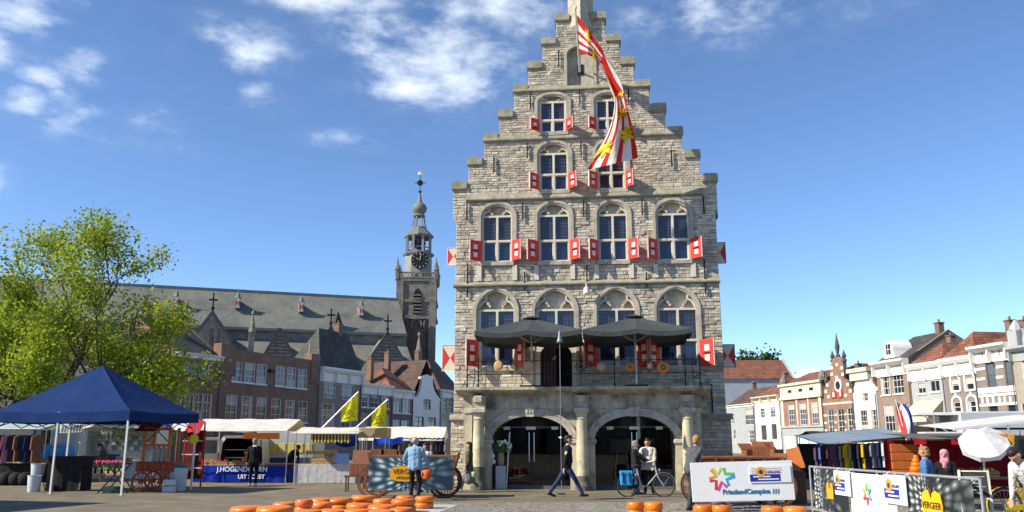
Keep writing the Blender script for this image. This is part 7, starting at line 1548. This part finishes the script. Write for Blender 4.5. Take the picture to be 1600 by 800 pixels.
b = MB(); b.box(.1, W-.1, 1.9, 1.95, .3, 1.6); b.build('back_cloth', m_black, cs)
for k, (c, x) in enumerate([('plum', 1276), ('blue', 1282), ('dark', 1289), ('maroon', 1298), ('plum', 1306), ('dark', 1316), ('yellow', 1325), ('dark', 1334), ('dark', 1342), ('yellow', 1349), ('dark', 1360), ('grey', 1367), ('navy', 1374), ('white', 1381), ('teal', 1388), ('dark', 1396), ('navy', 1403), ('dark', 1410)]):
    nb_ = sum(1 for q in range(k) if [('plum'), ('blue'), ('dark'), ('maroon'), ('plum'), ('dark'), ('yellow'), ('dark'), ('dark'), ('yellow'), ('dark'), ('grey'), ('navy'), ('white'), ('teal'), ('dark'), ('navy'), ('dark')][q] == c)
    garment(c, '%s %s garment from the left on the clothing stall rail' % (('first', 'second', 'third', 'fourth', 'fifth', 'sixth', 'seventh')[nb_], c), (gx(x, D-.5, 1.4), D-.5, za-.06+(zb_-.12-za)*(x-1270)/146), rg.uniform(.35, 1.1), .5, .85 if c != 'dark' else .95, 'garments on the clothing stall')
D = 37; t, w, zr_, ze_ = stall('stall with ochre yellow fascia behind the clothing stall', 1280, 1402, D, 674, 679, mat('ochre', (.42, .27, .02), .7, .1, 2), depth=2.4, skm=m_black, val=.3, over=.5)
b = MB(); b.box(-w+.3, w*.5, -.56, -.525, ze_-.24, ze_-.06); b.build('red_strip', mat('fascia_red', (.5, .06, .03), .6), t)
# grey trailer with raised flap
D = 33; x0, x1 = gx(1500, D, 2.5), gx(1690, D, 2.5); t = thing('market_trailer', 'long pale grey market trailer with raised awning flap', 'trailer', (x0, D, 0), R(-8)); W = x1-x0; z1 = at(1500, 643, D).z
b = MB(); b.cbox(0, W, 0, 2.3, .5, z1, .05); b.build('body', mat('trailer_pale', (.40, .43, .45), .5, .08, 1), t)
b = MB(); b.box(-1.5, 0.02, .1, 2.2, z1-.12, z1-.02); b.build('roof_flap', m_polew, t); b = MB(); b.box(-1.5, -.02, .8, 2.2, .5, z1-.5); b.build('serving_side', mat('dark_brown', (.06, .04, .03), .8), t)
b = MB(); b.bar((-1.3, .1, z1-.12), (-.4, .3, z1-.75), .04); b.build('strut', m_pole, t); b = MB(); b.bar((-.9, .1, z1-.75), (-.9, .1, z1-.1), .04); b.build('strut', m_pole, t); b = MB(); b.box(-1.4, .0, -.3, .6, z1-.82, z1-.76); b.build('shelf', m_polew, t)
for x in (W*.3, W*.7): wheel(t, (x, .1, .35), .35, 6, m_rub, .15, hub=.14)
# red stall
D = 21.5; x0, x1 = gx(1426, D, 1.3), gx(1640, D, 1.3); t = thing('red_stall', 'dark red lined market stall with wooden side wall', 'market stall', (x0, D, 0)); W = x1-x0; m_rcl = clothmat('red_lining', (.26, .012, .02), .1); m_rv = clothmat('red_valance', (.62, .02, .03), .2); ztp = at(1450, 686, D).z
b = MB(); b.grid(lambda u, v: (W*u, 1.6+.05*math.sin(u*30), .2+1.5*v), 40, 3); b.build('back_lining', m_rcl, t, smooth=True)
b = MB(); [b.cbox(0, gx(1472, D, 1.3)-x0, 1.2, 1.25, .3+k*.22, .5+k*.22, .01) for k in range(6)]; b.build('wooden_side', m_orw, t)
b = MB(); b.grid(lambda u, v: (W*u, -.5+2.3*v, ztp+.0+.15*v), 10, 4); b.build('canopy', mat('stall_roof_dark', (.10, .09, .07), .8), t)
for (a, c) in ((1428, 1447), (1486, 1508)):
    b = MB(); a_, c_ = gx(a, D-.5, 1.6)-x0, gx(c, D-.5, 1.6)-x0; b.grid(lambda u, v: (a_+(c_-a_)*u, -.52, ztp-.13*v-.01*math.sin(u*20)), 8, 1); b.build('valance', m_rv, t)
b = MB(); b.cbox(.2, W, .3, 1.1, .75, .8, .01); b.build('counter', m_tanw, t)
for x in (.05, W*.45, W): b = MB(); b.tube([(x, -.4, 0), (x, -.4, ztp)], .022, 6); b.build('pole', m_pole, t)
for k, (x, z, r) in enumerate(((1429, .8, .17), (1429, .93, .15), (1429, 1.05, .12), (1429, 1.15, .09), (1429, 1.23, .06))): cheese('cheese number %s from the bottom of the pyramid on the red stall' % ('one', 'two', 'three', 'four', 'five')[k], 1431, D+.6, z+.0, r, .125 if k < 2 else .1, None, 'cheese pyramid on the red stall')
for k, (x, mm, nm) in enumerate(((1496, m_orange, 'orange'), (1520, m_redf, 'red'), (1543, m_yel, 'yellow'))): crate('crate of %s fruit on the red stall counter' % nm, (gx(x, D+.5, .8), D+.5, .8), .36, .5, .14, m_crateb, mm, .05, 1)
# white parasol
D = 19.5; t = thing('white_parasol', 'overexposed white market parasol tilted toward the camera', 'parasol', (gx(1541, D), D, 0)); pc = at(1537, 690, D); lx = pc.x-t.location.x; m_wcan = clothmat('parasol_white', (.82, .82, .80), .3)
b = MB(); r = .52; n = 8; Mx = Matrix.Rotation(R(38), 3, 'X') @ Matrix.Rotation(R(-18), 3, 'Y'); ap = Mx@Vector((0, 0, .30)); vs = []
for k in range(n): a = 2*math.pi*k/n+.2; e = Mx@Vector((r*math.cos(a), r*math.sin(a), 0)); vs.append(e)
for k in range(n):
    A, B = vs[k], vs[(k+1) % n]; b.grid(lambda u, v: tuple(Vector((lx, 0, pc.z))+(A*(1-u)+B*u)*(1-v)+ap*v+Vector((0, 0, -.03*math.sin(math.pi*u)*(1-v)))), 4, 5)
    b.grid(lambda u, v: tuple(Vector((lx, 0, pc.z))+(A*(1-u)+B*u)+(Mx@Vector((0, 0, -.14)))*v), 4, 1)
b.build('canopy', m_wcan, t, smooth=True)
b = MB(); b.tube([(0, 0, 0), (lx, 0, pc.z+.1)], .018, 6); b.build('pole', m_pole, t); b = MB(); b.lathe([(.25, 0), (.25, .05), (.05, .12)], 12); b.build('base', m_iron, t)
for k in range(0, n, 2): b = MB(); b.bar(Vector((lx, 0, pc.z))+vs[k], Vector((lx, 0, pc.z))+ap*.9, .012); b.build('rib', m_pole, t)
# white awning boards at the right edge
D = 20.3; a_, c_ = at(1489, 671, D), at(1660, 652, D); t = thing('white_awning', 'white flat stall awning with dark edge at the right edge', 'awning', (a_.x, D, 0)); L_ = c_.x-a_.x
b = MB(); b.grid(lambda u, v: (L_*u, 1.8*v, a_.z+(c_.z-a_.z)*u+.12*v), 10, 4); b.build('cloth', m_canw, t); b = MB(); b.bar((0, -.01, a_.z), (L_, -.01, c_.z), .03, .06); b.build('edge', m_polew, t)
for u in (.5, 1.0): b = MB(); b.tube([(L_*u, 0, 0), (L_*u, 0, a_.z+(c_.z-a_.z)*u)], .025, 6); b.build('pole', m_pole, t)
b = MB(); b.bar((L_*.35, .2, a_.z+.02), (L_, .2, a_.z+.02), .03, .05); b.build('bar', m_iron, t)
for k, (x, c) in enumerate(((1569, (.7, .25, .02)), (1580, (.75, .36, .03)))):
    b = MB(); b.cbox(-.09, .09, -.01, .01, -.24, 0, .004); o = b.build('price_card', mat('card_%d' % k, c, .6), None, (gx(x, 19.4, 1.6), 19.4, at(x, 678, 19.4).z)); tag(o, ('left' if k == 0 else 'right')+' orange price card hanging beside the white parasol', 'card')
b = MB(); b.cbox(-.16, .16, -.08, .08, -.5, 0, .05); b.tube([(0, 0, 0), (0, 0, .14)], .01, 5); o = b.build('hanging_bag', m_black, None, (gx(1597, 19.4, 1.5), 19.4, at(1597, 683, 19.4).z)); tag(o, 'black bag hanging from the white awning bar', 'bag')
# dutch flag
D = 24; A, B, Cc, E = at(1400, 625, D), at(1437, 655, D), at(1430, 693, D), at(1412, 676, D)
t = thing('tricolour_flag', 'red white and blue flag hanging beside the clothing stall', 'flag', (gx(1424, D), D, 0)); ms = [mat('dflag_red', (.6, .02, .03), .7), mat('dflag_white', (.75, .75, .75), .7), mat('dflag_blue', (.02, .04, .32), .7)]
o_ = Vector((t.location.x, D, 0)); L0 = [at(1399, 624, D), at(1406, 650, D), at(1410, 680, D)]; L1 = [at(1414, 634, D), at(1433, 656, D), at(1428, 694, D)]
def fl(u, v):
    def bez(P, q): return P[0]*(1-q)**2+P[1]*2*q*(1-q)+P[2]*q*q
    p = bez(L0, v)*(1-u)+bez(L1, v)*u-o_; return (p.x, .12*math.sin(u*5+v*3), p.z)
b = MB(); b.grid(fl, 18, 14, m=lambda u, v: 0 if u < .36 else (1 if u < .62 else 2)); b.build('cloth', ms, t, smooth=True)
b = MB(); b.tube([(0.15, .05, 0), (.08, .05, 1.6), L0[0]-o_], .014, 6); b.build('pole', m_polew, t)
# ================================================================== things on and before the town hall
def loc_th(u, n, z): p = TH.o+TH.e*u+TH.n*n; return (p.x, p.y, z)
m_par = clothmat('parasol_charcoal', (.062, .07, .074), .06, .1)
def parasol(label, xpole, xl, xr):
    yc_ = LN-.25; u = TH.u(xpole, 580, yc_); t = thing('square_parasol', label, 'parasol', loc_th(u, yc_, zslab), R(-6)); ze = 5.42-zslab; za = 6.10-zslab; hw = 1.84
    c = [(-hw, -hw), (hw, -hw), (hw, hw), (-hw, hw)]; b = MB()
    for k in range(4):
        A, B = Vector(c[k]), Vector(c[(k+1) % 4])
        for (P, Q) in ((A, (A+B)/2), ((A+B)/2, B)):
            def f(q, v, P=P, Q=Q): e = P*(1-q)+Q*q; z = ze+(za-ze)*v**.9-.10*math.sin(math.pi*q)*(1-v)-.04*math.sin(math.pi*v); return (e.x*(1-v), e.y*(1-v), z)
            b.grid(f, 6, 8); b.grid(lambda q, v, P=P, Q=Q: ((P*(1-q)+Q*q).x, (P*(1-q)+Q*q).y, ze-.10*math.sin(math.pi*q)-.16*v), 6, 1)
    cn = b.build('canopy', m_par, t, smooth='auto'); b = MB(); b.grid(lambda q, v: (.35*math.cos(q*6.283)*(1-v), .35*math.sin(q*6.283)*(1-v), za-.03+.12*v), 12, 2); b.build('vent_cap', m_par, cn)
    b = MB(); b.tube([(0, 0, 0), (0, 0, za)], .035, 10); b.build('pole', m_pole, t); b = MB(); b.cbox(-.4, .4, -.35, .4, 0, .06, .01); b.build('base', m_iron, t)
    for (x, y) in c+[(0, -hw), (hw, 0), (0, hw), (-hw, 0)]: b = MB(); b.bar((0, 0, za-.06), (x*.98, y*.98, ze-.03), .025); b.build('rib', m_pole, t); b = MB(); b.bar((0, 0, ze-.25), (x*.5, y*.5, (za+ze)/2-.08), .022); b.build('strut', m_pole, t)
parasol('left dark grey square parasol on the town hall balcony', 831, 740, 914); parasol('right dark grey square parasol on the town hall balcony', 994, 911, 1078)
m_tcheese = mat('tan_cheese', (.55, .32, .15), .5, .08, 4); m_glab = mat('cheese_label', (.10, .16, .06), .6, .4, 14)
for k, (x, y, mm, lab) in enumerate([(779, 571, m_tcheese, 'plain tan display cheese left of the railing ring'), (827, 571, m_tcheese, 'plain tan display cheese by the left parasol pole'), (939.5, 573, mat('pink_cheese', (.5, .25, .16), .5, .08, 4), 'pinkish display cheese right of the balcony door'), (984.5, 573, m_cheese, 'orange display cheese with green label left of the right parasol pole'), (1036, 574, m_cheese, 'largest orange display cheese with green label on the railing')]):
    yy = LN-.62; u = TH.u(x, y, yy); r = (.17, .17, .165, .17, .21)[k]; t = thing('display_cheese', lab, 'cheese', loc_th(u, yy, TH.z(x, y, yy)), R(-6)); b = cheese_mesh(r, .13); b.v = [(vx, -vz+.06, vy) for vx, vy, vz in b.v]; b.build('wheel', mm, t, smooth='auto')
    if k > 2: b = MB(); b.lathe([(r*.55, 0), (r*.55, .006)], 16, (0, -.071, 0), M=Matrix.Rotation(R(90), 3, 'X')); b.build('label_disc', m_glab, t); b = MB(); b.bar((-r*.35, -.08, -.02), (r*.3, -.08, .03), .04, .008); b.build('label_band', m_gold, t)
# mast with bell lamp
D = 28.6; t = thing('bell_mast', 'thin grey mast with bell shaped top before the left arch', 'mast', (gx(877.5, D), D, 0)); zt = at(878, 516, D).z
b = MB(); m_mast = mat('mast_grey', (.22, .22, .22), .5, .1, metal=.3); b.tube([(0, 0, 0), (0, 0, zt-.3)], .013, 8); b.build('pole', m_mast, t); b = MB(); b.lathe([(.12, zt-.42), (.10, zt-.36), (.055, zt-.2), (.05, zt-.1), (.015, zt)], 12); b.build('bell', m_mast, t, smooth=True); b = MB(); zk = at(878, 684, D).z; b.sphere((0, 0, zk), (.045, .04, .045), 10, 6); b.bar((0, 0, zk), (-.08, 0, zk+.02), .02); b.build('knob', m_polew, t, smooth=True)
b = MB(); b.cbox(-.12, .12, -.12, .12, 0, .03, .01); b.build('base', m_iron, t)
# flower vase on pedestal in the left arch
yy = LN+.28; u = TH.u(782.5, 745, yy); o = loc_th(u, yy, 0); t = thing('pedestal', 'pale grey pedestal standing in the left arch', 'pedestal', o, R(-6)); hp = TH.z(782, 728, yy); b = MB(); b.cbox(-.17, .17, -.17, .17, 0.02, hp, .01); b.build('shaft', mat('pedestal_grey', (.42, .46, .46), .6, .05), t); b = MB(); b.cbox(-.19, .19, -.19, .19, 0, .02, .004); b.build('foot_plate', m_pole, t)
t = thing('flower_vase', 'tan vase with white and pink flowers on the pedestal', 'vase', (o[0], o[1], hp)); b = MB(); b.lathe([(.08, 0), (.12, .1), (.13, .3), (.10, .42), (.11, .46)], 14); b.build('vase', mat('vase_tan', (.30, .24, .16), .5), t, smooth=True)
rf = random.Random(8); st, wh, pk = MB(), MB(), MB()
for k in range(70):
    a = rf.uniform(0, 6.28); e = rf.uniform(.3, 1.4); rr = rf.uniform(.25, .52); p = (rr*math.cos(a)*math.cos(e)*1.1, rr*math.sin(a)*math.cos(e)*.5, .45+rr*math.sin(e)); st.tube([(0, 0, .42), p], .006, 3, cap=False)
    for q in range(3): d = Vector((rf.gauss(0, 1), rf.gauss(0, 1), rf.gauss(0, 1))).normalized()*.09; s2 = d.cross(Vector((rf.gauss(0, 1), .3, 1))).normalized()*.03; pp = Vector(p)*.9+Vector((0, 0, .05)); st.add([pp, pp+d*.5+s2, pp+d, pp+d*.5-s2], [(0, 1, 2, 3)])
    if k % 3 == 0: (pk if p[0] < -.12 and p[2] > .6 else wh).sphere(p, .055, 6, 4)
st.build('foliage', m_greenf, t, kind='stuff'); wh.build('white_flowers', m_white, t, kind='stuff'); pk.build('pink_flowers', mat('coral', (.5, .15, .12), .7), t, kind='stuff')
for (x, z, r) in ((-.33, .35, .12), (-.28, .15, .10), (-.38, .5, .1)): b = MB(); b.sphere((x, -.05, z), (r, r*.8, r), 8, 6); b.build('hydrangea', m_white, t, smooth=True)
b = MB(); yy2 = LN+.9; u = TH.u(769.5, 740, yy2); zq = TH.z(769, 745, yy2); b.cbox(-.09, .09, -.05, .05, zq, zq+.5, .03); pr_ = b.build('purple_screen', mat('purple', (.22, .02, .36), .5), None, loc_th(u, yy2, 0), (0, 0, R(-6))); tag(pr_, 'purple lit panel inside the left arch', 'panel'); b = MB(); b.cbox(-.12, .12, -.08, .08, .05, zq-.002, .02); b.build('stand', m_black, pr_)
u0, u1 = TH.u(791, 760, LN+.35), TH.u(796, 676, LN+.35); o = loc_th(u0, LN+.35, 0.02); b = MB(); b.tube([(0, 0, 0), (u1-u0, .1, TH.z(796, 676, LN+.35))], .025, 8); pl = b.build('leaning_pole', m_polew, None, o, (0, 0, R(-6))); tag(pl, 'white pole leaning in the left arch beside the vase', 'pole')
yy = LN+1.0; u0, u1 = TH.u(1022, 740, yy), TH.u(1054, 740, yy); b = MB(); b.cbox(0, u1-u0, -.03, .03, .1, TH.z(1040, 733, yy), .01); o = b.build('info_board', mat('panel_greyblue', (.16, .20, .26), .5, .15, 3), None, loc_th(u0, yy, 0), (0, 0, R(-6))); tag(o, 'grey blue board standing inside the right arch', 'board')
yy = LN+2.2; u0 = TH.u(972, 730, yy); b = MB(); b.cbox(-.45, .45, -.03, .03, 1.2, 1.75, .03); o = b.build('easel', mat('easel_grey', (.10, .10, .10), .5), None, loc_th(u0, yy, 0.05), (0, 0, R(-6))); tag(o, 'dark easel stand inside the right arch', 'easel')
for x in (-.3, .3): b = MB(); b.bar((x, 0, 0), (x*.6, 0, 1.2), .03); b.build('leg', m_pole, o)
# ================================================================== the long flag on the gable
FN = -2.3
def th3(px, py, n): u, z = TH.uv(px, py, n); return Vector(loc_th(u, n, z))
pb, pt = th3(906, 112, .1), th3(899, 12, FN); t = thing('gable_flag', 'long red and white striped flag with yellow stars flying from the gable', 'flag', pb)
b = MB(); b.tube([(0, 0, 0), pt-pb], [.045, .03], 8); b.build('pole', m_polew, t); b = MB(); b.sphere(tuple(pt-pb), (.06, .06, .12), 8, 6); b.build('finial', m_gold, t, smooth=True)
EA = [(901.5, 23), (926, 55), (951, 92), (969, 126), (978, 160), (988, 197), (997, 247)]; EB = [(905, 82), (925, 89), (941, 108), (953, 137), (960, 165), (947, 213), (912, 267)]
def pol(P, q):
    q = q*(len(P)-1); i = min(int(q), len(P)-2); f = q-i; p0, p1, p2, p3 = (Vector(P[max(i-1, 0)]), Vector(P[i]), Vector(P[i+1]), Vector(P[min(i+2, len(P)-1)]))
    return .5*((2*p1)+(p2-p0)*f+(2*p0-5*p1+4*p2-p3)*f*f+(3*p1-p0-3*p2+p3)*f**3)
def flag_pt(u, v):
    a, c = pol(EA, u), pol(EB, u); p = a+(c-a)*v
    nb_ = FN*(1-.2*v) if u < .1 else FN+.35*math.sin(u*3.2)
    na = FN+.12+.5*u; n = na+(-1.2-na)*v*(1-u)*0+.30*math.sin(v*7+u*8)*(.25+.75*u)+.55*math.sin(math.pi*min(1, u*1.15))*(v-.5)
    if u < .12: k = u/.12; hp = FN+(.1-FN)*(.12+.58*v); n = hp*(1-k)+n*k
    return th3(p.x, p.y, n)-pb
m_fr, m_fw, m_fy = clothmat('flagcloth_red', (.58, .03, .02), .3), clothmat('flagcloth_white', (.74, .70, .66), .3), mat('flag_star', (.75, .48, .01), .7, .05)
def stripe(u, v):
    if u < .28: B_ = [.22+u*.5, .40+u*.3, .52+u*.3, .67+u*.2, .77+u*.15, .9]
    elif u < .60: q = (u-.28)/.32; B_ = [0, .10+.28*math.sin(math.pi*min(1, q*1.1)), .80+.1*q]
    else: q = (u-.60)/.40; B_ = [.10, .30, .42, .58, .70, .84, .94]
    k = sum(1 for x in B_ if v > x); return k % 2
b = MB(); b.grid(lambda u, v: flag_pt(u, v), 100, 46, m=stripe); cl = b.build('cloth', [m_fr, m_fw], t, smooth=True)
for (u, v, r) in ((.12, .38, .52), (.20, .76, .55), (.73, .55, .60), (.86, .28, .66), (.90, .76, .66), (.60, .2, .4)):
    c = flag_pt(u, v); du = (flag_pt(min(1, u+.02), v)-c).normalized(); dvv = (flag_pt(u, min(1, v+.03))-c); dvv = (dvv-du*dvv.dot(du)).normalized(); nn = du.cross(dvv).normalized(); pts = []
    uw = (flag_pt(u, 1)-flag_pt(u, 0)).length; sq_ = min(1, uw/2.2)
    if nn.y > 0: nn = -nn
    for s in (-1, 1):
        q = MB(); vs = []
        for k in range(16): rr = (r if k % 2 == 0 else r*.42)*.85; a = k*math.pi/8; uu = u+rr*math.cos(a)*.085; vv = v+rr*math.sin(a)*.42/max(.35, sq_); vs.append(flag_pt(max(0.02, min(.99, uu)), max(.01, min(.99, vv)))+nn*.035*s)
        ctr = flag_pt(u, v)+nn*.05*s; q.add([ctr]+vs, [(0, 1+k, 1+(k+1) % 16) for k in range(16)]); q.build('star', m_fy, cl)

# houses on the camera's side of the square (they show in the glass of the arches)
for i, (x, w, h, mm) in enumerate([(-58, 14, 10, m_bbrown), (-43, 12, 8.5, m_hwhite), (-30, 15, 11, m_bdark), (-14, 12, 9, m_btan), (-1, 13, 10.5, m_bbrown), (13, 12, 9, m_hcream), (26, 15, 11, m_bdark), (42, 14, 9, m_btan)]):
    fr_ = Fr((x+w, -58, 0), R(180)); t = thing('opposite_house', ('first', 'second', 'third', 'fourth', 'fifth', 'sixth', 'seventh', 'eighth')[i]+' house of the row behind the camera', 'house', fr_.o, R(180), 'houses behind the camera')
    hs = [(a, a+1.2, z, z+2) for z in (1.2, 4.6) for a in (1.2, 4.4, 7.6, w-2.4) if a+1.2 < w]; hs = [h_ for k_, h_ in enumerate(hs) if not any(h_[0] < g_[1] and h_[2] == g_[2] for g_ in hs[:k_])]
    b = MB(); wall_grid(b, 0, w, 0, h, hs); b.box(.01, w-.01, .25, 9, 0, h-.01); b.build('wall', mm, t)
    for h_ in hs: hwindow(t, *h_, m_hframe)
    b = MB(); b.prismx([(-.3, h), (4.5, h+4), (9.3, h)], 0, w); b.build('roof', m_tilebrown if i % 2 else m_tilered, t)
